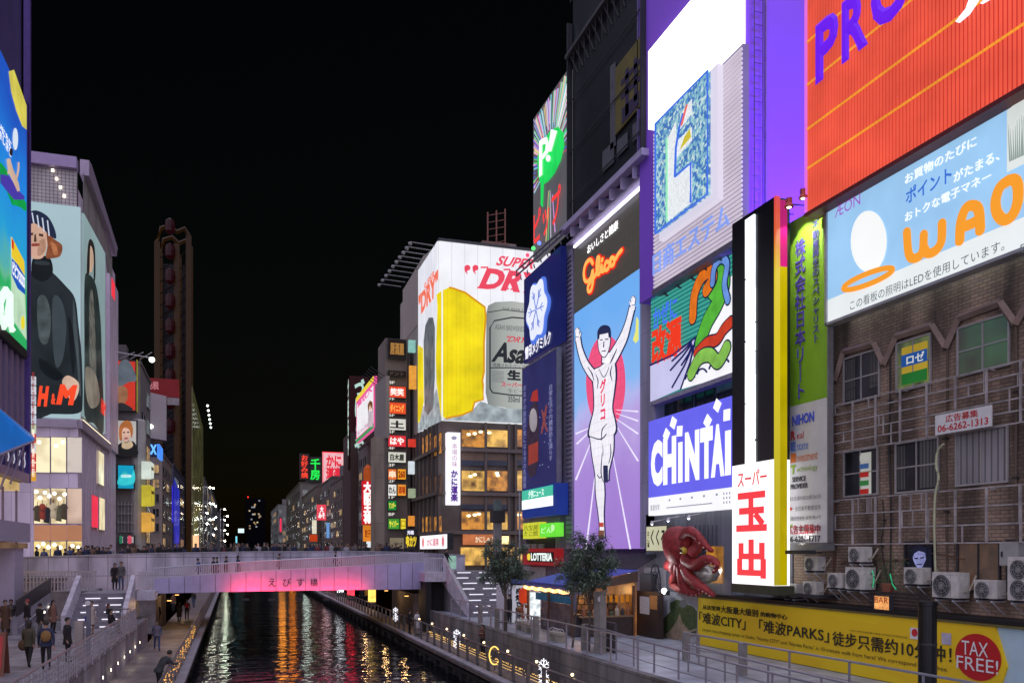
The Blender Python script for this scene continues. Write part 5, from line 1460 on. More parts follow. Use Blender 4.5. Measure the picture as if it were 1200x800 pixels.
panel(t_, 'lamp_box', pbr, r_, -.15, 0, em('ffb068', 1.0, .5, scale=3, sample=True), dark, .03)
letters(t_, pbr, 'BAR', (r_[0] + .06, r_[1] - .06, 5.03, 5.22), '7a1c10', .02, .0)
letters(t_, pbr, 'みどりや', (r_[0] + .06, r_[1] - .06, 4.8, 4.92), '5a2010', .02, .0)
# plant pots and cables
pp3 = thing('potted_plant', 'straggling plant with green fairy tubes on the dark ledge', 'plant', pac.w(*pac.at(1037, 690)))
lv = MB()
c0 = pac.w(*pac.at(1040, 680))
for k in range(260):
    p = Vector(c0) + Vector((R.gauss(0, .12), R.gauss(0, .42), R.gauss(.25, .35))); a = R.uniform(0, 6.28); s_ = R.uniform(.05, .1)
    lv.add([p, p + Vector((.02, s_ * math.cos(a), s_ * math.sin(a))), p + Vector((.03, s_ * 1.6 * math.cos(a + .4), s_ * 1.6 * math.sin(a + .4)))], [(0, 1, 2)])
lv.build('foliage', pt((.05, .09, .03), .6), pp3)
MB().lathe((c0[0], c0[1], c0[2] - .45), [(.16, 0), (.22, .35), (.2, .36)], 10).build('pot', pt((.2, .07, .04), .7), pp3)
MB().tube(catmull([pac.w(*pac.at(*q_)) for q_ in ((1022, 668), (1024, 676), (1023, 688))]), .02).tube(catmull([pac.w(*pac.at(*q_)) for q_ in ((1043, 672), (1046, 684), (1050, 690))]), .02).build('light_tube', em('3cc88c', .6), pp3)
c5 = thing('bench_slats', 'dark slatted timber screen on the ledge behind the bar sign', 'screen', pac.w(*pac.at(1050, 700)))
m_ = MB()
for k in range(5): m_.pbox(RP(20.3), *rc(RP(20.3), 1020, 1090, 692 + k * 4, 694.5 + k * 4), 0, .05)
m_.build('slats', pt((.03, .02, .02), .7), c5)
cbl = thing('wall_cable', 'pale loose cable hanging down the brick front', 'cable', RB.w(*RB.at(1098, 640)))
pq = RP(20.6)
MB().tube(catmull([pq.w(*pq.at(*q_)) for q_ in ((1106, 520), (1099, 528), (1097, 545), (1100, 560), (1096, 580), (1095, 620), (1097, 690))]), .035, 6).build('cable', pt((.4, .42, .25), .5), cbl)

# ------------------------------------------------------------------ food stall with the blue roof
sx0, sx1, sy0, sy1 = 15.6, 19.2, 38.7, 45.5
fs = thing('food_stall', 'food stall with a blue canvas roof, warm bulbs and a blue counter curtain', 'food stall', (17, 42, 2.5))
rf = MB().add([(sx0, sy0, 5.0), (sx0, sy1, 5.0), (sx1, sy1, 5.75), (sx1, sy0, 5.75), (sx0, sy0, 5.04), (sx0, sy1, 5.04), (sx1, sy1, 5.79), (sx1, sy0, 5.79)], MB.BF)
rf.build('canvas_roof', pt((.06, .10, .52), .55, 0, .15, 1.5), fs)
va = MB(); va.add([(sx0 - .01, sy0, 4.8), (sx0 - .01, sy1, 4.8), (sx0 - .01, sy1, 5.0), (sx0 - .01, sy0, 5.0)], [(0, 1, 2, 3)]); va.build('valance', pt((.04, .07, .35), .55, 0, .15), fs)
for x, y in ((sx0 + .1, sy0 + .1), (sx0 + .1, sy1 - .1), (sx0 + .1, (sy0 + sy1) / 2), (sx1 - .2, sy0 + .1), (sx1 - .2, sy1 - .1)):
    MB().box(x - .05, x + .05, y - .05, y + .05, 2.5, 5.0).build('post', pt((.1, .05, .03), .6), fs)
gab = MB().add([(sx0 + .1, sy0 - .02, 4.95), (sx1, sy0 - .02, 5.72), (sx1, sy0 - .02, 5.2), (sx0 + .1, sy0 - .02, 4.7)], [(0, 1, 2, 3)]); gab.build('gable', pt((.07, .04, .03), .7), fs)
MB().box(sx1 - .15, sx1 - .05, sy0, sy1, 2.5, 5.6).build('back_wall', glow_room('2a1304', 'a8641c', .55, 1.6), fs)
cur = MB().grid_sheet(lambda a, b_: (sx0 + .25 + .03 * math.sin(a * 60), sy0 + .2 + a * 5.6, 4.08 + b_ * .38), 90, 1); cur.build('curtain', pt((.02, .19, .42), .6, 0, .15), fs)
MB().box(sx0 + .35, sx0 + .8, sy0 + .3, sy1 - 1.5, 2.5, 3.6).build('counter', tiles(RP(0), (.22, .19, .2), (.12, .1, .12), (.05, .04, .05), .5, .6, .03, .5, .3, .6), fs)
MB().box(sx0 + .3, sx0 + .32, sy0 + .4, sy1 - 2, 2.7, 4.05).build('picture_sheet', pt((.16, .13, .14), .35, 0, .8, 2.2), fs)
MB().box(sx0 + .6, sx1 - .3, sy0 + .04, sy0 + .6, 2.5, 3.45).build('side_counter', pt((.045, .03, .025), .6, 0, .4), fs)
MB().box(sx0 + .5, sx1 - .2, sy0 + .02, sy0 + .66, 3.451, 3.52).build('side_counter_top', pt((.25, .16, .09), .5, 0, .3), fs)
for k in range(9):
    x = sx0 + .8 + k * .3; h_ = R.uniform(.18, .5)
    MB().lathe((x, sy0 + .3, 3.52), [(.1, 0), (.12, h_ * .6), (.05, h_ * .85), (.06, h_)], 9).build('jar', pt(((.3, .12, .06), (.1, .12, .08), (.4, .36, .3), (.05, .05, .05))[k % 4], .4), fs)
MB().box(sx0 + 1.0, sx1 - .4, sy0 + 1.6, sy0 + 1.75, 3.0, 4.5).build('shelf_unit', tiles(FP(0), (.12, .06, .03), (.3, .2, .1), (.03, .02, .015), .35, .3, .03, .7, .4, .6), fs)
bd = MB()
for k in range(7): bd.box(sx0 + 1.2 + k * .3, sx0 + 1.35 + k * .3, sy0 + .05, sy0 + .1, 4.2 - .02 * (k % 3), 4.55)
bd.build('menu_slip', em('c8781e', .6, .3), fs)
for k in range(26):
    y = sy0 + .2 + (sy1 - sy0 - .3) * k / 25
    MB().ball((sx0 - .08, y, 4.72 - .05 * math.sin(k * math.pi / 5) ** 2), .085, 8, 6, sz=1.15).build('bulb', em('ffc070' if k % 4 else 'ffd89a', 2.6), fs)
for y in (sy0 + 1.3, sy0 + 3.8, sy0 + 6):
    l_ = bpy.data.lights.new('stall_lamp', 'POINT'); l_.energy, l_.color, l_.shadow_soft_size = 42, (1, .52, .18), .3
    o_ = bpy.data.objects.new('stall_lamp', l_); COL.link(o_); o_.parent = fs; o_.location = (sx0 + .9 - 17, y - 42, 4.5 - 2.5)
sd_ = thing('red_lantern', 'fat red paper lantern hanging at the far end of the food stall', 'lantern', (sx0 + .1, sy1 + .6, 4.2))
MB().lathe((sx0 + .1, sy1 + .6, 3.75), [(.12, 0), (.27, .12), (.3, .45), (.27, .78), (.12, .9)], 12).build('paper', em('b8381c', .9, .3), sd_)
MB().tube([(sx0 + .1, sy1 + .6, 4.65), (sx0 + .4, sy1 + .4, 5.0)], .02).build('hook', dark, sd_)
for k in range(9):
    x, y = sx0 + R.uniform(-.1, .35), sy1 + .2 + k * .13
    t_ = thing('flower_pot', 'small pot of bright blooms on the tiered stand by the stall', 'plant', (x, y, 2.9 + (k % 3) * .3), 'flower pots by the stall')
    MB().lathe((x, y, 2.9 + (k % 3) * .3), [(.07, 0), (.1, .16), (.09, .17)], 8).build('pot', pt((.3, .12, .06), .7), t_)
    q = MB()
    for j in range(40):
        p = Vector((x, y, 3.15 + (k % 3) * .3)) + Vector((R.gauss(0, .07), R.gauss(0, .07), R.gauss(0, .07))); a = R.uniform(0, 6.28)
        q.add([p, p + Vector((.04 * math.cos(a), .04 * math.sin(a), .02)), p + Vector((.0, .03, .05))], [(0, 1, 2)])
    q.build('bloom', pt(((.5, .25, .05), (.4, .05, .05), (.1, .2, .05), (.5, .4, .1))[k % 4], .6), t_)
fz = thing('drink_fridge', 'bright white lit drinks cabinet behind the street tree', 'fridge', (16.9, 48.2, 2.5))
MB().box(16.5, 17.3, 47.6, 48.6, 2.5, 4.4).build('cabinet', pt((.5, .5, .52), .4), fz)
MB().pbox(RP(16.5), -48.5, -47.7, 2.7, 4.3, .002, .03).pbox(FP(47.6), 16.58, 17.22, 2.7, 4.3, .002, .03).build('lit_door', glow_room('8a9aa0', 'f4fbff', 1.2, 4), fz)
for k, (x, y, s, bc, fc, lab) in enumerate(((15.7, 46.9, '串焼き\nお好み焼', 'e4e4ec', (.02, .02, .03), 'white vertical cloth sign with black brushed characters'),)):
    t_ = thing('cloth_sign', lab, 'sign', (x, y, 2.5))
    p = Pl((x, y), (1, -.35))
    MB().pbox(p, -.42, .42, 2.6, 4.75, -.04, 0).build('cloth', em('b9b9c8', .75, .1), t_)
    letters(t_, p, '串焼き麺処', (-.26, .26, 2.75, 4.6), '14141c', .015, .05, vert=True)
    MB().tube([p.w(-.5, 4.8, .0), p.w(.5, 4.8, .0)], .03).tube([p.w(-.5, 2.5, 0), p.w(-.5, 4.85, 0)], .03).build('pole', dark, t_)
    MB().pbox(p, -.5, .5, 4.86, 5.1, -.2, .1).build('blue_hood', pt((.05, .09, .35), .5), t_)
t_ = thing('white_board', 'plain white standing board beside the vertical cloth sign', 'sign', (15.0, 48.3, 2.5))
MB().pbox(FP(48.3), 14.75, 15.45, 2.55, 4.75, -.1, 0).build('board', pt((.55, .54, .58), .5, 0, .1), t_)
MB().pbox(FP(48.3), 14.7, 15.5, 2.5, 2.55, -.25, .25).build('base', dark, t_)
t_ = thing('easel_sign', 'pale green poster easel at the head of the canal stairs', 'sign', (15.2, 62, 5.2))
MB().pbox(FP(62.0), 15.0, 15.75, 5.4, 6.4, 0, .04).build('poster', em('9cc8b8', .7, .4, scale=2), t_)
MB().tube([(15.05, 62.0, 5.2), (15.05, 62, 6.4)], .03, 5).tube([(15.7, 62.0, 5.2), (15.7, 62, 6.4)], .03, 5).build('leg', dark, t_)

# dark board, pillar, posts, benches
db = thing('info_board', 'charcoal information board with pale writing behind the slim tree trunks', 'sign', (14.9, 34.5, 2.5))
p = RP(14.9)
MB().pbox(p, *(p.at(698, 700)[0], p.at(720, 700)[0], 2.5, 3.75), -.12, 0).build('board', pt((.05, .05, .055), .45, 0, .2), db)
letters(db, p, 'i Tombori', (p.at(702, 700)[0], p.at(715, 700)[0], 3.32, 3.5), (.5, .5, .52), .02, .0)
gp = pt((.25, .24, .23), .55, .1, .25, 2)
t_ = thing('square_pillar', 'tall square grey pillar with a round emblem near its top', 'pillar', (14.4, 32.5, 2.5))
MB().rot_box((14.4, 32.5, 2.5), .36, .36, 2.55, .35).build('shaft', gp, t_)
MB().rot_box((14.4, 32.5, 2.5), .62, .62, .06, .35).build('base_plate', gp, t_)
p = Pl((14.4 - .21 * math.sin(.6), 32.5 - .2, 0), (math.cos(.35), math.sin(.35)))
MB().poly(p, [(-.0 + .12 * math.cos(a * math.pi / 10), 4.75 + .12 * math.sin(a * math.pi / 10)) for a in range(20)], .03).build('emblem', pt((.55, .55, .55), .5), t_)
for x, y, lab in ((13.75, 38.6, 'square grey bollard between the two benches by the railing'), (13.7, 44.8, 'square grey bollard in front of the white board'), (13.8, 48.5, 'square grey bollard at the foot of the canal stairs'), (14.2, 33.7, 'short square bollard beside the paired slim trunks'), (16.45, 25.2, 'dark bollard at the inner railing before the yellow hoarding'), (16.6, 29.3, 'square bollard under the mural hoarding')):
    t_ = thing('bollard', lab, 'bollard', (x, y, 2.5), 'square bollards')
    MB().rot_box((x, y, 2.5), .22, .22, 1.08, .1).build('shaft', gp, t_)
    MB().rot_box((x, y, 3.585), .18, .18, .03, .1).build('cap', pt((.4, .39, .38), .4, .3), t_)
for x, y, lab in ((14.3, 37.3, 'stone bench with three steel hoops beside the slim tree trunks'), (14.6, 41.6, 'stone bench with steel hoops between bollards and stall'), (14.7, 43.4, 'stone bench with steel hoops next to the cloth sign')):
    t_ = thing('stone_bench', lab, 'bench', (x, y, 2.5), 'stone benches on the promenade')
    cm = pt((.36, .34, .28), .7, 0, .25, 3)
    MB().box(x - .22, x + .22, y - .7, y + .7, 2.84, 2.96).build('seat', cm, t_)
    for s in (-.5, .5): MB().box(x - .2, x + .2, y + s - .14, y + s + .14, 2.5, 2.84).build('leg', cm, t_)
    for s in (-.45, 0, .45):
        MB().tube([(x - .2 + .4 * (1 - math.cos(a * math.pi / 8)) / 2, y + s, 2.96 + .16 * math.sin(a * math.pi / 8)) for a in range(9)], .02, 6).build('hoop', alu, t_)
for x, y in ((14.15, 33.0), (14.6, 38.0)):
    pass


def tree(x, y, z, h, rad, zc, label, trunks, n, seed):
    rr_ = random.Random(seed)
    t_ = thing('street_tree', label, 'tree', (x, y, z))
    bark = pt((.12, .10, .085), .8, 0, .4, 6)
    for dx, dy in trunks:
        pts = [(x + dx, y + dy, z), (x + dx * .8 + .03, y + dy * .8, z + h * .35), (x + dx * .5, y + dy * .5 + .04, z + h * .6), (x + dx * .2, y, z + h * .85)]
        MB().tube(catmull(pts, 4), lambda s: .055 * (1 - .75 * s), 7).build('trunk', bark, t_)
    br_ = MB(); lv = MB(); tips = []
    for k in range(46):
        a = rr_.uniform(0, 6.283); el_ = rr_.uniform(-.45, 1.3)
        s = rr_.uniform(.5, 1.2) * rad * (1.08 - .18 * math.sin(a * 2 + seed))
        z0 = z + h * rr_.uniform(.42, .8)
        e_ = Vector((x + s * math.cos(a) * math.cos(el_) ** .7 if math.cos(el_) > 0 else x, y + s * math.sin(a) * max(.05, math.cos(el_)) ** .7, zc + s * 1.18 * math.sin(el_)))
        st_ = Vector((x + .05 * math.cos(a), y + .05 * math.sin(a), min(z0, e_.z + .1)))
        mid = (st_ + e_) / 2 + Vector((0, 0, .15))
        c_ = catmull([st_, mid, e_, e_ + Vector((.12 * math.cos(a), .12 * math.sin(a), -.22))], 5)
        br_.tube(c_, lambda s: .022 * (1 - .85 * s), 4)
        tips.append(c_)
    br_.build('limb', bark, t_)
    for k in range(n):
        c_ = rr_.choice(tips); i = int(len(c_) * rr_.uniform(.12, 1) ** .75); p = c_[min(i, len(c_) - 1)] + Vector((rr_.gauss(0, .1), rr_.gauss(0, .1), rr_.gauss(-.03, .1)))
        a = rr_.uniform(0, 6.283); L_ = rr_.uniform(.08, .17); dr = rr_.uniform(-.9, .25)
        d_ = Vector((math.cos(a) * math.cos(dr), math.sin(a) * math.cos(dr), math.sin(dr))); s_ = d_.cross(Vector((rr_.uniform(-.4, .4), rr_.uniform(-.4, .4), 1))).normalized() * L_ * .22
        lv.add([p, p + d_ * L_ * .5 + s_, p + d_ * L_, p + d_ * L_ * .5 - s_], [(0, 1, 2, 3)], rr_.choice((0, 0, 1, 2)))
    lv.build('crown', [pt((.12, .18, .12), .5, 0, .3, 9), pt((.17, .25, .17), .5, 0, .3, 9), pt((.07, .10, .075), .5, 0, .3, 9)], t_)
    return t_


tree(14.2, 33.2, 2.5, 4.6, 1.2, 5.95, 'slim street tree with feathery dark green crown before the runner screen', ((0, 0), (.16, -.3), (-.1, 1.6)), 13000, 3)
tree(13.3, 42.2, 2.5, 4.3, 1.2, 5.75, 'rounder bluish green street tree beside the canal stairs', ((0, 0), (.2, .3)), 13000, 8)

# boardwalk ornaments and string lights
orn = {}
def ornament(kind, x, y, z, label, flip=1):
    t_ = thing(kind, label, 'light ornament', (x, y, z))
    m_ = MB(); p = Pl((x, y), (.75, -.66)) if flip > 0 else Pl((x, y), (.6, .8))
    if kind == 'snowflake_light':
        for zz, s in ((z + .62, .3), (z + .12, .3)):
            for k in range(6):
                a = math.pi * k / 3 + math.pi / 6
                e_ = (s * math.cos(a) * .8, zz + s * math.sin(a))
                m_.stroke(p, [(0, zz), e_], .016, 0)
                for w_ in (-.5, .5): m_.stroke(p, [(e_[0] * .55, zz + (e_[1] - zz) * .55), (e_[0] * .8 + w_ * .2 * math.sin(a), zz + (e_[1] - zz) * .8 - w_ * .2 * math.cos(a))], .012, 0)
        m_.build('light_rope', em('f4f4ff', 1.8), t_)
    else:
        pts = [(.26 * math.sin(a) ** 1, z + .35 + .42 * math.cos(a)) for a in [2 * math.pi * k / 24 for k in range(25)]]
        m_.stroke(p, pts, .03, 0); m_.build('light_rope', em('ffc860', 2.0), t_)
    MB().tube([p.w(0, z - .35, -.03), p.w(0, z + .5, -.03)], .025, 5).build('stand', dark, t_)
    return t_
ornament('snowflake_light', 11.55, 45.3, 1.55, 'white snowflake light on the boardwalk rail below the canal stairs')
ornament('snowflake_light', 11.55, 31.5, 1.6, 'white snowflake light on the boardwalk rail below the stone benches')
ornament('snowflake_light', 11.55, 64, 1.6, 'distant white snowflake light on the boardwalk rail under the bridge')
ornament('ring_light', 11.55, 38.2, 1.5, 'golden ring light on the boardwalk rail between the two larger snowflakes')
ornament('ring_light', 11.55, 24.0, 1.5, 'golden ring light on the boardwalk rail below the mural hoarding')


def garland(name, label, pts, n, jx, m_, r_=.022, seed=1):
    rr_ = random.Random(seed); t_ = thing(name, label, 'string lights', pts[0]); b_ = MB(); w_ = MB()
    c_ = catmull(pts, 8)
    for k in range(n):
        p = c_[int(rr_.random() * (len(c_) - 1))].lerp(c_[min(len(c_) - 1, int(rr_.random() * (len(c_) - 1)))], 0)
        i = rr_.random() * (len(c_) - 1); a = c_[int(i)]; b2 = c_[min(int(i) + 1, len(c_) - 1)]
        p = a.lerp(b2, i - int(i)) + Vector((rr_.uniform(-.06, .06), rr_.uniform(-.05, .05), rr_.uniform(-jx, jx)))
        b_.ball(p, r_, 5, 4)
    w_.tube(c_, .01, 4); w_.build('wire', dark, t_); b_.build('bulbs', m_, t_)
    return t_


gold = em('ffb848', 2.6); gold2 = em('ffca70', 2.2)
for i in range(9):
    y0 = 15 + i * 5.0
    garland('string_lights', 'golden string lights wound through the brown topped rail', [(-2.5, y0 + .4, 1.75), (-2.5, y0 + 2.2, 1.5), (-2.5, y0 + 4.6, 1.8)], 44, .3, gold, .015, i)['group'] = 'golden string lights on the water rail'
for i in range(8):
    y0 = 16 + i * 4.6
    tt = garland('string_lights', 'double row of amber string lights along the narrow boardwalk fence', [(11.62, y0, 1.7), (11.62, y0 + 4.2, 1.7)], 60, .012, gold2, .014, 40 + i)
    tt['group'] = 'amber light rows on the boardwalk fence'
    b_ = MB()
    for k in range(34):
        b_.ball((11.62, y0 + k * .124, 1.45), .013, 5, 4).ball((11.62, y0 + k * .124, 1.58), .013, 5, 4)
    b_.build('bulbs', gold2, tt)
for i in range(11):
    y = 17 + i * 3.8
    t_ = thing('rail_lamp', 'tiny warm globe lamp on the boardwalk handrail', 'lamp', (11.5, y, 2.15), 'globe lamps on the boardwalk handrail')
    MB().ball((11.5, y, 2.3), .06).build('globe', em('ffd898', 5), t_)
    MB().lathe((11.5, y, 2.15), [(.03, 0), (.03, .1)], 6).build('stem', dark, t_)
    if i % 2 == 0:
        l_ = bpy.data.lights.new('rail_lamp', 'POINT'); l_.energy, l_.color, l_.shadow_soft_size = 5, (1, .66, .3), .1
        o_ = bpy.data.objects.new('rail_lamp', l_); COL.link(o_); o_.parent = t_; o_.location = (.3, 0, .1)
for i in range(9):
    y = 34 + i * 2.4
    t_ = thing('wall_light', 'small round wall light low in the boardwalk wall', 'lamp', (-5.19, y, 1.5), 'round lights along the boardwalk wall')
    MB().poly(LP(-5.19), [(y + .07 * math.cos(a * math.pi / 6), 1.5 + .07 * math.sin(a * math.pi / 6)) for a in range(12)], .02).build('lens', em('fff0d0', 5), t_)
    MB().poly(LP(-5.19), [(y + .1 * math.cos(a * math.pi / 6), 1.5 + .1 * math.sin(a * math.pi / 6)) for a in range(12)], .008).build('rim', alu, t_)
    if i % 2:
        l_ = bpy.data.lights.new('wall_light', 'POINT'); l_.energy, l_.color, l_.shadow_soft_size = 3, (1, .85, .6), .08
        o_ = bpy.data.objects.new('wall_light', l_); COL.link(o_); o_.parent = t_; o_.location = (.3, 0, 0)
for i, (x, y) in enumerate(((-4.2, 62), (-4.2, 70), (-4.2, 80), (12.2, 63), (12.2, 72), (12.2, 84))):
    t_ = thing('underbridge_lamp', 'warm lamp fixed to the underside of the bridge over the boardwalk', 'lamp', (x, y, 3.4), 'warm lamps under the bridge')
    MB().box(x - .15, x + .15, y - .15, y + .15, 3.42, 3.52).build('housing', dark, t_); MB().box(x - .13, x + .13, y - .13, y + .13, 3.38, 3.415).build('lens', em('ffb860', 4), t_)
    l_ = bpy.data.lights.new('underbridge_lamp', 'POINT'); l_.energy, l_.color, l_.shadow_soft_size = 45, (1, .6, .25), .15
    o_ = bpy.data.objects.new('underbridge_lamp', l_); COL.link(o_); o_.parent = t_; o_.location = (0, 0, -.25)

# ------------------------------------------------------------------ corner building with the beer board
pfa, pfs = FP(77.6), RP(18.0)
cb = thing('restaurant_building', 'corner restaurant building with warm lit dining rooms under the beer board', 'building', (20, 80, 4.9))
bm_ = pt((.13, .105, .09), .6, 0, .25, .8)
lt_z = pfa.at(518, 490)[1]
MB().box(18.15, 34, 77.75, 97, 4.9, lt_z - .2).build('wall', bm_, cb)
MB().box(18.1, 34, 79.0, 97.2, lt_z - .1, 35).build('upper_wall', pt((.28, .26, .23), .7, 0, .2, .4), cb)
warm = glow_room('4a2408', 'ffc860', .95, .9); warm2 = glow_room('3a1c06', 'e89a38', .85, 1.3)
col3 = ((541, 569), (569.5, 598), (604, 640))
for k, (yt_, yb_) in enumerate(((503, 523), (551, 574.5), (599, 620))):
    for j, (x0, x1) in enumerate(col3):
        window(cb, pfa, rc(pfa, x0, x1, yt_, yb_), warm if (k + j) % 2 else warm2, 1, 1, fw=.07, fm=bm_, d=-.06)
    for x0, x1 in ((494, 504), (505, 517)):
        window(cb, pfs, rc(pfs, x0, x1, {0: 513, 1: 560, 2: 606}[k], {0: 536, 1: 582, 2: 624}[k]), warm2 if k != 1 else glow_room('120a06', '6a4420', .6, 1.2), 3, 1, fw=.05, fm=bm_, d=-.1)
    z = pfa.at(541, yb_)[1]
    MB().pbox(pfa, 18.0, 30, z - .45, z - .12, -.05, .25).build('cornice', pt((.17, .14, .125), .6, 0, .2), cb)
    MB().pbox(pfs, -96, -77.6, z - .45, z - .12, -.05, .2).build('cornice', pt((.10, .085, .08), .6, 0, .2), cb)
for k, (yt_, yb_) in enumerate(((527, 545), (580, 596))):
    for j, (x0, x1) in enumerate(col3):
        r_ = rc(pfa, x0, x1, yt_, yb_)
        MB().pbox(pfa, *r_, -.1, -.02).build('spandrel', pt((.20, .13, .09), .5, 0, .2, .8), cb)
        MB().pbox(pfa, r_[0], r_[1], r_[2], r_[2] + (r_[3] - r_[2]) * .35, -.019, .0).build('railing_glass', pt((.06, .07, .10), .3), cb)
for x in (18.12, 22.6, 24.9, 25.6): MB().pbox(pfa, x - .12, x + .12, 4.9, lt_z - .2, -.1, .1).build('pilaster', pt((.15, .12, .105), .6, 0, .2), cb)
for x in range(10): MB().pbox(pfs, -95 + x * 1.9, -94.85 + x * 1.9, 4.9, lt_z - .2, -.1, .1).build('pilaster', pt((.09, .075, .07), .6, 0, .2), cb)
for k, (x, y) in enumerate(((549, 509), (556, 508), (563, 506), (573, 507), (551, 558), (556, 556), (582, 554), (583, 557), (549, 604), (556, 603), (561, 602), (608, 603))):
    u, z = pfa.at(x, y)
    t_ = thing('pendant_lamp', 'glowing round pendant lamp in the dining room windows', 'lamp', pfa.w(u, z, .1), 'pendant lamps in the dining rooms')
    MB().ball(pfa.w(u, z, .12), .2, 8, 6, sz=.6).build('globe', em('fff0c0', 3), t_)
    MB().tube([pfa.w(u, z + .1, .12), pfa.w(u, z + .5, .05)], .02, 4).build('cord', dark, t_)
t_ = thing('orange_banner', 'long orange menu banner over the restaurant entrance', 'sign', pfa.w(*pfa.at(560, 640)))
r_ = rc(pfa, 542, 581, 623, 638); MB().pbox(pfa, *r_, .1, .16).build('board', em('d88050', .75, .3, scale=1.5), t_)
letters(t_, pfa, 'かにしゃぶ', (r_[0] + 1.2, r_[1] - .2, r_[2] + .2, r_[3] - .4), 'f8e8c8', .2, .02)
t_ = thing('entrance_lantern', 'square paper lantern glowing beside the restaurant entrance', 'lantern', pfa.w(*pfa.at(591, 640)))
MB().pbox(pfa, *rc(pfa, 587.5, 594, 628, 637), .1, .6).build('paper', em('ffd890', 2.2, sample=True), t_)
MB().pbox(pfa, *rc(pfa, 588, 593.5, 626.5, 627.8), .05, .6).build('cap', dark, t_)
MB().pbox(pfa, *rc(pfa, 540, 612, 641, 662), -.05, 0).build('entrance_glow', warm, cb)
# beer board wraps the corner
t_ = thing('beer_billboard', 'huge wraparound lit board with yellow beer and a silver can', 'billboard', (18, 77.5, lt_z))
pf_, ps_ = FP(77.4), RP(17.9)
zt_ = pf_.at(522, 283)[1]; zb_ = pf_.at(518, 492)[1]
uL = 18.2; uRt = pf_.at(645, 400)[0]; ub0 = ps_.at(490, 400)[0]
wt = em('eff0f4', .95, .08, (1.25, 30), pf_, True); wts = em('e6e8f0', .92, .08, (1.25, 30), ps_, True)
q_ = MB()
ang = [(18.2 - .3 * math.cos(a), 77.7 - .3 * math.sin(a)) for a in [math.pi / 2 * k / 6 for k in range(7)]]
q_.add([(x, y, z) for z in (zb_, zt_) for x, y in ang], [[i, i + 1, i + 8, i + 7] for i in range(6)])
q_.build('corner_face', wt, t_)
MB().pbox(pf_, uL, uRt, zb_, zt_, -1.2, 0).build('front_face', wt, t_)
us1 = -77.7
MB().pbox(ps_, ub0, us1, zb_, zt_, -.25, 0).build('side_face', wts, t_)
MB().pbox(pf_, uL - .2, uRt, zt_ + .01, zt_ + .25, -1.4, .1).build('coping', pt((.05, .05, .055), .6), t_)
yb_ = MB()
yp = [(519, 340), (526, 337), (531, 338), (545, 343), (568, 360), (569, 372), (567, 400), (567, 436), (565, 446), (566, 452), (566, 468), (556, 471), (553, 481), (541, 486), (522, 490), (519, 488)]
yb_.pp(pf_, yp, .03)
yp2 = [(517.5, 341), (512, 345), (513, 360), (511, 420), (512, 450), (517, 486), (517.5, 488)]
yel_ = em('f0da18', .95, .3, (.42, 30), pf_, scale=.35)
yb_.pp(ps_, yp2, .03); yb_.pp(ps_, [(490, 404), (496, 408), (497, 470), (492, 495), (490, 495)], .03)
ed = MB(); ed.sp(pf_, yp[1:15], .1, .04); ed.build('beer_edge', em('d89818', .9), t_)
yb_.build('beer_wash', yel_, t_)
ice = MB(); ice.pp(pf_, [(519, 491), (541, 486), (553, 481), (563, 470), (575, 474), (590, 478), (610, 478), (645, 480), (645, 497), (519, 492)], .02); ice.pp(ps_, [(490, 506), (490, 470), (497, 476), (505, 470), (512, 455), (517.5, 489), (517.5, 493)], .02)
ice.build('ice', em('a8b4b8', .85, .5, scale=1.2), t_)
cn = MB(); cn.pp(pf_, [(570, 366), (572, 358), (580, 354), (600, 353), (622, 356), (642, 362), (643, 470), (630, 478), (600, 479), (572, 474), (569, 460)], .045)
m = bpy.data.materials.new('lit_can'); t, n, l, b = nodes_of(m)
tc = n.new('ShaderNodeTexCoord'); sp = n.new('ShaderNodeSeparateXYZ'); l.new(tc.outputs['Object'], sp.inputs[0])
mr = n.new('ShaderNodeMapRange'); cx0, cx1 = pf_.at(569, 0)[0] - 18, pf_.at(643, 0)[0] - 18; mr.inputs[1].default_value, mr.inputs[2].default_value = cx0, cx1; l.new(sp.outputs[0], mr.inputs[0])
rp_ = n.new('ShaderNodeValToRGB'); l.new(mr.outputs[0], rp_.inputs[0]); e0 = rp_.color_ramp.elements; e0[0].color = (*hx('7c8480'), 1); e0[1].color = (*hx('8a908c'), 1); e_ = e0.new(.25); e_.color = (*hx('a9afa9'), 1); e_ = e0.new(.6); e_.color = (*hx('c0c4be'), 1)
b.inputs['Base Color'].default_value = (.03, .03, .03, 1); l.new(rp_.outputs[0], b.inputs['Emission Color']); b.inputs['Emission Strength'].default_value = .85; m.cycles.emission_sampling = 'NONE'
cn.build('can_picture', m, t_)
MB().pp(ps_, [(497.5, 455), (497, 400), (499, 381), (503, 372), (508, 372), (510, 384), (510, 440), (508, 478), (502, 486), (498, 480)], .045).build('side_can', em('70757a', .75, .5, scale=.8), t_)
k_ = MB(); k_.sp(pf_, [(577, 460), (574, 455), (574, 384), (579, 376), (600, 372), (625, 374)], .07, .06).sp(pf_, [(577, 460), (600, 463), (640, 465)], .07, .06).sp(pf_, [(574, 431), (600, 431), (640, 433)], .05, .06).sp(pf_, [(572, 366), (590, 363), (640, 369)], .04, .06)
k_.build('can_outline', em('30343a', .8), t_)
def pl_(s, x0, x1, yt_, yb2, c, b_=.02, **k): letters(t_, pf_, s, rc(pf_, x0, x1, yt_, yb2), c, .07, b_, **k)
pl_('SUPER', 580, 630, 299, 311, 'e0465c', .03, shear=.12); pl_('DRY', 560, 640, 313, 338, 'e0465c', .05, shear=.13)
k_ = MB()
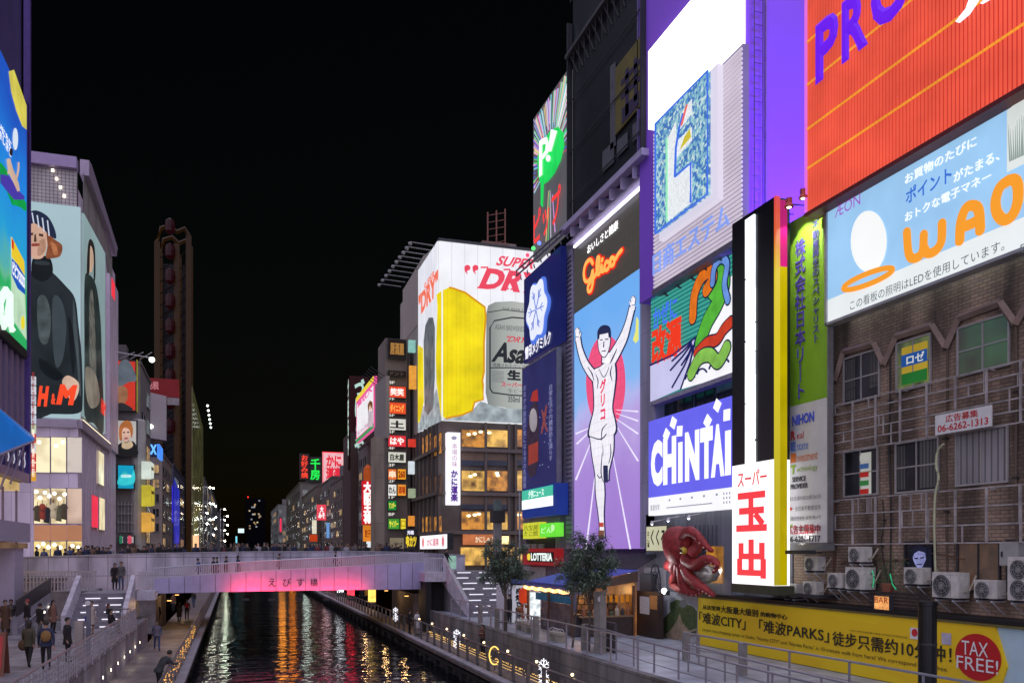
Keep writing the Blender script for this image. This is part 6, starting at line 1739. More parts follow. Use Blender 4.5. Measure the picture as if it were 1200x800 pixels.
for x in (544, 553.5): k_.pp(pf_, ell(pf_, x + 3.5, 314, 3.6, 3.4, 14), .07).pp(pf_, [(x, 314), (x + 2.5, 311), (x + 3, 318), (x + 4, 322), (x + .5, 318)], .071)
# serifs that finish the big red capitals
for x0, x1, y in ((559, 569, 337), (588, 596, 338.5), (598, 607, 339), (563, 572, 313.5), (590, 598, 316)): k_.pp(pf_, [(x0, y - .9), (x1, y - .9), (x1, y + .9), (x0, y + .9)], .073)
k_.build('quote_mark', em('e0465c', 1), t_)
pl_('"DRY"', 590, 622, 393, 400, 'c83848', .02, shear=.15); pl_('Asahi', 575, 637, 400, 424, '22262a', .035, shear=.12)
pl_('洗練されたクリアな味、辛口。', 577, 640, 425, 430, '30343a', .0); pl_('生', 594, 610, 433, 445, '22262a', .06); pl_('スーパードライ', 587, 630, 447, 453, 'c83848', .03); pl_('生ビール', 595, 620, 455, 460, '60666a', .0); pl_('350ml', 595, 609, 464, 471, '4a5054', .02)
pl_('ASAHI BREWERIES LIMITED', 580, 630, 380, 386, '50565a', .0); pl_('THE BEER FOR ALL', 588, 630, 360, 363, '50565a', .0)
sm_ = MB()
for k in range(9): sm_.pbox(pf_, *rc(pf_, 576.5, 590, 434.5 + k * 1.5, 435 + k * 1.5), .06, .065)
sm_.build('small_print', em('70767a', .8), t_)
letters(t_, ps_, 'SUPER', rc(ps_, 497.5, 510, 333, 342), 'e87058', .06, .02)
letters(t_, ps_, '"DRY"', rc(ps_, 491, 514, 347, 372), 'e87058', .06, .05)
bbk = thing('blank_billboard', 'tall blank grey billboard with a row of lamp arms beside the beer board', 'billboard', ps_.w(*ps_.at(480, 400)))
pz = RP(18.06)
MB().pp(pz, [(472, 340), (496, 300), (508, 291), (508, 306), (496, 322), (496, 372), (472, 402)], .0, .5).build('board', pt((.30, .27, .235), .7, 0, .1, .4), bbk)
for k in range(10):
    x, y = 470 + k * 4.6, 336 - k * 5.3
    a = pz.w(*pz.at(x, y), 0)
    MB().tube([a, (a[0] - 2.4, a[1], a[2] + .1)], .05, 4).ball((a[0] - 2.5, a[1], a[2] - .05), .2, 6, 4).build('lamp_arm', pt((.2, .2, .2), .5, .3), bbk)
rt = thing('roof_mast', 'rusty lattice mast and tank on the restaurant roof', 'mast', (22, 81, 34))
q_ = MB()
u, z = pfa.at(594, 282)
for dx in (-.9, 0, .9):
    q_.tube([(u + dx, 81, 34), (u + dx, 81, 40.5 + dx * .3)], .08, 5)
for k in range(8): q_.tube([(u - .9, 81, 35 + k * .7), (u + .9, 81, 35.5 + k * .7)], .04, 4)
q_.build('lattice', pt((.2, .08, .06), .7, .2), rt)
MB().box(u - 1.6, u + 1.9, 80.5, 84, 34.5, 37.2).build('tank', pt((.16, .09, .07), .7, 0, .3), rt)
for k, x in enumerate((572, 586, 605)):
    uu, zz_ = pfa.at(x, 288); MB().lathe((uu, 79, zz_ - .1), [(.7, 0), (.7, .3), (.3, .6)], 10).build('vent', pt((.12, .1, .1), .6), rt)
# vertical and horizontal crab restaurant signs
pv = FP(76.6)
t_ = thing('vertical_white_sign', 'tall white lit sign with dark violet vertical characters on the restaurant corner', 'sign', pv.w(*pv.at(531, 592)))
r_ = rc(pv, 524.5, 539.5, 506, 591); MB().pbox(pv, *r_, -.9, 0).build('cabinet', em('eceaf6', 1.15, .05, sample=True), t_)
letters(t_, pv, 'かに道楽', (r_[0] + .28, r_[1] - .22, r_[2] + .3, r_[2] + 3.2), '54328a', .03, .05, vert=True)
letters(t_, pv, '本場の味', (r_[0] + .4, r_[1] - .3, r_[2] + 3.5, r_[3] - 1.0), 'b08098', .03, .0, vert=True)
MB().pp(pv, ell(pv, 532, 513, 3.2, 2.2, 12), .03).build('crab_mark', em('9a96b0', .9), t_)
ph2 = RP(17.0)
t_ = thing('wide_white_sign', 'wide white lit sign with red crab crests and red characters', 'sign', ph2.w(*ph2.at(508, 645)))
r_ = rc(ph2, 492, 524.5, 627, 644); panel(t_, 'board', ph2, r_, -.5, 0, em('f6f2f6', 1.15, .05, sample=True), dark, .08)
letters(t_, ph2, 'かに道楽', (r_[0] + (r_[1] - r_[0]) * .3, r_[0] + (r_[1] - r_[0]) * .72, r_[2] + .35, r_[3] - .35), 'cc6878', .03, .02)
for f in (.14, .86):
    c0 = (r_[0] + (r_[1] - r_[0]) * f, (r_[2] + r_[3]) / 2)
    MB().poly(ph2, [(c0[0] + .38 * math.cos(a * math.pi / 8) * (1 + .25 * (a % 2)), c0[1] + .4 * math.sin(a * math.pi / 8) * (1 + .25 * (a % 2))) for a in range(16)], .03).build('crest', em('d87080', 1), t_)
t_ = thing('yellow_script_sign', 'cluster of yellow brushed characters over the street beside the wide white sign', 'sign', ph2.w(*ph2.at(483, 645)))
p_ = FP(82)
letters(t_, p_, '串カツ', rc(p_, 475.5, 488, 627, 641), 'e8c832', .05, .06)
letters(t_, p_, '元祖', rc(p_, 477, 485, 621, 626), 'f0f0ff', .05, .05)
MB().pbox(p_, *rc(p_, 474, 489, 619, 644), -.3, -.02).build('backing', dark, t_)
for (x0, x1, yt_, yb2, c, lab) in ((479, 486, 540, 555, 'd8e2e8', 'pale cyan lit projecting sign on the restaurant side wall'), (479, 487, 572, 583, '9aa88a', 'dim greenish panel sign on the restaurant side wall'), (479, 486, 604, 616, 'e8923c', 'orange lit box sign low on the restaurant side wall'), (479, 490, 514, 523, 'd83a2c', 'small red lit sign at the corner of the beer board'), (480, 488, 428, 455, 'e8a040', 'amber lit sign half hidden behind the beer board'), (479, 487, 398, 412, '8ac0b8', 'pale green lit panel behind the beer board')):
    p_ = FP(88)
    t_ = thing('projecting_sign', lab, 'sign', p_.w(*p_.at(x0, yb2)))
    r_ = rc(p_, x0, x1, yt_, yb2)
    MB().pbox(p_, *r_, -.4, 0).build('cabinet', em(c, .9, .2, scale=2), t_)
    MB().pbox(p_, r_[1], 18.3, (r_[2] + r_[3]) / 2 - .06, (r_[2] + r_[3]) / 2 + .06, -.3, -.2).build('bracket', dark, t_)

# ------------------------------------------------------------------ building with the stacked tenant signs
pt2 = FP(89.5)
tn = thing('tenant_building', 'beige tower carrying a column of floor by floor tenant signs', 'building', (16.5, 92, 4.9))
xa_, xb_ = pt2.at(452, 0)[0], pt2.at(478, 0)[0]
MB().box(pt2.at(439, 0)[0], xa_, 90.2, 92.2, 4.9, pt2.at(445, 522)[1] + 1).build('annex', tiles(FP(0), (.34, .28, .23), (.30, .25, .2), (.18, .15, .12), 1.2, 2.4, .02, .7, 0, .3), tn)
MB().box(xa_, xb_, 89.7, 94.5, 4.9, pt2.at(460, 396)[1]).build('wall', pt((.17, .145, .125), .7, 0, .25, .5), tn)
MB().box(xb_ + .05, xb_ + .25, 89.5, 89.7, 4.9, pt2.at(460, 396)[1]).build('downpipe', pt((.08, .07, .06), .6), tn)
TS = [(397, 420, '居酒屋', '1c1410', 'c89048', .55, 'dark top sign with dim amber characters above the tenant column', 1), (434, 441, 'ドント', '1a1512', '5a4a40', .6, 'unlit dark tenant sign between the amber top sign and the red ones', 1),
      (452, 466, '笑笑', 'e04426', 'fff0e8', 1, 'red tenant sign with two bold white characters', 1), (471, 485, 'ダイニング', 'e04c26', 'ffb050', 1, 'red tenant sign with slanted yellow lettering', 1), (490, 504, '土', 'dcdad0', '202020', .9, 'white tenant sign with one small black brushed mark', 1),
      (509.5, 523.5, 'はや', 'd83038', 'fff4f0', 1, 'crimson tenant sign with wide white characters', 1), (529, 542, '白木屋', 'd8d8ca', '3a3a34', .9, 'cream tenant sign with three thin dark characters', 1)]
def tsign(x0, x1, yt_, yb2, s, bg_, fg, st_, lab):
    t_ = thing('tenant_sign', lab, 'sign', pt2.w(*pt2.at(x0, yb2)), 'stacked tenant signs')
    r_ = rc(pt2, x0, x1, yt_, yb2)
    panel(t_, 'board', pt2, r_, 0, .25, em(bg_, st_, .1, scale=1.5), dark, .05)
    w_, h_ = r_[1] - r_[0], r_[3] - r_[2]
    letters(t_, pt2, s, (r_[0] + w_ * .12, r_[1] - w_ * .12, r_[2] + h_ * .18, r_[3] - h_ * .18), fg, .28, .045, s=st_)
for yt_, yb2, s, bg_, fg, st_, lab, _ in TS: tsign(454, 475.5, yt_, yb2, s, bg_, fg, st_, lab)
for yt_, yb2, a, b_ in ((549, 562, ('串', 'e07030', 'f8e0c0', 'orange half sign with one pale character, fifth row of the tenant column'), ('260', 'e89a20', '8a2010', 'amber half sign with dark digits in the tenant column')), (567, 581, ('わん', 'e8e6e0', '2c2c2c', 'white half sign in the tenant column above the green one'), ('酒場', 'e89430', 'a83c14', 'orange half sign beside the white half sign')), (586, 598, ('マンボー', '148038', 'e8e04a', 'small green half sign alone in its tenant row'), None), (607, 620, ('サイバー', '3c9030', 'f0ec50', 'lowest green tenant sign with yellow characters'), ('口', 'e8d838', 'b89a20', 'lowest yellow half sign at the foot of the tenant column'))):
    tsign(454, 464.5 if a[0] != 'サイバー' else 468, yt_, yb2, a[0], a[1], a[2], 1, a[3])
    if b_: tsign(465 if a[0] != 'サイバー' else 468.5, 475.5, yt_, yb2, b_[0], b_[1], b_[2], 1, b_[3])
for i, y in enumerate((450, 469, 488, 507.5, 526.5, 546.5, 565, 584, 604)):
    letters(tn, pt2, '%dF' % (8 - i) if i < 8 else 'BF', rc(pt2, 455, 462, y - 3.5, y), 'd8d4cc', .22, .02)
t_ = thing('beige_sign', 'pale beige lit sign board at the foot of the tenant tower', 'sign', pt2.w(*pt2.at(455, 650)))
p_ = FP(87); r_ = rc(p_, 456, 475, 629, 643); panel(t_, 'board', p_, r_, -.2, 0, em('8a7e68', .7, .2), dark, .05)
letters(t_, p_, 'ドラッグ', (r_[0] + .5, r_[1] - .3, r_[2] + .4, r_[3] - .5), '1c1810', .03, .03)
pg2 = RP(15.05)
t_ = thing('grey_billboard', 'blank grey side of a rooftop billboard beside the tenant signs', 'billboard', pg2.w(*pg2.at(445, 520)))
MB().pp(pg2, [(438.5, 452), (452, 440), (452, 513), (438.5, 522)], 0, .4).build('board', pt((.27, .25, .24), .7, 0, .1), t_)
for k in range(5):
    a = pg2.w(*pg2.at(440 + k * 2.7, 450 - k * 2.3), 0); MB().tube([a, (a[0] - 1.5, a[1], a[2] + .9)], .04, 4).build('lamp_arm', dark, t_)
t_ = thing('magazine_billboard', 'pink edged white billboard with a seated figure and pink lettering', 'billboard', pg2.w(*pg2.at(428, 518)))
pm = RP(14.9); r_ = rc(pm, 417.5, 438, 466, 519)
MB().pbox(pm, *r_, -.4, 0).build('board', em('e65a9a', .95, .1), t_)
w_, h_ = r_[1] - r_[0], r_[3] - r_[2]
MB().pbox(pm, r_[0] + w_ * .05, r_[1] - w_ * .02, r_[2] + h_ * .1, r_[3] - h_ * .18, .001, .03).build('white_sheet', em('eeecf0', .95, .1), t_)
MB().pbox(pm, r_[0], r_[1], r_[3] - h_ * .1, r_[3], .001, .04).build('yellow_strip', em('e8d040', .95), t_)
MB().pbox(pm, r_[0], r_[1], r_[2], r_[2] + h_ * .07, .001, .04).build('green_strip', em('3c9a5a', .9), t_)
letters(t_, pm, '高収入', (r_[0] + w_ * .1, r_[1] - w_ * .05, r_[3] - h_ * .28, r_[3] - h_ * .13), 'e65a9a', .05, .04)
letters(t_, pm, 'Smile', (r_[0] + w_ * .1, r_[1] - w_ * .25, r_[2] + h_ * .12, r_[2] + h_ * .22), 'b05a8a', .05, .0)
q_ = MB(); q_.pp(pm, [(431, 500), (432, 486), (434, 480), (437, 482), (437.5, 500)], .05); q_.build('figure_dress', em('c8b8c0', .9, .3), t_)
q_ = MB(); q_.pp(pm, ell(pm, 434.5, 476.5, 2, 4, 12), .055); q_.build('figure_face', em('e8c0a8', .9), t_)
q_ = MB(); q_.pp(pm, [(432, 486), (431.6, 474), (434, 469), (437, 471), (437.4, 484), (436.3, 478), (434, 474), (433, 478)], .06); q_.build('figure_hair', em('7a4a2c', .8), t_)
ptb = FP(114)
t_ = thing('dark_vertical_sign', 'dark maroon tower sign with large pale green vertical characters', 'sign', ptb.w(*ptb.at(420, 560)))
r_ = rc(ptb, 410, 432, 440, 505)
MB().pbox(ptb, *r_, -3, 0).build('board', em('24080c', .8), t_)
letters(t_, ptb, 'づぼらや', (r_[0] + .6, r_[1] - .5, r_[2] - 3.2, r_[3] - .3), 'b8dcd0', .06, .05, vert=True, s=.85)
pls = RP(r_[0] - .02)
q_ = MB().pbox(pls, -115.6, -114.2, r_[2] - 5, r_[3] - .3, .0, .06).build('side_board', em('180608', .8), t_)
letters(t_, pls, 'づぼらや', (-115.3, -114.5, r_[2] - 3.2, r_[3] - .3), 'd8f4ea', .1, .05, vert=True)
MB().box(r_[0] + .1, 20, 114.1, 122, 4.9, r_[2]).build('tower_wall', pt((.06, .035, .03), .7, 0, .3), t_)
pr2 = FP(104.5)
t_ = thing('red_vertical_sign', 'glowing red vertical sign with bold white outlined characters under a domed lamp', 'sign', pr2.w(*pr2.at(431, 640)))
r_ = rc(pr2, 424.5, 437, 563, 614)
MB().pbox(pr2, *r_, -.5, 0).build('cabinet', em('d01828', .95, .15, sample=True), t_)
letters(t_, pr2, '大阪王将', (r_[0] + .1, r_[1] - .1, r_[2] + .1, r_[3] - .1), 'fff0ec', .05, .07, vert=True, s=1.2)
MB().pbox(pr2, *rc(pr2, 426, 436.5, 615, 634), -.5, 0).build('orange_box', em('e88a28', .95, .3), t_)
d0 = pr2.at(431, 563); MB().lathe((*pr2.w(d0[0], 0)[:2], d0[1] + .05), [(.5, 0), (.55, .9), (.45, 1.5), (.15, 1.9)], 12).build('dome_lamp', em('a84a1c', .8, .5), t_)
letters(t_, pr2, '餃子', (r_[0] + .3, r_[1] - .3, r_[2] - 1.6, r_[2] - .6), '8a3010', .05, .03)

# ------------------------------------------------------------------ rows of buildings down the canal
wl = [glow_room('1a1208', 'ffcf88', .5, 2), glow_room('101418', 'a8b8c0', .35, 2), glass_d, glass_d, glass_d, glass_d]


def row_block(name, label, side, x, y0, y1, zt_, col, cols, rows, fcols, setb=0, skip=.05):
    t_ = thing(name, label, 'building', (x, y0, 4.9))
    s = 1 if side == 'R' else -1
    m_ = pt(col, .75, 0, .3, .35)
    MB().box(min(x, x + s * 14), max(x, x + s * 14), y0, y1, 4.9, zt_).build('wall', m_, t_)
    p_ = RP(x) if side == 'R' else LP(x)
    u0, u1 = (-y1, -y0) if side == 'R' else (y0, y1)
    quickwins(t_, p_, u0 + .3, u1 - .3, 7, zt_ - 1, cols, rows, wl, d=.01, skip=skip)
    if fcols:
        a, b_ = (x, x + 4) if side == 'R' else (x - 4, x)
        quickwins(t_, FP(y0), a + .2, b_ - .2, 7, zt_ - 1, fcols, rows, wl, d=.01, skip=skip)
    MB().box(min(x, x + s * 14) - .1, max(x, x + s * 14) + .1, y0 - .1, y1 + .1, zt_, zt_ + .35).build('coping', pt(tuple(v * .7 for v in col), .7), t_)
    MB().box(x + s * 1.5, x + s * 4, y0 + 1, y0 + 3, zt_ + .35, zt_ + 2.2).build('roof_box', pt((.12, .11, .11), .7), t_)
    return t_


def zof(px, py_, p): return p.at(px, py_)[1]
row_block('canal_building', 'narrow grey building behind the glowing red vertical sign', 'R', 15.6, 106, 113.8, zof(425, 520, FP(106)), (.13, .115, .105), 2, 7, 3)
row_block('canal_building', 'brown building with dark windows under the maroon tower sign', 'R', 14.6, 123, 139, zof(409, 560, FP(123)), (.12, .09, .075), 4, 6, 2)
row_block('canal_building', 'dark block below the red and white crab sign', 'R', 15.0, 140, 158, zof(394, 560, FP(140)), (.10, .085, .075), 4, 6, 2)
row_block('canal_building', 'block under the green neon characters', 'R', 14.4, 160, 198, zof(378, 570, FP(160)), (.11, .09, .07), 6, 6, 2)
row_block('canal_building', 'pale low building beyond the green neon block', 'R', 14.2, 200, 255, zof(352, 566, FP(200)), (.13, .12, .10), 6, 6, 2)
row_block('canal_building', 'far pale building with a flat top beside a red light strip', 'R', 14.0, 300, 360, zof(336, 592, FP(300)), (.16, .165, .15), 5, 6, 3)
for (px, x0, x1, yt_, yb2, s, bg_, fg, lab, Y, vert) in ((0, 378, 404, 529, 565, 'かに\n道楽', 'e8b4b8', 'd82438', 'red rimmed white neon sign with red brushed characters', 159, 0), (0, 371.5, 382, 591, 609, '大\nみそ', 'e04858', 'ffffff', 'small crimson sign with white characters over the street', 150, 0), (0, 366, 371, 609, 625, '', 'e0d8c0', '', 'pale narrow lit sign beneath the small crimson sign', 150, 0), (0, 383, 386, 612, 630, '', '6a9ad8', '', 'thin blue lit vertical sign among the far buildings', 140, 0), (0, 328, 330, 607, 623, '', 'f03058', '', 'thin red vertical light strip at the far end of the row', 290, 0), (0, 392, 394.5, 592, 640, '', 'a88868', '', 'slim dull vertical sign beside the dark block', 138, 0), (0, 436, 441, 598, 606, '', 'e83048', '', 'tiny red sign beside the glowing red vertical sign', 100, 0), (0, 430, 445, 634, 641, '', 'e8f0f4', '', 'low white lit shop board under the red vertical sign', 100, 0), (0, 363, 372, 626, 634, '', 'b83c14', '', 'dull orange lantern board above the far crowd', 150, 0)):
    p_ = FP(Y)
    t_ = thing('neon_sign', lab, 'sign', p_.w(*p_.at(x0, yb2)))
    r_ = rc(p_, x0, x1, yt_, yb2)
    MB().pbox(p_, *r_, -.5, 0).build('board', em(bg_, .95, .15, scale=.6, sample=(x1 - x0 > 8)), t_)
    if s:
        w_, h_ = r_[1] - r_[0], r_[3] - r_[2]
        letters(t_, p_, s, (r_[0] + w_ * .15, r_[1] - w_ * .12, r_[2] + h_ * .1, r_[3] - h_ * .1), fg, .06, .05)
        f_ = MB()
        for a in ((0, 1, 0, .03), (0, 1, .97, 1), (0, .03, .03, .97), (.97, 1, .03, .97)): f_.pbox(p_, r_[0] + w_ * a[0], r_[0] + w_ * a[1], r_[2] + h_ * a[2], r_[2] + h_ * a[3], .001, .1)
        f_.build('neon_rim', em('f03848', 1.2), t_)
for (x0, x1, yt_, yb2, s, c, lab) in ((363.5, 375, 537, 562, '千\n房', '1ee04c', 'green neon pair of characters on a dark rooftop frame'), (352.5, 361, 533, 560, 'お好み焼', 'e8402c', 'red neon column of small characters beside the green pair')):
    p_ = FP(199)
    t_ = thing('neon_characters', lab, 'sign', p_.w(*p_.at(x0, yb2)))
    r_ = rc(p_, x0, x1, yt_, yb2)
    letters(t_, p_, s, r_, c, .2, .03, vert='\n' not in s, s=1.15)
    MB().pbox(p_, r_[0] - .3, r_[1] + .3, r_[2] - .4, r_[3] + .4, -.2, -.1).build('frame', pt((.015, .012, .012), .7), t_)
tow = thing('far_tower', 'tall dark apartment tower at the canal end with few lit windows', 'building', FP(560).w(FP(560).at(300, 640)[0], 4.9))
p_ = FP(560); r_ = rc(p_, 288, 311, 583, 640)
MB().pbox(p_, r_[0], r_[1], 4.9, r_[3], -18, 0).build('wall', pt((.003, .003, .004), .9, spec=0), tow)
for k in range(20):
    u = R.uniform(r_[0] + 1, r_[1] - 2); z = R.uniform(20, r_[3] - 2)
    MB().pbox(p_, u, u + 1.0, z, z + .9, .0, .1).build('window', em(R.choice(('ffe8c0', 'd8e0e8', 'ffd090')), R.uniform(.1, .45)), tow)
MB().pbox(p_, r_[0] + 1, r_[0] + 1.7, r_[3], r_[3] + .9, 0, .5).build('beacon', em('ff3020', 1.5), tow)

# lit fronts added at quay level beyond the bridge for their streaks on the water
for px, X, c, s_, lab in ((331, 12.6, 'ff9a30', 9, 'orange lit shop front added far down the boardwalk'), (343, 12.6, 'ff8a20', 9, 'deep orange lit shop front added on the far boardwalk'), (360, 12.6, 'e8fff0', 9, 'white lit shop front on the far boardwalk'), (384, 12.7, 'ffc8c8', 6, 'pink white lit shop front added under the far bridge end'), (399, 12.8, 'f4f8ff', 7, 'cool white lit shop front added just past the bridge'), (412, 13.2, 'ff3040', 7, 'red lit shop front added just past the bridge'), (437, 13.6, 'ffd060', 4, 'yellow lit shop front added beside the bridge pier'),
                          (262, -4.6, 'e8ffe0', 9, 'white green lit kiosk added on the boardwalk of the fashion store bank'), (254, -4.6, 'f4ffe0', 8, 'pale lit kiosk added on the boardwalk of the fashion store bank'), (246, -4.8, 'ffe8a0', 6, 'warm yellow lit kiosk added on the boardwalk of the fashion store bank')):
    r, k = (px - 600) / F, 0
    t = X / (S + r * C); Y = t * (C - r * S)
    p_ = FP(Y); w_ = .0035 * t
    t_ = thing('lit_shop', lab, 'shop', (X, Y, 1.0), 'added lit shops beyond the bridge')
    MB().pbox(p_, X - w_, X + w_, 1.0, 1.5, -1.2, 0).build('counter', dark, t_)
    MB().pbox(p_, X - w_, X + w_, 1.501, 4.4, -1.2, -.1).build('lit_front', em(c, s_ * .45, .5, scale=1.5, sample=True), t_)
    MB().pbox(p_, X - w_ - .1, X + w_ + .1, 4.41, 4.6, -1.3, .5).build('awning', dark, t_)

# ------------------------------------------------------------------ left bank: advertising building
pL = LP(-11.5)
lb = thing('advert_building', 'purple lit building with fins wearing the tall blue advert board', 'building', (-13, 50, 2.5))
MB().box(-24, -11.75, 22, 55.9, pL.at(30, 555)[1] - .5, 52).build('wall', pt((.075, .06, .16), .5, 0, .2, .5), lb)
fi = pt((.20, .155, .26), .5, .1, .15)
zf0, zf1 = pL.at(30, 555)[1], pL.at(30, 415)[1]
f_ = MB()
for k in range(24):
    y = 26 + k * 1.22; f_.box(-11.75, -11.35, y, y + .55, zf0, 26)
f_.build('fin', fi, lb)
MB().box(-11.74, -11.3, 22, 55.7, zf0 - .5, zf0 - .02).build('cornice', pt((.42, .33, .42), .5, 0, .1), lb)
MB().box(-11.735, -11.38, 22, 55.6, zf0, zf0 + 1.3).build('skirt', pt((.035, .04, .28), .5), lb)
sq_ = MB()
for k in range(24):
    y = 26.2 + k * 1.22; sq_.tube([(-11.28, y, zf0 + .25), (-11.28, y + .2, zf0 + .5), (-11.28, y, zf0 + .8), (-11.28, y + .2, zf0 + 1.1)], .03, 4)
sq_.build('zigzag', em('c8c4d8', .8), lb)
MB().box(-11.6, -11.28, 55.6, 55.95, zf0 - .5, 50).build('corner_post', pt((.10, .06, .26), .5), lb)
# shop storey behind glass, fascia band, entrance
MB().box(-24, -13.2, 22, 55.8, 2.5, pL.at(30, 555)[1] - .52).build('shop_wall', glow_room('3a2410', 'ffdca0', .9, .8), lb)
for y in range(40, 58, 3): MB().box(-11.9, -11.8, y, y + .1, 7.0, 10.2).build('mullion', fi, lb)
MB().box(-14.4, -11.85, 22, 55.8, zf0 - 1.0, zf0 - .52).build('soffit', em('d8b878', .8, .4), lb)
MB().box(-14.5, -11.2, 22, 55.3, pL.at(20, 640)[1] + .25, pL.at(20, 612)[1]).build('fascia', pt((.42, .39, .52), .4, 0, .1), lb)
MB().box(-14.5, -11.3, 22, 55.2, pL.at(20, 640)[1] - .1, pL.at(20, 640)[1] + .2).build('soffit_strip', em('8a6a50', .5, .5), lb)
MB().box(-12.4, -11.4, 52.5, 54.6, 2.5, pL.at(20, 640)[1]).build('column', pt((.44, .40, .52), .5, 0, .1), lb)
MB().box(-13.5, -12.6, 45, 52, 2.5, pL.at(20, 640)[1] - .2).build('entrance_glow', glow_room('101014', 'c8b8c8', .5, .9), lb)
for k in range(7):
    y = 46 + k * 1.3
    t_ = thing('shop_lamp', 'round warm lamp behind the shop glass of the advert building', 'lamp', (-12.6, y, 9.0), 'lamps in the advert building shop')
    MB().ball((-12.6, y, 9.2 - .2 * (k % 3)), .15, 8, 6).build('globe', em('fff0c8', 4), t_); MB().tube([(-12.6, y, 9.3), (-12.6, y, zf0 - 1)], .015, 4).build('cord', dark, t_)
t_ = thing('orange_poster', 'orange and white poster standing in the shop window', 'poster', (-11.95, 48.6, 7.4))
MB().pbox(LP(-11.95), 50.0, 51.6, 7.6, 9.4, 0, .05).build('sheet', em('e89868', .8, .5, scale=2.5), t_)
MB().pbox(LP(-11.95), 50.2, 51.4, 8.3, 8.6, .051, .06).build('band', em('f8f0e8', .9), t_)
# tall advert
t_ = thing('blue_advert', 'tall blue and green lit advert with a yellow moon and a drifting bather', 'billboard', pL.w(*pL.at(30, 415)))
pA = LP(-11.15)
zt_, zb_ = pA.at(31, 124)[1], pA.at(31, 410)[1]
ya0, ya1 = 40.0, pA.at(31.5, 300)[0]
m = bpy.data.materials.new('lit_advert'); t, n, l, b = nodes_of(m)
tc = n.new('ShaderNodeTexCoord'); sp = n.new('ShaderNodeSeparateXYZ'); l.new(tc.outputs['Object'], sp.inputs[0]); mr = n.new('ShaderNodeMapRange')
mr.inputs[1].default_value, mr.inputs[2].default_value = 0, zt_ - zb_
no = n.new('ShaderNodeTexNoise'); no.inputs['Scale'].default_value = .4; l.new(tc.outputs['Object'], no.inputs['Vector'])
ad = n.new('ShaderNodeMath'); ad.operation = 'MULTIPLY_ADD'; ad.inputs[1].default_value = 3; l.new(no.outputs[0], ad.inputs[0]); l.new(sp.outputs[2], ad.inputs[2]); l.new(ad.outputs[0], mr.inputs[0])
rp_ = n.new('ShaderNodeValToRGB'); l.new(mr.outputs[0], rp_.inputs[0]); e0 = rp_.color_ramp.elements
e0[0].color = (*hx('12a858'), 1); e0[1].color = (*hx('0a50c0'), 1)
for p_, c_ in ((.30, '14b060'), (.34, '60b890'), (.48, '10a0d8'), (.75, '0c80e0')): e_ = e0.new(p_); e_.color = (*hx(c_), 1)
b.inputs['Base Color'].default_value = (.03, .03, .03, 1); l.new(rp_.outputs[0], b.inputs['Emission Color']); b.inputs['Emission Strength'].default_value = .95; m.cycles.emission_sampling = 'FRONT'
zz_ = zb_
o_ = MB().box(-11.5, -11.16, ya0, ya1, zb_, zt_).build('board', m, t_, loc=(-11.2, ya0, zb_))
MB().box(-11.55, -11.1, ya1 + .002, ya1 + .35, zb_ - .3, zt_ + .3).build('edge', pt((.05, .03, .14), .4, .2), t_)
MB().box(-11.52, -11.14, ya0, ya1, zb_ - .5, zb_ - .01).build('sill', black, t_)
MB().pp(pA, [(10, 84), (16, 82), (30.8, 124), (30.8, 152), (26, 148), (19, 130), (13, 108)], .02).build('moon', em('d8cc58', .95, .3), t_)
q_ = MB(); q_.pp(pA, [(-8, 186), (2, 192), (8, 200), (14, 222), (22, 226), (30.5, 238), (30.5, 248), (22, 242), (14, 240), (6, 220), (-8, 206)], .02); q_.build('green_wave', em('14a04c', .9, .2), t_)
q_ = MB(); q_.pp(pA, [(0, 204), (10, 206), (20, 222), (28, 230), (28, 234), (16, 234), (6, 222), (0, 214)], .026); q_.build('violet_mat', em('4a3ca8', .9), t_)
q_ = MB(); limb(q_, pA, [(9, 186, 2), (12, 200, 3), (18, 214, 2.6), (21, 224, 1.4)], .04); limb(q_, pA, [(10, 190, 1), (9, 204, 1)], .042); limb(q_, pA, [(17, 214, 1.2), (20.5, 200, 1), (21, 190, .9)], .043); q_.build('bather_figure', em('d8b8a0', .95, .2), t_)
q_ = MB(); q_.pp(pA, ell(pA, 12, 178, 1.8, 4.5, 12), .05); q_.build('bather_hair', em('28202a', .8), t_)
q_ = MB(); q_.pp(pA, ell(pA, 17.5, 163, 3, 13, 18), .03); q_.build('white_fan', em('d8e4f0', .95), t_)
letters(t_, pA, 'まいにちに\nやさしさを', (pA.at(-6, 0)[0], pA.at(13, 0)[0], pA.at(0, 163)[1], pA.at(0, 108)[1] - 1.5), 'f2f8ff', .03, .03)
q_ = MB(); q_.pp(pA, [(12.5, 277), (27.5, 306), (30.5, 398), (13, 372)], .03); q_.build('carton', em('b8d8b8', .95, .3), t_)
q_ = MB(); q_.pp(pA, [(12.5, 277), (27.5, 306), (28, 322), (13, 300)], .04); q_.build('carton_yellow', em('e8c830', .95), t_)
q_ = MB(); q_.pp(pA, [(13, 303), (20, 310), (28, 324), (28.4, 345), (20, 338), (13, 322)], .045); q_.build('carton_blue', em('1c58b8', .95), t_)
q_ = MB(); q_.pp(pA, [(12.6, 279), (15, 283), (15, 293), (12.8, 290)], .05); q_.build('carton_red', em('d83020', .95), t_)
q_ = MB(); q_.pp(pA, ell(pA, 25.8, 378, 2.2, 8, 12), .05); q_.build('carton_disc', em('e8d838', .95), t_)
letters(t_, pA, 'ビビフロロロ', (pA.at(13.4, 0)[0], pA.at(27.8, 0)[0], pA.at(27, 338)[1], pA.at(27, 322)[1]), 'f4f8ff', .06, .05)
q_ = MB(); q_.sp(pA, [(9, 348), (5, 340), (0, 348), (-2, 365), (2, 382), (6, 374), (9, 345), (10, 380), (12, 386)], .22, .05); q_.build('white_letter', em('e8fff0', 1), t_)
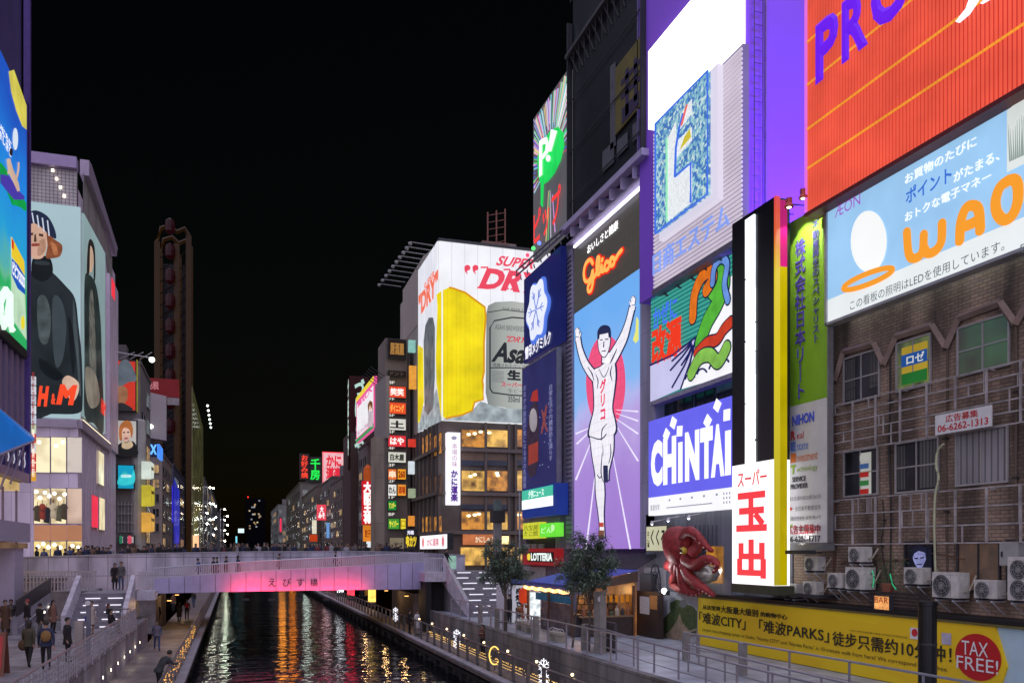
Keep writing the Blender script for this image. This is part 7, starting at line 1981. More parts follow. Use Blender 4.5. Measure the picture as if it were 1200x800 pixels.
# narrow vertical sign strip and blue canopy
pq = FP(56.3)
t_ = thing('narrow_sign_strip', 'narrow vertical strip of white and red tenant panels at the purple building corner', 'sign', pq.w(*pq.at(39, 600)))
u0, u1 = pq.at(36.3, 0)[0], pq.at(41.5, 0)[0]
zt2, zb2 = pq.at(39, 440)[1], pq.at(39, 564)[1]
for k in range(11):
    a = zb2 + (zt2 - zb2) * k / 11
    MB().pbox(pq, u0, u1, a + .04, a + (zt2 - zb2) / 11 - .04, -.2, 0).build('panel', em(('e8a838', 'd8342c', 'd8342c', 'e0d8d8', 'd8443c', 'c8d8b8', 'd0d8e8', 'e4e4ec', 'c8ccd8', 'e0e0e8', 'd0d4dc')[k], .85, .15), t_)
    letters(t_, pq, ('寿司', '焼肉', '酒場', '喫茶', '居酒屋', '茶房', '歯科', '美容', '法律', '会計', '英語')[k], (u0 + .05, u1 - .05, a + .25, a + .8), ('fff4e0' if k in (0, 1, 2, 4) else '883030'), .02, .02)
cn = thing('blue_canopy', 'translucent blue glass canopy on white trusses sticking out of the purple building', 'canopy', (-11, 52, 13))
zc = pL.at(20, 500)[1]
zc_ = lambda y: pL.at(41, y)[1]
pi_, po_ = LP(-11.3), LP(-10.5)
ci = [pi_.w(*pi_.at(*q)) for q in ((-40, 447), (41, 514))]; co = [po_.w(*po_.at(*q)) for q in ((38, 517), (-40, 548))]
MB().add([*ci, *co, *[(x, y, z + .07) for x, y, z in ci + co]], MB.BF).build('glass', em('1668c0', .75, .25, sample=True), cn)
tr = MB()
tr.tube([co[0], co[1]], .07, 6).tube([ci[0], ci[1]], .07, 6).tube([ci[1], co[0]], .07, 6)
for k in range(1, 6):
    a, b_ = Vector(ci[0]).lerp(Vector(ci[1]), k / 6), Vector(co[1]).lerp(Vector(co[0]), k / 6)
    tr.tube([a - Vector((0, 0, .05)), b_ - Vector((0, 0, .05))], .05, 5).tube([b_ - Vector((0, 0, .05)), (-11.3, b_.y + .8, b_.z - 2.0)], .06, 5)
tr.build('truss', pt((.42, .38, .52), .4, .2, .1), cn)

# ------------------------------------------------------------------ fashion store
py_, px_ = FP(76.0), LP(-12.0)
hm = thing('fashion_store', 'pale lavender chamfered store with a glazed corner and giant portrait adverts', 'store', (-14, 82, 4.9))
lavp = tiles(LP(0), (.74, .63, .76), (.69, .59, .71), (.4, .34, .42), 1.35, 6.5, .02, .45, 0, .15)
lavf = tiles(FP(0), (.74, .63, .76), (.69, .59, .71), (.4, .34, .42), 1.35, 6.5, .02, .45, 0, .15)
ztop = 38.0
MB().box(-26, -12.05, 76.05, 99, 4.9, ztop - 2).build('core', lavp, hm)
zb1 = px_.at(97, 505)[1]
def face(pl, x0, x1, yt_, yb2, m_, nm, d0=-.1, d1=.0, slope=None):
    return MB().pp(pl, slope or [(x0, yt_), (x1, yt_), (x1, yb2), (x0, yb2)], d1, d1 - d0).build(nm, m_, hm)
uN, uF = -11.98, -26
MB().pbox(py_, uF, -12.0, 4.9, 17.0, -.3, 0).build('front_cladding', lavf, hm)
MB().pbox(px_, 76.02, 99, 4.9, 17.0, -.3, .02).build('side_cladding', lavp, hm)
MB().pbox(px_, 92.6, 99, 17.01, 34.2, -.3, .25).build('side_pier', lavp, hm)
MB().pp(px_, [(97.5, 187), (100.5, 192), (132.5, 290), (131, 300), (124, 275), (97.5, 205)], .45, .7).build('roof_rim', pt((.36, .30, .40), .4, 0, .1), hm)
MB().pbox(py_, uF, -12.02, 37.3, 38.2, -.5, .45).build('roof_rim', pt((.36, .28, .46), .4, 0, .1), hm)
mesh_m = tiles(FP(0), (.5, .46, .44), (.46, .42, .41), (.18, .17, .17), .28, .28, .03, .5, 0, .25)
MB().pbox(py_, uF, -12.05, 33.5, 37.2, -.4, .02).build('mesh_screen', mesh_m, hm)
MB().pp(px_, [(97.5, 203), (124, 276), (131, 302), (131, 346), (123.5, 297), (97.5, 249)], .04, .05).build('side_mesh', tiles(LP(0), (.5, .46, .44), (.46, .42, .41), (.18, .17, .17), .28, .28, .03, .5, 0, .25), hm)
for k in range(4):
    u, z = py_.at(62 + k * 4.5, 200 + k * 10)
    MB().pbox(py_, u - .08, u + .08, z - .1, z + .1, 0, .12).build('small_lamp', em('fff0d8', 4), hm)
rib_ = MB()
for k in range(14): rib_.pbox(px_, 77 + k * 1.62, 77.08 + k * 1.62, 4.9, 17, .021, .1)
rib_.build('fin', pt((.45, .40, .48), .4, 0, .1), hm)
MB().pbox(px_, 76, 93, 16.6, 17.3, .021, .35).pbox(py_, uF, -12.0, 16.6, 17.2, .001, .3).build('cornice', pt((.42, .36, .44), .4, 0, .1), hm)
dl = MB()
for k in range(20): dl.pbox(px_, 76.6 + k * .82, 76.9 + k * .82, 17.31, 17.4, .1, .35)
dl.build('downlight_row', em('fff0c8', 1.6), hm)
cream = glow_room('c8b890', 'fff2c8', 1.0, .5); busy = glow_room('6a5438', 'ffeaba', 1.05, 1.0); shop = glow_room('5a4020', 'ffe08a', 1.0, 1.2)
for x0, x1 in ((40, 59), (59.5, 78), (78.5, 96)):
    window(hm, py_, rc(py_, x0, x1, 512, 553), cream if x0 < 70 else glow_room('b8a8a8', 'e0d4cc', .8, .5), 1, 1, fm=pt((.4, .35, .42), .4, 0, .1), d=.0)
    window(hm, py_, rc(py_, x0, x1, 572, 613), busy if x0 < 70 else glow_room('a88c80', 'e8c8b4', .8, .4), 1, 1, fm=pt((.4, .35, .42), .4, 0, .1), d=.0)
    window(hm, py_, rc(py_, x0, x1, 634, 652), shop, 1, 1, fm=pt((.4, .35, .42), .4, 0, .1), d=.0)
    MB().pbox(py_, *rc(py_, x0, x1, 615, 633), .0, .03).build('orange_spandrel', em('c88a68', .7, .15), hm)
garm = [em(c, .8, .4, scale=2) for c in ('4a4038', '8a3c34', '2c2c34', 'b8a890', '5a5648')]
for k, (x, y) in enumerate(((44, 592), (50, 590), (55, 594), (63, 589), (69, 592), (75, 590))):
    u, z = py_.at(x, y); t_ = thing('hanging_garment', 'dark garment displayed in the lit store windows', 'garment', py_.w(u, z, .1), 'garments in the store windows')
    MB().poly(py_, [(u - .12, z), (u + .12, z), (u + .32, z - .3), (u + .22, z - .45), (u + .2, z - 1.3), (u - .22, z - 1.2), (u - .22, z - .45), (u - .33, z - .3)], .1, .05).build('cloth', garm[k % 5], t_)
    MB().tube([py_.w(u, z, .08), py_.w(u, z + .3, .08)], .02, 4).build('hanger', dark, t_)
for k, (x, y) in enumerate(((43, 576), (47, 583), (53, 577), (58, 581), (64, 578), (70, 584), (76, 579), (45, 640), (51, 637), (57, 641), (64, 638), (71, 641), (85, 639), (92, 641), (46, 518), (66, 522), (74, 518))):
    u, z = py_.at(x, y); t_ = thing('store_lamp', 'bright ceiling spot inside the store windows', 'lamp', py_.w(u, z, .1), 'ceiling spots in the store')
    MB().ball(py_.w(u, z, .1), .13, 6, 5).build('bulb', em('fffbe8', 6), t_)
    MB().tube([py_.w(u, z, .06), py_.w(u, z + .25, .06)], .03, 4).build('stem', alu, t_)
for x0, x1, yt_, yb2, m_ in ((113, 120, 527, 566, cream), (105, 113, 579, 617, em('f02850', 1.0, .2)), (114, 121, 582, 620, cream)):
    window(hm, px_, rc(px_, x0, x1, yt_, yb2), m_, 1, 1, fm=pt((.4, .35, .42), .4, 0, .1), d=.11)
MB().pp(px_, [(127.5, 325), (131, 333), (131, 352), (127.5, 345)], .3, .05).build('small_red_sign', em('f03848', 1), hm)
# front portrait advert
t_ = thing('portrait_advert', 'giant pale advert of a woman in a black turtleneck and striped cap', 'billboard', py_.w(*py_.at(66, 485)))
p_ = FP(75.9)
rA = (py_.at(20, 0)[0], py_.at(97, 0)[0] - .15, 17.35, py_.at(90, 243)[1])
m = bpy.data.materials.new('lit_backdrop')
MB().pbox(p_, *rA, -.1, .05).build('board', em('a2bcc2', .95, .12, scale=.12, sample=True), t_)
o = lambda pts, d, c, nm, s=.9, nz=.25, sc_=.5: MB().pp(p_, pts, d, .01, sm=4).build(nm, em(c, s, nz, scale=sc_), t_)
o([(24, 486), (24, 330), (37, 318), (50, 312), (60, 318), (76, 334), (88, 350), (92, 380), (96, 420), (97, 470), (92, 484), (60, 485)], .07, '252c30', 'coat', .9, .5, .35)
o([(37, 318), (40, 302), (58, 302), (62, 320), (52, 330), (40, 326)], .08, '181c20', 'collar')
o([(33, 262), (40, 258), (52, 266), (56, 282), (52, 300), (44, 304), (36, 300), (31, 280)], .09, 'd0a890', 'face', .9, .2, 1.2)
o([(55, 270), (63, 280), (73, 288), (71, 300), (62, 303), (54, 302), (56, 288)], .095, '8a5034', 'hair', .9, .4, 2)
o([(30, 262), (32, 252), (42, 247), (56, 254), (64, 268), (66, 280), (58, 276), (50, 268), (40, 262), (32, 266)], .1, '222c44', 'cap', .9, .2, 2)
o([(62, 350), (72, 352), (78, 380), (74, 420), (66, 430), (62, 400)], .075, '3c464a', 'coat_light'); o([(80, 372), (85, 384), (88, 420), (86, 440), (82, 410)], .0752, '161b1f', 'sleeve_fold'); o([(44, 352), (54, 348), (60, 372), (56, 402), (46, 396)], .0754, '4a5456', 'coat_sheen', .9, .5, 1.2)
o([(46, 420), (60, 428), (74, 440), (66, 446), (50, 436)], .0756, '141a1e', 'waist_fold'); o([(86, 350), (90, 380), (93, 420), (95, 460), (93, 460), (90, 420), (86, 384)], .0758, '465054', 'arm_edge'); o([(42, 306), (56, 307), (58, 311), (42, 310)], .085, '2e363a', 'collar_fold')
o([(46, 284), (52, 280), (54, 292), (48, 300), (44, 298)], .0905, 'b48a72', 'cheek_shade', .9, .3, 2); o([(60, 284), (66, 288), (68, 298), (63, 298)], .0955, 'b07048', 'hair_light', .9, .3, 3); o([(40, 276), (42, 276), (43.5, 284), (40.5, 284)], .0908, 'b88e78', 'nose')
q_ = MB()
for k in range(4): q_.sp(p_, [(38 + k * 6, 250 + k * 3), (40 + k * 6, 262 + k * 5)], .05, .11)
q_.build('cap_stripe', em('c8d0e0', .9), t_)
o([(38, 286), (46, 286), (46, 288.5), (38, 289)], .105, '8a4038', 'lips', .9, 0)
q_ = MB(); q_.pp(p_, [(34, 274), (39, 273), (39, 276), (34, 276.5)], .105).pp(p_, [(46, 274), (51, 275), (51, 278), (46, 277)], .105).pp(p_, [(41, 275), (42.4, 275), (43, 283), (40, 284)], .104); q_.build('eyes', em('4a3428', .8), t_)
o([(73, 447), (80, 440), (92, 448), (92, 460), (86, 470), (78, 462)], .085, 'd8b8a0', 'hand', .9, .3, 1.5)
letters(t_, p_, 'H', rc(p_, 44, 58, 452, 476), 'f04a28', .14, .07, s=1, shear=.2); letters(t_, p_, '&', rc(p_, 60, 66, 461, 474), 'f04a28', .14, .04, s=1, shear=.1); letters(t_, p_, 'M', rc(p_, 66, 91, 450, 474), 'f04a28', .14, .07, s=1, shear=.2)
t_ = thing('side_portrait_advert', 'narrow dark advert of a standing long haired figure on the canal side', 'billboard', px_.w(*px_.at(110, 505)))
p_ = LP(-11.85)
MB().pp(p_, [(98.5, 250), (123.5, 297), (123.5, 508), (98.5, 487)], .0, .3).build('board', em('8ca4a6', .85, .2, scale=.2, sample=True), t_)
o = lambda pts, d, c, nm, s=.9, nz=.3, sc_=.5: MB().pp(p_, pts, d, .01, sm=4).build(nm, em(c, s, nz, scale=sc_), t_)
o([(98.7, 420), (98.7, 330), (104, 322), (112, 334), (117, 370), (119, 420), (121, 505), (110, 496), (98.7, 486)], .03, '2c3434', 'coat', .9, .6, .35)
o([(103, 292), (107, 290), (109, 304), (107, 318), (103, 316)], .05, 'c8a890', 'face'); o([(101, 320), (102, 290), (105, 280), (110, 290), (111, 322), (109, 330), (109, 300), (105, 288), (104, 318)], .06, '2a2422', 'hair')
o([(105, 345), (109, 350), (112, 440), (106, 460), (104, 400)], .045, '6a6a64', 'scarf', .8, .6, 1.5); o([(100, 430), (112, 440), (116, 470), (106, 478), (100, 460)], .05, '8a8478', 'bag', .8, .4)
letters(t_, p_, 'H&M', (p_.at(117.5, 0)[0], p_.at(123, 0)[0], p_.at(118, 484)[1], p_.at(118, 466)[1]), 'e83828', .08, .05, shear=.1)

# ------------------------------------------------------------------ buildings beyond the store
pA1 = FP(100)
XA = pA1.at(164, 500)[0]
b1 = row_block('canal_building', 'grey building stacked with portrait adverts next to the fashion store', 'L', XA, 100.3, 112, pA1.at(150, 425)[1], (.20, .185, .19), 2, 6, 0)
MB().lathe((XA - .2, 100.6, 4.9), [(.75, 0), (.75, pA1.at(150, 492)[1] - 4.9), (.6, pA1.at(150, 490)[1] - 4.9)], 12).build('round_pier', pt((.42, .42, .40), .5, 0, .3, .6), b1)
q_ = MB()
for k in range(4): q_.pbox(pA1, pA1.at(138, 0)[0], pA1.at(158, 0)[0], pA1.at(0, 622 - k * 11)[1], pA1.at(0, 621.5 - k * 11)[1], -.3, 0)
for k in range(6): q_.pbox(pA1, pA1.at(138 + k * 4, 0)[0], pA1.at(138.3 + k * 4, 0)[0], pA1.at(0, 622)[1], pA1.at(0, 585)[1], -.31, -.02)
q_.build('scaffold', alu, b1)
def poster(name, lab, p_, r, c, shapes, rim=None):
    t_ = thing(name, lab, 'billboard', p_.w(*p_.at((r[0] + r[1]) / 2, r[3])))
    panel(t_, 'board', p_, rc(p_, *r), -.4, 0, em(c, .9, .2, scale=.4, sample=True), rim, .12)
    for i, (nm, c_, pts) in enumerate(shapes): MB().pp(p_, pts, .03 + .012 * i, .01, sm=4).build(nm, em(c_, .9, .35, scale=.8), t_)
    return t_
p1 = FP(99.6)
t_ = poster('hat_portrait_board', 'tall red board of a face under a big grey hat', p1, (136, 160, 421, 481), 'c83828', [('hat', '5c6670', [(136.5, 440), (141, 424), (150, 422), (158, 436), (159.5, 446), (150, 448), (140, 455), (136.5, 458)]), ('face', '9a6a4c', [(136.5, 456), (143, 452), (149, 456), (149, 468), (142, 476), (136.5, 478)]), ('coat', '2c2c30', [(136.5, 474), (144, 472), (156, 480), (136.5, 480.8)])], dark)
MB().pp(LP(p1.at(160.2, 0)[0]), [(160.3, 421), (166, 432), (166, 490), (160.3, 482)], .02, .05).build('yellow_side', em('a8a028', .7, .4, scale=.5), t_)
arm_ = MB()
for k in range(3): arm_.tube([p1.w(*p1.at(140 + k * 12, 421), 0), p1.w(*p1.at(160 + k * 10, 418), 2.2)], .06, 4)
arm_.sp(p1, [(138, 417), (180, 424)], .06, 2).build('lamp_arm', alu, t_)
MB().ball(p1.w(*p1.at(180, 426), 2), .3, 8, 5).build('lamp', em('f0fff0', 4), t_)
p1b = FP(99.4)
poster('blond_portrait_board', 'square board of a copper haired person in a black jacket', p1b, (137, 161, 491, 534), 'b8b4b0', [('coat', '1c1c1e', [(137.5, 533.5), (138, 522), (146, 517), (156, 517), (160.5, 524), (160.5, 533.5)]), ('face', 'e0b8a4', [(143, 502), (152, 501), (153, 512), (148, 518), (144, 514)]), ('hair', 'b06a38', [(140, 514), (140, 500), (146, 493), (153, 494), (156, 504), (154, 513), (152, 504), (146, 501), (143, 506), (143, 516)]), ('scarf', 'c8b090', [(144, 517), (148, 519), (153, 516), (156, 522), (150, 526), (143, 524)]), ('eye', '3a2820', [(144.5, 506), (146.6, 506), (146.6, 507.2), (144.5, 507.4)]), ('eye', '3a2820', [(149.2, 505.7), (151.4, 505.5), (151.4, 506.7), (149.2, 507)]), ('lips', 'a84848', [(146, 513), (150, 512.8), (149.4, 514.2), (146.6, 514.4)])], dark)
poster('cyan_screen', 'glowing cyan video screen below the portrait boards', FP(99.4), (137, 158, 543.5, 573), '10a0c4', [('glow_band', '38d0d8', [(139, 560), (146, 552), (153, 558), (157, 550), (157, 566), (139, 568)]), ('white_caption', 'c8f4f4', [(143, 556), (153, 556), (153, 559), (143, 559)])], dark)
poster('poster_strip', 'low strip of pink green and white posters under the scaffold', FP(99.4), (139, 158, 627, 637), 'b0a8a8', [('green_sheet', '2c7a58', [(140, 628), (143, 628), (143, 636), (140, 636)]), ('pink_sheet', 'd85068', [(150, 628), (154, 628), (154, 636), (150, 636)]), ('dark_sheet', '302c38', [(144.5, 628), (149, 628), (149, 636), (144.5, 636)])], dark)
pX_ = LP(XA + .15)
for x0, x1, yt_, yb2, c, lab in ((163.5, 169, 540, 560, 'd8e4d8', 'white lit box sign stacked over the yellow ones'), (163.5, 170, 568, 592, 'c8b838', 'yellow green lit box sign on the building beside the store'), (163.5, 170, 600, 622, 'e0a848', 'amber lit box sign low on the building beside the store')):
    t_ = thing('box_sign', lab, 'sign', pX_.w(*pX_.at(x0 + 2, yb2)))
    MB().pp(pX_, [(x0 + 1, yt_), (x1, yt_ + 3), (x1, yb2), (x0 + 1, yb2 + 1)], 1.0, .9).build('cabinet', em(c, .85, .3, scale=.8), t_)
    MB().pp(pX_, [(x0 + 2, yt_ + 6), (x1 - 1, yt_ + 8), (x1 - 1, yt_ + 11), (x0 + 2, yt_ + 10)], 1.05, .04).build('caption', em('5a4a20', .6), t_)
pB = FP(126)
XB = pB.at(190, 0)[0]
b2 = row_block('canal_building', 'beige building carrying the blank grey board and blue roof letters', 'L', XB, 126, 145, pB.at(180, 532)[1], (.27, .22, .19), 3, 6, 3)
t_ = thing('grey_board', 'large blank grey roof board with tiny lettering along its foot', 'billboard', pB.w(*pB.at(180, 515)))
p_ = FP(125); MB().pp(p_, [(160, 456), (195, 464), (195, 516), (160, 510)], 0, .5).build('board', pt((.30, .26, .27), .6, 0, .1, .3), t_)
letters(t_, p_, '広告募集中', (p_.at(181, 0)[0], p_.at(194, 0)[0], p_.at(0, 512)[1], p_.at(0, 509.5)[1]), (.05, .05, .05), .03, .0)
MB().sp(p_, [(168, 500), (178, 500)], .06, 1.2).build('lamp_arm', alu, t_); MB().ball(p_.w(*p_.at(178, 501), 1.2), .3, 8, 5).build('lamp', em('f4fff0', 4), t_)
t_ = thing('blue_roof_letters', 'bright blue neon letters along the beige building roof', 'sign', pB.w(*pB.at(175, 535)))
letters(t_, FP(125.8), 'TAX', rc(FP(125.8), 165, 184, 520, 532), '6ab4ff', .1, .05, s=1.3)
MB().pp(LP(XB + .1), [(186, 520), (190, 526), (190, 540), (186, 536)], .1, .3).build('side_letters', em('4a90f8', 1, .3), t_)
MB().pbox(FP(125.8), *rc(FP(125.8), 164, 186, 519, 533.5), -.3, -.02).build('backing', pt((.02, .03, .1), .5), t_)
pR = FP(150); t_ = thing('red_roof_sign', 'dull red roof sign with a pale character before the wheel tower', 'sign', pR.w(*pR.at(190, 462)))
MB().pbox(pR, *rc(pR, 166, 210, 442, 464), -.5, 0).build('board', em('661418', .7, .2), t_); letters(t_, pR, '免税', rc(pR, 172, 186, 446, 456), 'b87078', .05, .04, s=.8)
MB().pbox(pR, *rc(pR, 196, 210, 465, 474), -.5, 0).build('lower_board', pt((.2, .18, .18), .6), t_)
pC = FP(152); XC = pC.at(203, 0)[0]
b3 = row_block('canal_building', 'narrow dark building with a blue violet lit glass front', 'L', XC, 152, 185, pC.at(195, 545)[1], (.05, .05, .09), 2, 5, 2)
MB().pp(LP(XC + .05), [(203.5, 560), (210, 575), (210, 640), (203.5, 640)], .05, .04).build('blue_glow', em('2c30b8', .8, .6, scale=.35), b3)
MB().pbox(FP(151.9), *rc(FP(151.9), 192, 203, 568, 612), .01, .1).build('blue_screen', em('3428c8', .9, .5, scale=.5), b3)
t_ = thing('blue_box_sign', 'small blue lit projecting sign in front of the wheel tower', 'sign', FP(186).w(*FP(186).at(211, 575)))
MB().pbox(FP(186), *rc(FP(186), 209, 213.5, 563, 577), -.5, 0).build('cabinet', em('4a78e8', 1, .2), t_); MB().pbox(FP(186), *rc(FP(186), 210, 212.5, 566, 572), .01, .05).build('caption', em('d8e8ff', 1), t_)
# ferris wheel tower
pW = FP(192)
t_ = thing('wheel_tower', 'tall oval ferris wheel tower with faintly self-glowing red cabins and amber rails', 'tower', pW.w(*pW.at(200, 640)))
xl, xr = pW.at(184, 0)[0], pW.at(221, 0)[0]; zt_ = pW.at(200, 262)[1]
am = pt((.13, .062, .006), .5, .2, .2)
am = em('3c2402', .3, .4, scale=.1)  # rails glow faintly by themselves, though they are no lamps
for y in (192, 199):
    q_ = MB()
    for x in (xl, xl + (xr - xl) * .62, xr):
        k_ = (zt_ - 4) if x != xr else zt_ - 2
        q_.box(x - .55, x + .55, y, y + .8, 4.9, k_)
    q_.tube([(xl, y + .4, zt_ - 4), (xl + .8, y + .4, zt_ - 1), (xl + 2.5, y + .4, zt_ - .3), (xl + (xr - xl) * .62, y + .4, zt_ - 1.5), (xr - .8, y + .4, zt_ - .6), (xr, y + .4, zt_ - 2)], .5, 6)
    q_.build('rail_loop', am, t_)
    q2 = MB()
    for k in range(28):
        z = 8 + k * 2.5
        if z > zt_ - 5: break
        q2.tube([(xl + .5, y + .4, z), (xl + (xr - xl) * .62, y + .4, z + 2.5)], .1, 4).tube([(xl + (xr - xl) * .62, y + .4, z), (xr, y + .4, z + 2.5)], .1, 4)
    q2.build('lattice', pt((.02, .014, .012), .7, spec=0), t_)
for k in range(9):
    z = zt_ - 1 - k * 5.2
    MB().lathe((xl + (xr - xl) * .42, 191, z - 1.6), [(.3, 0), (.95, .6), (1.05, 1.7), (.95, 2.8), (.3, 3.3)], 10).build('cabin', em('2a060c', .4, .3), t_)  # cabins carry the same faint glow of their own
MB().box(xl - 1, xr, 200, 204, 4.9, zt_ - 6).build('core', pt((.012, .012, .015), .8), t_)
t_ = thing('patterned_building', 'building with a yellow green patterned lit side facing the canal', 'building', (xr, 200, 4.9))
p_ = LP(xr + .6); zt2 = p_.at(226, 470)[1]
MB().box(xr - 12, xr + .3, 205, 262, 4.9, zt2).build('wall', pt((.03, .03, .03), .8), t_)
MB().pbox(p_, 196, 262, 5, zt2 + 3, -.3, 0).build('patterned_front', glow_room('0c0e06', '70723c', .25, .35), t_)
MB().pbox(p_, 200, 230, 5, 18, .001, .2).build('lower_pattern', glow_room('2a1c10', 'a8a048', .3, .3), t_)
for k in range(6):
    MB().ball(p_.w(215 + k * 6, zt2 + 2 - k * .2, 2.5), .28, 6, 4).build('roof_lamp', em('f4fff4', 4), t_)
MB().pbox(FP(195.5), *rc(FP(195.5), 226, 233, 627, 641), 0, .3).build('shop_sign', em('ffc090', 1.2, .3), t_)
row_block('canal_building', 'far dark building with warm balcony lights past the patterned one', 'L', LP(-8.5).w(0, 0)[0], 268, 330, FP(268).at(240, 560)[1], (.10, .09, .08), 6, 5, 2)
row_block('canal_building', 'far grey building behind the tall street lamps', 'L', -8.3, 336, 460, FP(336).at(250, 572)[1], (.09, .09, .085), 7, 5, 2)
row_block('canal_building', 'farthest low building with a white lit sign', 'L', -8.0, 470, 640, FP(470).at(265, 600)[1], (.09, .09, .09), 6, 4, 2)
t_ = thing('far_white_sign', 'small white lit sign on the farthest low building', 'sign', FP(465).w(*FP(465).at(280, 622)))
MB().pbox(FP(465), *rc(FP(465), 279, 286, 619, 624), 0, .5).build('face', em('d8f0f0', 1.1), t_); MB().pbox(FP(465), *rc(FP(465), 276, 278, 628, 642), 0, .5).build('side_strip', em('80d8e8', 1), t_)
# street lamps along the far left quay
def lamp(x, y, h, heads, label, grp):
    t_ = thing('street_lamp', label, 'street lamp', (x, y, 4.9), grp)
    MB().tube([(x, y, 4.9), (x, y, 4.9 + h)], .16, 6).build('pole', pt((.3, .3, .3), .5, .4), t_)
    for k in range(heads):
        z = 4.9 + h - k * h * .22
        MB().tube([(x, y, z), (x + 1.4, y - .3, z - .1)], .08, 4).build('arm', alu, t_)
        MB().ball((x + 1.6, y - .3, z - .2), .08 + .00045 * y, 8, 6).build('lantern', em('eef8e8' if k % 3 else 'fff0d0', 60), t_)
for i, (px, y, yt_, hd) in enumerate(((238, 215, 570, 3), (243, 250, 571, 4), (247, 300, 592, 3), (258, 330, 596, 4), (262, 390, 604, 3), (234, 205, 600, 2))):
    p_ = FP(y); u, z = p_.at(px, yt_); lamp(u, y, z - 4.9, hd, ('tall street lamp with four white heads beyond the patterned building', 'street lamp among the far lights on the quay beyond the store')[0 if i == 1 else 1], 'street lamps on the far quay')
for i, (px, y, yt_) in enumerate(((350, 240, 588), (351, 260, 606), (353, 230, 618))):
    p_ = FP(y); u, z = p_.at(px, yt_); lamp(u, y, z - 4.9, 1, 'street lamp among far lights before the pale low building', 'street lamps on the opposite far quay')
# clock column at the bridge foot
t_ = thing('lantern_column', 'slender stone column with a square dark lantern head at the canal stairs', 'column', (16.5, 63.5, 5.2))
p_ = FP(63.5); u, zt_ = p_.at(583, 586); _, z1 = p_.at(583, 612)
MB().rot_box((u, 63.5, 5.2), .55, .55, z1 - 5.2, 0).build('shaft', pt((.26, .25, .24), .6, 0, .2, 1), t_)
MB().rot_box((u, 63.5, z1 + .001), .95, .95, .9, 0).build('lantern_box', pt((.06, .06, .06), .4, .3), t_)
MB().rot_box((u, 63.5, z1 + .92), .5, .5, zt_ - z1 - .9, 0).build('cap', pt((.14, .19, .18), .5), t_)
for x, y, yt_, lab in ((609, 66, 575, 'thin steel lamp post in front of the restaurant windows'),):
    p_ = FP(y); u, z = p_.at(x, yt_); t_ = thing('lamp_post', lab, 'lamp post', (u, y, 5)); MB().tube([(u, y, 5), (u, y, z)], .07, 6).build('pole', alu, t_); MB().ball((u, y, z), .12).build('finial', alu, t_)
# A-frame board on the plaza and info post
t_ = thing('sandwich_board', 'red A-shaped sandwich board on the plaza floor', 'sign', (-8.6, 29.5, 2.5))
x, y = onz(6, 790, 2.5); x -= .45
for s in (-1, 1):
    MB().add([(x - .55, y + s * .42, 2.5), (x + .5, y + s * .42, 2.5), (x + .5, y + s * .05, 3.95), (x - .55, y + s * .05, 3.95), (x - .55, y + s * .46, 2.5), (x + .5, y + s * .46, 2.5), (x + .5, y + s * .09, 3.95), (x - .55, y + s * .09, 3.95)], MB.BF).build('board', pt((.16, .06, .04), .6, 0, .2), t_)
MB().add([(x - .47, y - .425, 2.75), (x + .42, y - .425, 2.75), (x + .42, y - .115, 3.85), (x - .47, y - .115, 3.85)], [(0, 1, 2, 3)]).build('red_sheet', pt((.4, .03, .03), .5, 0, .3, 3), t_)
t_ = thing('info_pillar', 'grey upright information pillar with a round emblem by the plaza stairs', 'pillar', (-6.6, 45, 2.5))
x, y = onz(93, 770, 2.5)
MB().rot_box((x, y, 2.5), .3, .4, 1.45, 0).build('shaft', pt((.32, .28, .27), .55, 0, .2), t_)
MB().rot_box((x + .3, y + .2, 2.5), .16, .16, 2.3, 0).build('post', pt((.15, .15, .2), .5, 0, .2), t_)
p_ = FP(y + .03); MB().poly(p_, [(x + .3 + .1 * math.cos(a * math.pi / 8), 4.65 + .1 * math.sin(a * math.pi / 8)) for a in range(16)], .02).build('emblem', pt((.6, .6, .65), .5), t_)
for px, py2 in ((50, 716), (57, 710)):
    p_ = LP(-10.45); x, y, z = p_.w(*p_.at(px, py2 + 6), .06)
    t_ = thing('ground_lamp', 'small glowing uplight on the plaza ramp wall', 'lamp', (x, y, z), 'uplights on the plaza ramp')
    MB().lathe((x, y, z), [(.05, 0), (.05, .15), (.03, .18)], 8).build('body', dark, t_); MB().ball((x, y, z + .25), .08).build('lens', em('fff8e8', 5), t_)

# ------------------------------------------------------------------ people
def skin_mesh(J, E_, rad, mats_of):
    me = bpy.data.meshes.new('body')
    names = list(J); idx = {k: i for i, k in enumerate(names)}
    me.from_pydata([J[k] for k in names], [(idx[a], idx[b]) for a, b in E_], [])
    o = bpy.data.objects.new('tmp', me); COL.link(o)
    md = o.modifiers.new('skin', 'SKIN'); md.use_smooth_shade = True
    sub = o.modifiers.new('sub', 'SUBSURF'); sub.levels = sub.render_levels = 1
    for k in names:
        r = rad[k]; me.skin_vertices[0].data[idx[k]].radius = r if isinstance(r, tuple) else (r, r)
    me.skin_vertices[0].data[idx['pelvis']].use_root = True
    dg = bpy.context.evaluated_depsgraph_get(); dg.update()
    out = bpy.data.meshes.new_from_object(o.evaluated_get(dg))
    bpy.data.objects.remove(o)
    segs = [(Vector(J[a]), Vector(J[b]), mats_of.get(b, 0)) for a, b in E_]
    mi = []
    for p in out.polygons:
        c = p.center; best = (1e9, 0)
        for a, b, m_ in segs:
            d = b - a; t_ = max(0, min(1, (c - a).dot(d) / max(1e-9, d.length_squared)))
            q = (c - a - d * t_).length
            if q < best[0]: best = (q, m_)
        mi.append(best[1])
    out.polygons.foreach_set('material_index', mi)
    out.polygons.foreach_set('use_smooth', [True] * len(mi))
    return out


SKIN = pt((.36, .22, .16), .55, 0, .05)


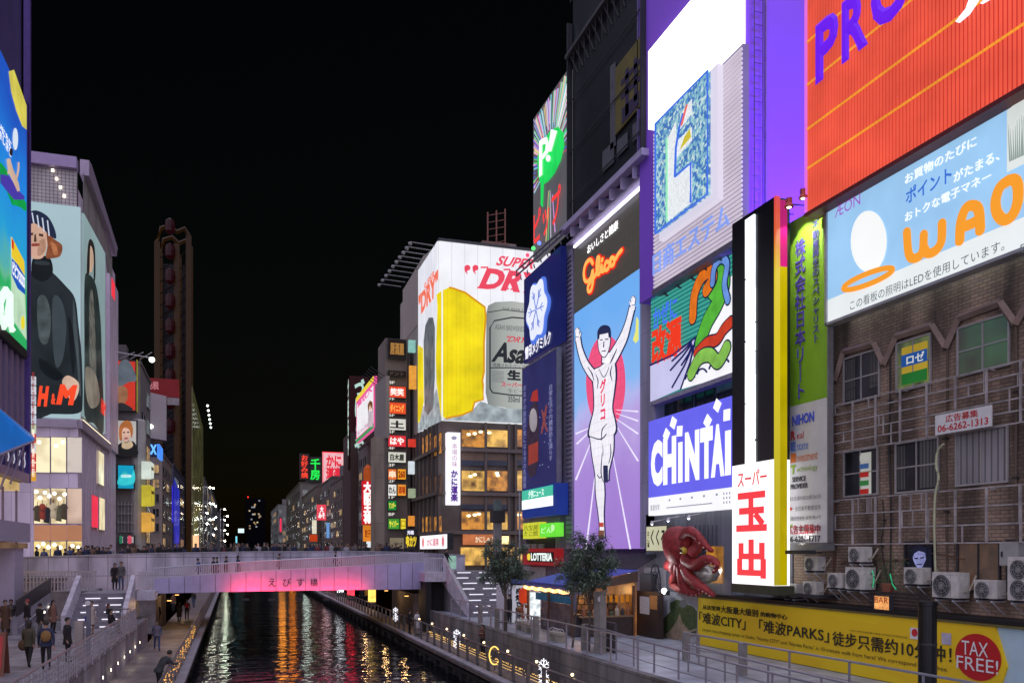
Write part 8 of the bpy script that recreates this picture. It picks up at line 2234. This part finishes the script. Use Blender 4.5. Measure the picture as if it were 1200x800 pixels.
def person(pose, top, legs, hair=(.015, .012, .01), longh=False, coat=None, coat_len=.75, skirt=False, label='', group=None, shoe=(.02, .02, .02), bag=None, far=False):
    """one standing / walking / leaning / sitting figure, facing -Y, feet on z = 0"""
    up = 0; st = {'stand': 0, 'walk': .22, 'lean': .05, 'sit': 0, 'phone': .04}[pose]
    J = {'pelvis': (0, 0, .93), 'belly': (0, 0, 1.06), 'chest': (0, .01, 1.28), 'neck': (0, .01, 1.45), 'chin': (0, -.02, 1.52), 'head': (0, -.015, 1.6), 'crown': (0, .0, 1.68)}
    if pose == 'lean': J.update(belly=(0, -.08, 1.04), chest=(0, -.27, 1.2), neck=(0, -.38, 1.32), chin=(0, -.44, 1.37), head=(0, -.46, 1.45), crown=(0, -.45, 1.53))
    if pose == 'phone': J.update(chin=(0, -.05, 1.51), head=(0, -.06, 1.585), crown=(0, -.05, 1.665))
    cx, cy, cz = J['chest']
    if pose == 'sit':
        for k in J: J[k] = (J[k][0], J[k][1], J[k][2] - .45)
        cz -= .45
    rad = {'pelvis': (.15, .115), 'belly': (.135, .1), 'chest': (.165, .115), 'neck': (.055, .055), 'chin': (.06, .07), 'head': (.078, .092), 'crown': (.055, .065)}
    E_ = [('pelvis', 'belly'), ('belly', 'chest'), ('chest', 'neck'), ('neck', 'chin'), ('chin', 'head'), ('head', 'crown')]
    mo = {'belly': 1, 'chest': 1, 'neck': 1, 'chin': 0, 'head': 0, 'crown': 0}
    for s, n in ((-1, 'l'), (1, 'r')):
        sw = st * s
        hz = J['pelvis'][2]
        J['sh' + n] = (s * .17, cy + .01, cz + .1); J['hip' + n] = (s * .09, 0, hz - .06)
        if pose in ('stand', 'walk'): el, wr = (s * .225, cy + .03 - sw * .5, cz - .17), (s * .23, cy - .06 - sw * 1.0, cz - .4)
        elif pose == 'lean': el, wr = (s * .24, cy - .2, cz - .15), (s * .17, cy - .42, cz - .12)
        elif pose == 'phone': el, wr = (s * .22, cy + .0, cz - .17), (s * .07, cy - .22, cz - .05)
        else: el, wr = (s * .22, cy - .1, cz - .17), (s * .12, cy - .32, cz - .22)
        J['el' + n], J['wr' + n] = el, wr
        w_, e_ = Vector(wr), Vector(el); d = (w_ - e_).normalized()
        J['ha' + n] = tuple(w_ + d * .08)
        E_ += [('chest', 'sh' + n), ('sh' + n, 'el' + n), ('el' + n, 'wr' + n), ('wr' + n, 'ha' + n), ('pelvis', 'hip' + n)]
        side = d.cross(Vector((0, 1, 0) if abs(d.y) < .8 else (0, 0, 1))).normalized()
        for k, (o_, L_) in enumerate(((-.03, .065), (-.01, .08), (.01, .075), (.03, .06))):
            J['f%d%s' % (k, n)] = tuple(w_ + d * (.08 + L_) + side * o_ + Vector((0, -.01, 0)))
            rad['f%d%s' % (k, n)] = .010; E_.append(('ha' + n, 'f%d%s' % (k, n))); mo['f%d%s' % (k, n)] = 0
        J['th' + n] = tuple(w_ + d * .06 + side * (.055 * -s)); rad['th' + n] = .011; E_.append(('wr' + n, 'th' + n)); mo['th' + n] = 0
        rad.update({'sh' + n: .068, 'el' + n: .05, 'wr' + n: .033, 'ha' + n: (.038, .022), 'hip' + n: .095})
        mo.update({'sh' + n: 1, 'el' + n: 1, 'wr' + n: 1, 'ha' + n: 0, 'hip' + n: 2})
        if pose == 'sit': kn, an, to = (s * .11, -.42, .5), (s * .11, -.38, .09), (s * .11, -.55, .04)
        else:
            kn = (s * .095, -.03 + (-sw * .9 if sw < 0 else -sw * .5), .5)
            an = (s * .095, .03 - sw * 1.3, .09 + max(0, -sw) * .25); to = (s * .105, an[1] - .16, an[2] - .05)
        J['kn' + n], J['an' + n], J['to' + n] = kn, an, to
        E_ += [('hip' + n, 'kn' + n), ('kn' + n, 'an' + n), ('an' + n, 'to' + n)]
        rad.update({'kn' + n: .066, 'an' + n: .046, 'to' + n: (.042, .03)}); mo.update({'kn' + n: 2, 'an' + n: 2 if not skirt else 0, 'to' + n: 3})
    me = skin_mesh(J, E_, rad, mo)
    c_ = lambda c: pt(c, .8, 0, .2, 8)
    for m_ in (SKIN, c_(top), c_(legs), c_(shoe)): me.materials.append(m_)
    root = thing('person', label, 'person', (0, 0, 0), group)
    b_ = bpy.data.objects.new('body', me); COL.link(b_); b_.parent = root
    h = Vector(J['head']); hm_ = pt(hair, .6, 0, .3, 20)
    hr = MB()
    vs = []
    rows = 6
    for i in range(rows + 1):
        for j in range(14):
            g = 2 * math.pi * j / 14
            front = max(0, -math.sin(g))
            lowest = (.82 if not longh else 1.0) - front * (.62 if not longh else .75)
            a = math.pi / 2 - (math.pi / 2 * i / rows) * (.45 + 1.0 * lowest)
            r_ = .104 if i < rows else .098
            z_ = h.z + .022 + .112 * math.sin(a)
            if longh and i == rows and front < .4: z_ -= .17
            vs.append((h.x + r_ * .88 * max(.03, math.cos(a) if a > -.9 else .75) * math.cos(g), h.y + .012 + r_ * 1.03 * max(.03, math.cos(a) if a > -.9 else .75) * math.sin(g), z_))
    hr.add(vs, [[i * 14 + j, (i + 1) * 14 + j, (i + 1) * 14 + (j + 1) % 14, i * 14 + (j + 1) % 14] for i in range(rows) for j in range(14)])
    hr.build('hair', hm_, root, smooth=True)
    fc = MB()
    for s in (() if far else (-1, 1)): fc.ball((h.x + s * .032, h.y - .088, h.z + .005), .011, 6, 4)
    if not far: fc.build('eyes', black, root)
    if not far: MB().add([(h.x - .012, h.y - .083, h.z - .03), (h.x + .012, h.y - .083, h.z - .03), (h.x, h.y - .112, h.z - .034), (h.x, h.y - .088, h.z + .01)], [(0, 1, 2), (0, 2, 3), (1, 3, 2), (0, 3, 1)]).build('nose', SKIN, root)
    if coat:
        cm = MB(); n = 18; vs = []
        c0 = Vector(J['chest']); p0 = Vector(J['pelvis'])
        prof = [(1.0, .075, .075, 1.43), (1, .19, .125, 1.38), (1, .19, .135, 1.28), (1, .165, .125, 1.1), (1, .18, .14, .92), (1, .2, .16, coat_len + .05), (1, .2, .165, coat_len)]
        for _, rx, ry, z in prof:
            f = (z - .93) / .35
            ox, oy = (0, 0) if pose != 'lean' else (0, -.27 * max(0, f))
            zz = z if pose != 'lean' else z - .08 * max(0, f)
            if pose == 'sit': zz -= .45
            vs += [(ox + rx * math.cos(2 * math.pi * j / n), oy + ry * math.sin(2 * math.pi * j / n) * (1 + .06 * math.sin(5 * j)), zz) for j in range(n)]
        cm.add(vs, [[i * n + j, (i + 1) * n + j, (i + 1) * n + (j + 1) % n, i * n + (j + 1) % n] for i in range(len(prof) - 1) for j in range(n)])
        cm.build('coat', c_(coat), root, smooth=True)
    if bag:
        bg_ = MB(); bg_.ball((bag[1], .2 if bag[0] == 'back' else .02, 1.2 if bag[0] == 'back' else .85), .15, 10, 6, sz=1.35, sx=1.1, sy=.6)
        if bag[0] != 'back': bg_.tube([(bag[1], .02, 1.0), (bag[1] * .5, .1, 1.42), (-.05, 0, 1.46)], .012, 5)
        bg_.build('backpack' if bag[0] == 'back' else 'shoulder_bag', c_(bag[2]), root, smooth=True)
    return root


BLK, NVY, GRY = (.014, .014, .016), (.02, .028, .07), (.09, .09, .095)
OLV, BRN, BEI = (.06, .055, .035), (.09, .05, .03), (.42, .36, .32)
used = {}


def put(root, px, py_, z, rz, label=None, s=1.0):
    x, y = onz(px, py_, z)
    root.location = (x, y, z); root.rotation_euler = (0, 0, rz); root.scale = (s,) * 3
    if label: root['label'] = label
    return root


# plaza figures (feet at the measured photo point)
put(person('walk', OLV, BLK, (.02, .014, .01), True, coat=OLV, coat_len=.8, label='woman in an olive jacket and black trousers walking away across the plaza', bag=('side', .2, BRN)), 34, 783, 2.5, 3.0, s=1.0)
put(person('walk', NVY, BLK, label='man in a navy jacket with a brown backpack walking away on the plaza', coat=NVY, coat_len=.85, bag=('back', 0, (.22, .12, .04))), 54, 786, 2.5, 3.3, s=1.04)
put(person('stand', BLK, BLK, label='person in black standing beside the grey information pillar', coat=BLK, coat_len=.7), 79, 776, 2.5, 1.4, s=1.0)
put(person('stand', BLK, (.06, .08, .14), label='man in a black puffer jacket and red cap near the ramp guard', hair=(.3, .04, .04), coat=BLK, coat_len=.85), 32, 744, 2.5, -1.2, s=1.06)
put(person('stand', BRN, BRN, label='person in a long brown coat at the shop entrance', coat=BRN, coat_len=.35), 6, 745, 2.5, .6, s=1.05)
put(person('phone', GRY, BLK, label='person in grey with a checked scarf beside the brown coat', coat=GRY, coat_len=.75), 13, 742, 2.5, .2, s=1.03)
put(person('stand', BEI, SK if False else BLK, (.015, .012, .01), True, coat=BEI, coat_len=.55, label='woman in a pale beige coat with a blue bag below the lit stairs', skirt=True, bag=('side', -.2, (.03, .05, .3))), 107, 744, 2.5, .8, s=1.0)
put(person('sit', BLK, GRY, label='person in black sitting hunched by the plaza railing', hair=(.015, .012, .01)), 130, 742, 2.5, 1.2, s=1.0)
put(person('sit', BLK, BLK, (.12, .03, .02), label='red haired person sitting at the foot of the lit stairs', longh=True), 127, 733, 2.5, 1.4, s=1.0)
# couple on the landing
put(person('stand', BLK, BLK, longh=True, coat=BLK, coat_len=.5, label='long haired woman in a long black coat beside a man on the landing'), 134.5, 691, 4.26, .5, s=1.0)
put(person('stand', GRY, (.05, .07, .14), coat=GRY, coat_len=.85, label='man in a grey jacket and jeans on the landing above the lit stairs'), 142, 691, 4.26, -.3, s=1.05)
put(person('walk', GRY, NVY, label='man in a grey jacket walking up near the lit stair strips', coat=GRY, coat_len=.85), 118, 722, 2.6, 3.0)
put(person('stand', BRN, BLK, longh=True, coat=(.2, .1, .07), coat_len=.6, label='woman in a rust coat halfway across the plaza by the ramp lamps'), 62, 742, 2.5, 1.0)
put(person('walk', BLK, GRY, label='walker in black and grey in front of the dark ramp guard', coat=BLK, coat_len=.8), 47, 748, 2.5, 2.6)
# boardwalk
put(person('lean', (.035, .04, .045), BLK, coat=(.035, .04, .045), coat_len=.8, label='man in a dark jacket bent over the golden lit rail'), 186, 812, 1.0, 2.2, s=1.08)
put(person('walk', BLK, BLK, longh=True, coat=BLK, coat_len=.5, label='woman in black walking away under the bridge with a companion'), 210, 729.5, 1.0, 3.1)
put(person('walk', (.12, .02, .02), BLK, label='walker with a red backpack under the bridge', bag=('back', 0, (.4, .02, .03))), 219, 726, 1.0, 3.2)
put(person('stand', BLK, BLK, coat=BLK, coat_len=.6, label='dark figure in a long coat at the tunnel mouth of the boardwalk'), 184, 735, 1.0, 3.0, s=1.1)
put(person('walk', (.1, .05, .02), BLK, label='walker in a brown jacket deep under the bridge', coat=(.12, .06, .03), coat_len=.8), 203, 716, 1.0, 3.1)
put(person('walk', BLK, (.05, .07, .14), label='walker in black and jeans far under the bridge'), 227, 712, 1.0, 3.0)
put(person('walk', (.07, .09, .16), (.05, .08, .17), label='blurred looking walker in blue denim on the boardwalk', coat=(.14, .12, .17), coat_len=.85), 184, 762, 1.0, .2)
# right bank
put(person('phone', (.12, .05, .035), BLK, label='person in a rust brown top at the boardwalk fence below the stairs'), 566, 768, 1.0, -.8, s=1.0)
put(person('stand', (.5, .5, .52), (.3, .3, .32), label='person in white behind the boardwalk fence under the bridge end', coat=(.5, .5, .52), coat_len=.5), 489, 744, 1.0, .6)
put(person('stand', BLK, BLK, label='person in black beside the one in white on the narrow boardwalk', coat=BLK, coat_len=.8), 480, 743, 1.0, 1.6)
put(person('walk', (.45, .2, .03), BLK, label='walker in an orange jacket under the far bridge end', coat=(.5, .26, .02), coat_len=.85), 430, 706, 1.0, .2)
put(person('walk', BLK, BLK, label='dark walker beside the orange jacket under the bridge'), 424, 706, 1.0, .1)
x, y = 16.9, 61.2
p_ = person('walk', BLK, BLK, label='person in black stepping onto the canal stairs at the bridge end', coat=BLK, coat_len=.8); p_.location = (14.9, 61.5, 5.2); p_.rotation_euler = (0, 0, .8)
p_ = person('stand', (.25, .22, .2), BLK, label='stall keeper in a pale apron behind the blue counter curtain'); p_.location = (16.9, 42.2, 2.5); p_.rotation_euler = (0, 0, -1.5)
p_ = person('stand', BLK, BLK, label='customer in black standing by the flower pots of the stall', coat=BLK, coat_len=.8); p_.location = (15.3, 47.6, 2.5); p_.rotation_euler = (0, 0, -1.2)
# the crowd on the bridge
P0 = [person('stand', BLK, BLK, coat=BLK, coat_len=.7, far=True), person('stand', NVY, BLK, longh=True, coat=NVY, coat_len=.6, far=True), person('phone', GRY, BLK, coat=GRY, coat_len=.8, far=True), person('walk', BRN, BLK, (.05, .025, .015), True, coat=(.15, .1, .07), coat_len=.6, far=True),
      person('stand', (.3, .3, .34), BLK, coat=(.33, .32, .36), coat_len=.75, far=True), person('walk', BLK, NVY, hair=(.06, .06, .07), far=True), person('stand', (.1, .02, .025), BLK, longh=True, coat=(.16, .03, .04), coat_len=.7, far=True), person('phone', (.03, .06, .16), BLK, coat=(.04, .08, .22), coat_len=.8, far=True)]
names = ['in black', 'with long hair and a navy coat', 'looking at a phone in grey', 'with brown hair in a tan coat', 'in a pale grey coat', 'in dark casual clothes', 'with long hair in a dark red coat', 'in a bright blue jacket']
first = set(range(8))
spots = []
for k in range(120):
    spots.append((R.uniform(-11.6, 13.2), 66.75 + R.random() ** 1.6 * 5))
for px in (43, 52, 68, 82, 86, 92, 101, 108, 114, 150, 156, 178, 290, 310, 345, 372, 388): spots.append((FP(66.8).at(px, 640)[0], 66.7 + .2 * R.random()))
for i, (x, y) in enumerate(spots):
    k = R.choice((0, 0, 0, 1, 1, 2, 3, 4, 5, 5, 6, 7)) if i >= 8 else i
    z = par_top(x) - 1.05
    lab = 'person %s in the crowd behind the bridge parapet' % names[k]
    rz = R.choice((0, .3, -.4, 3.1, 1.6, -1.5))
    g = 'crowd on the stone bridge'
    s = R.uniform(.92, 1.06)
    if k in first: o = P0[k]; first.discard(k); o.location = (x, y, z); o.rotation_euler = (0, 0, rz); o.scale = (s,) * 3; tag(o, lab, None, g)
    else: copy_tree(P0[k], (x, y, z), rz, lab, g, sc3=s)
for i, (px, k) in enumerate(((232, 7), (250, 0), (254, 5), (265, 0), (279, 1), (327, 2), (394, 5))):
    x = FP(60.3).at(px, 650)[0]; z = ev(B, x) + .75
    copy_tree(P0[k], (x, bow(x) + 2.2, ev(A, x) - rail_h - .05 - .55), R.choice((1.5, -1.5)), 'head of a person %s above the slatted balustrade' % names[k], 'walkers on the curved footbridge', sc3=1.0)
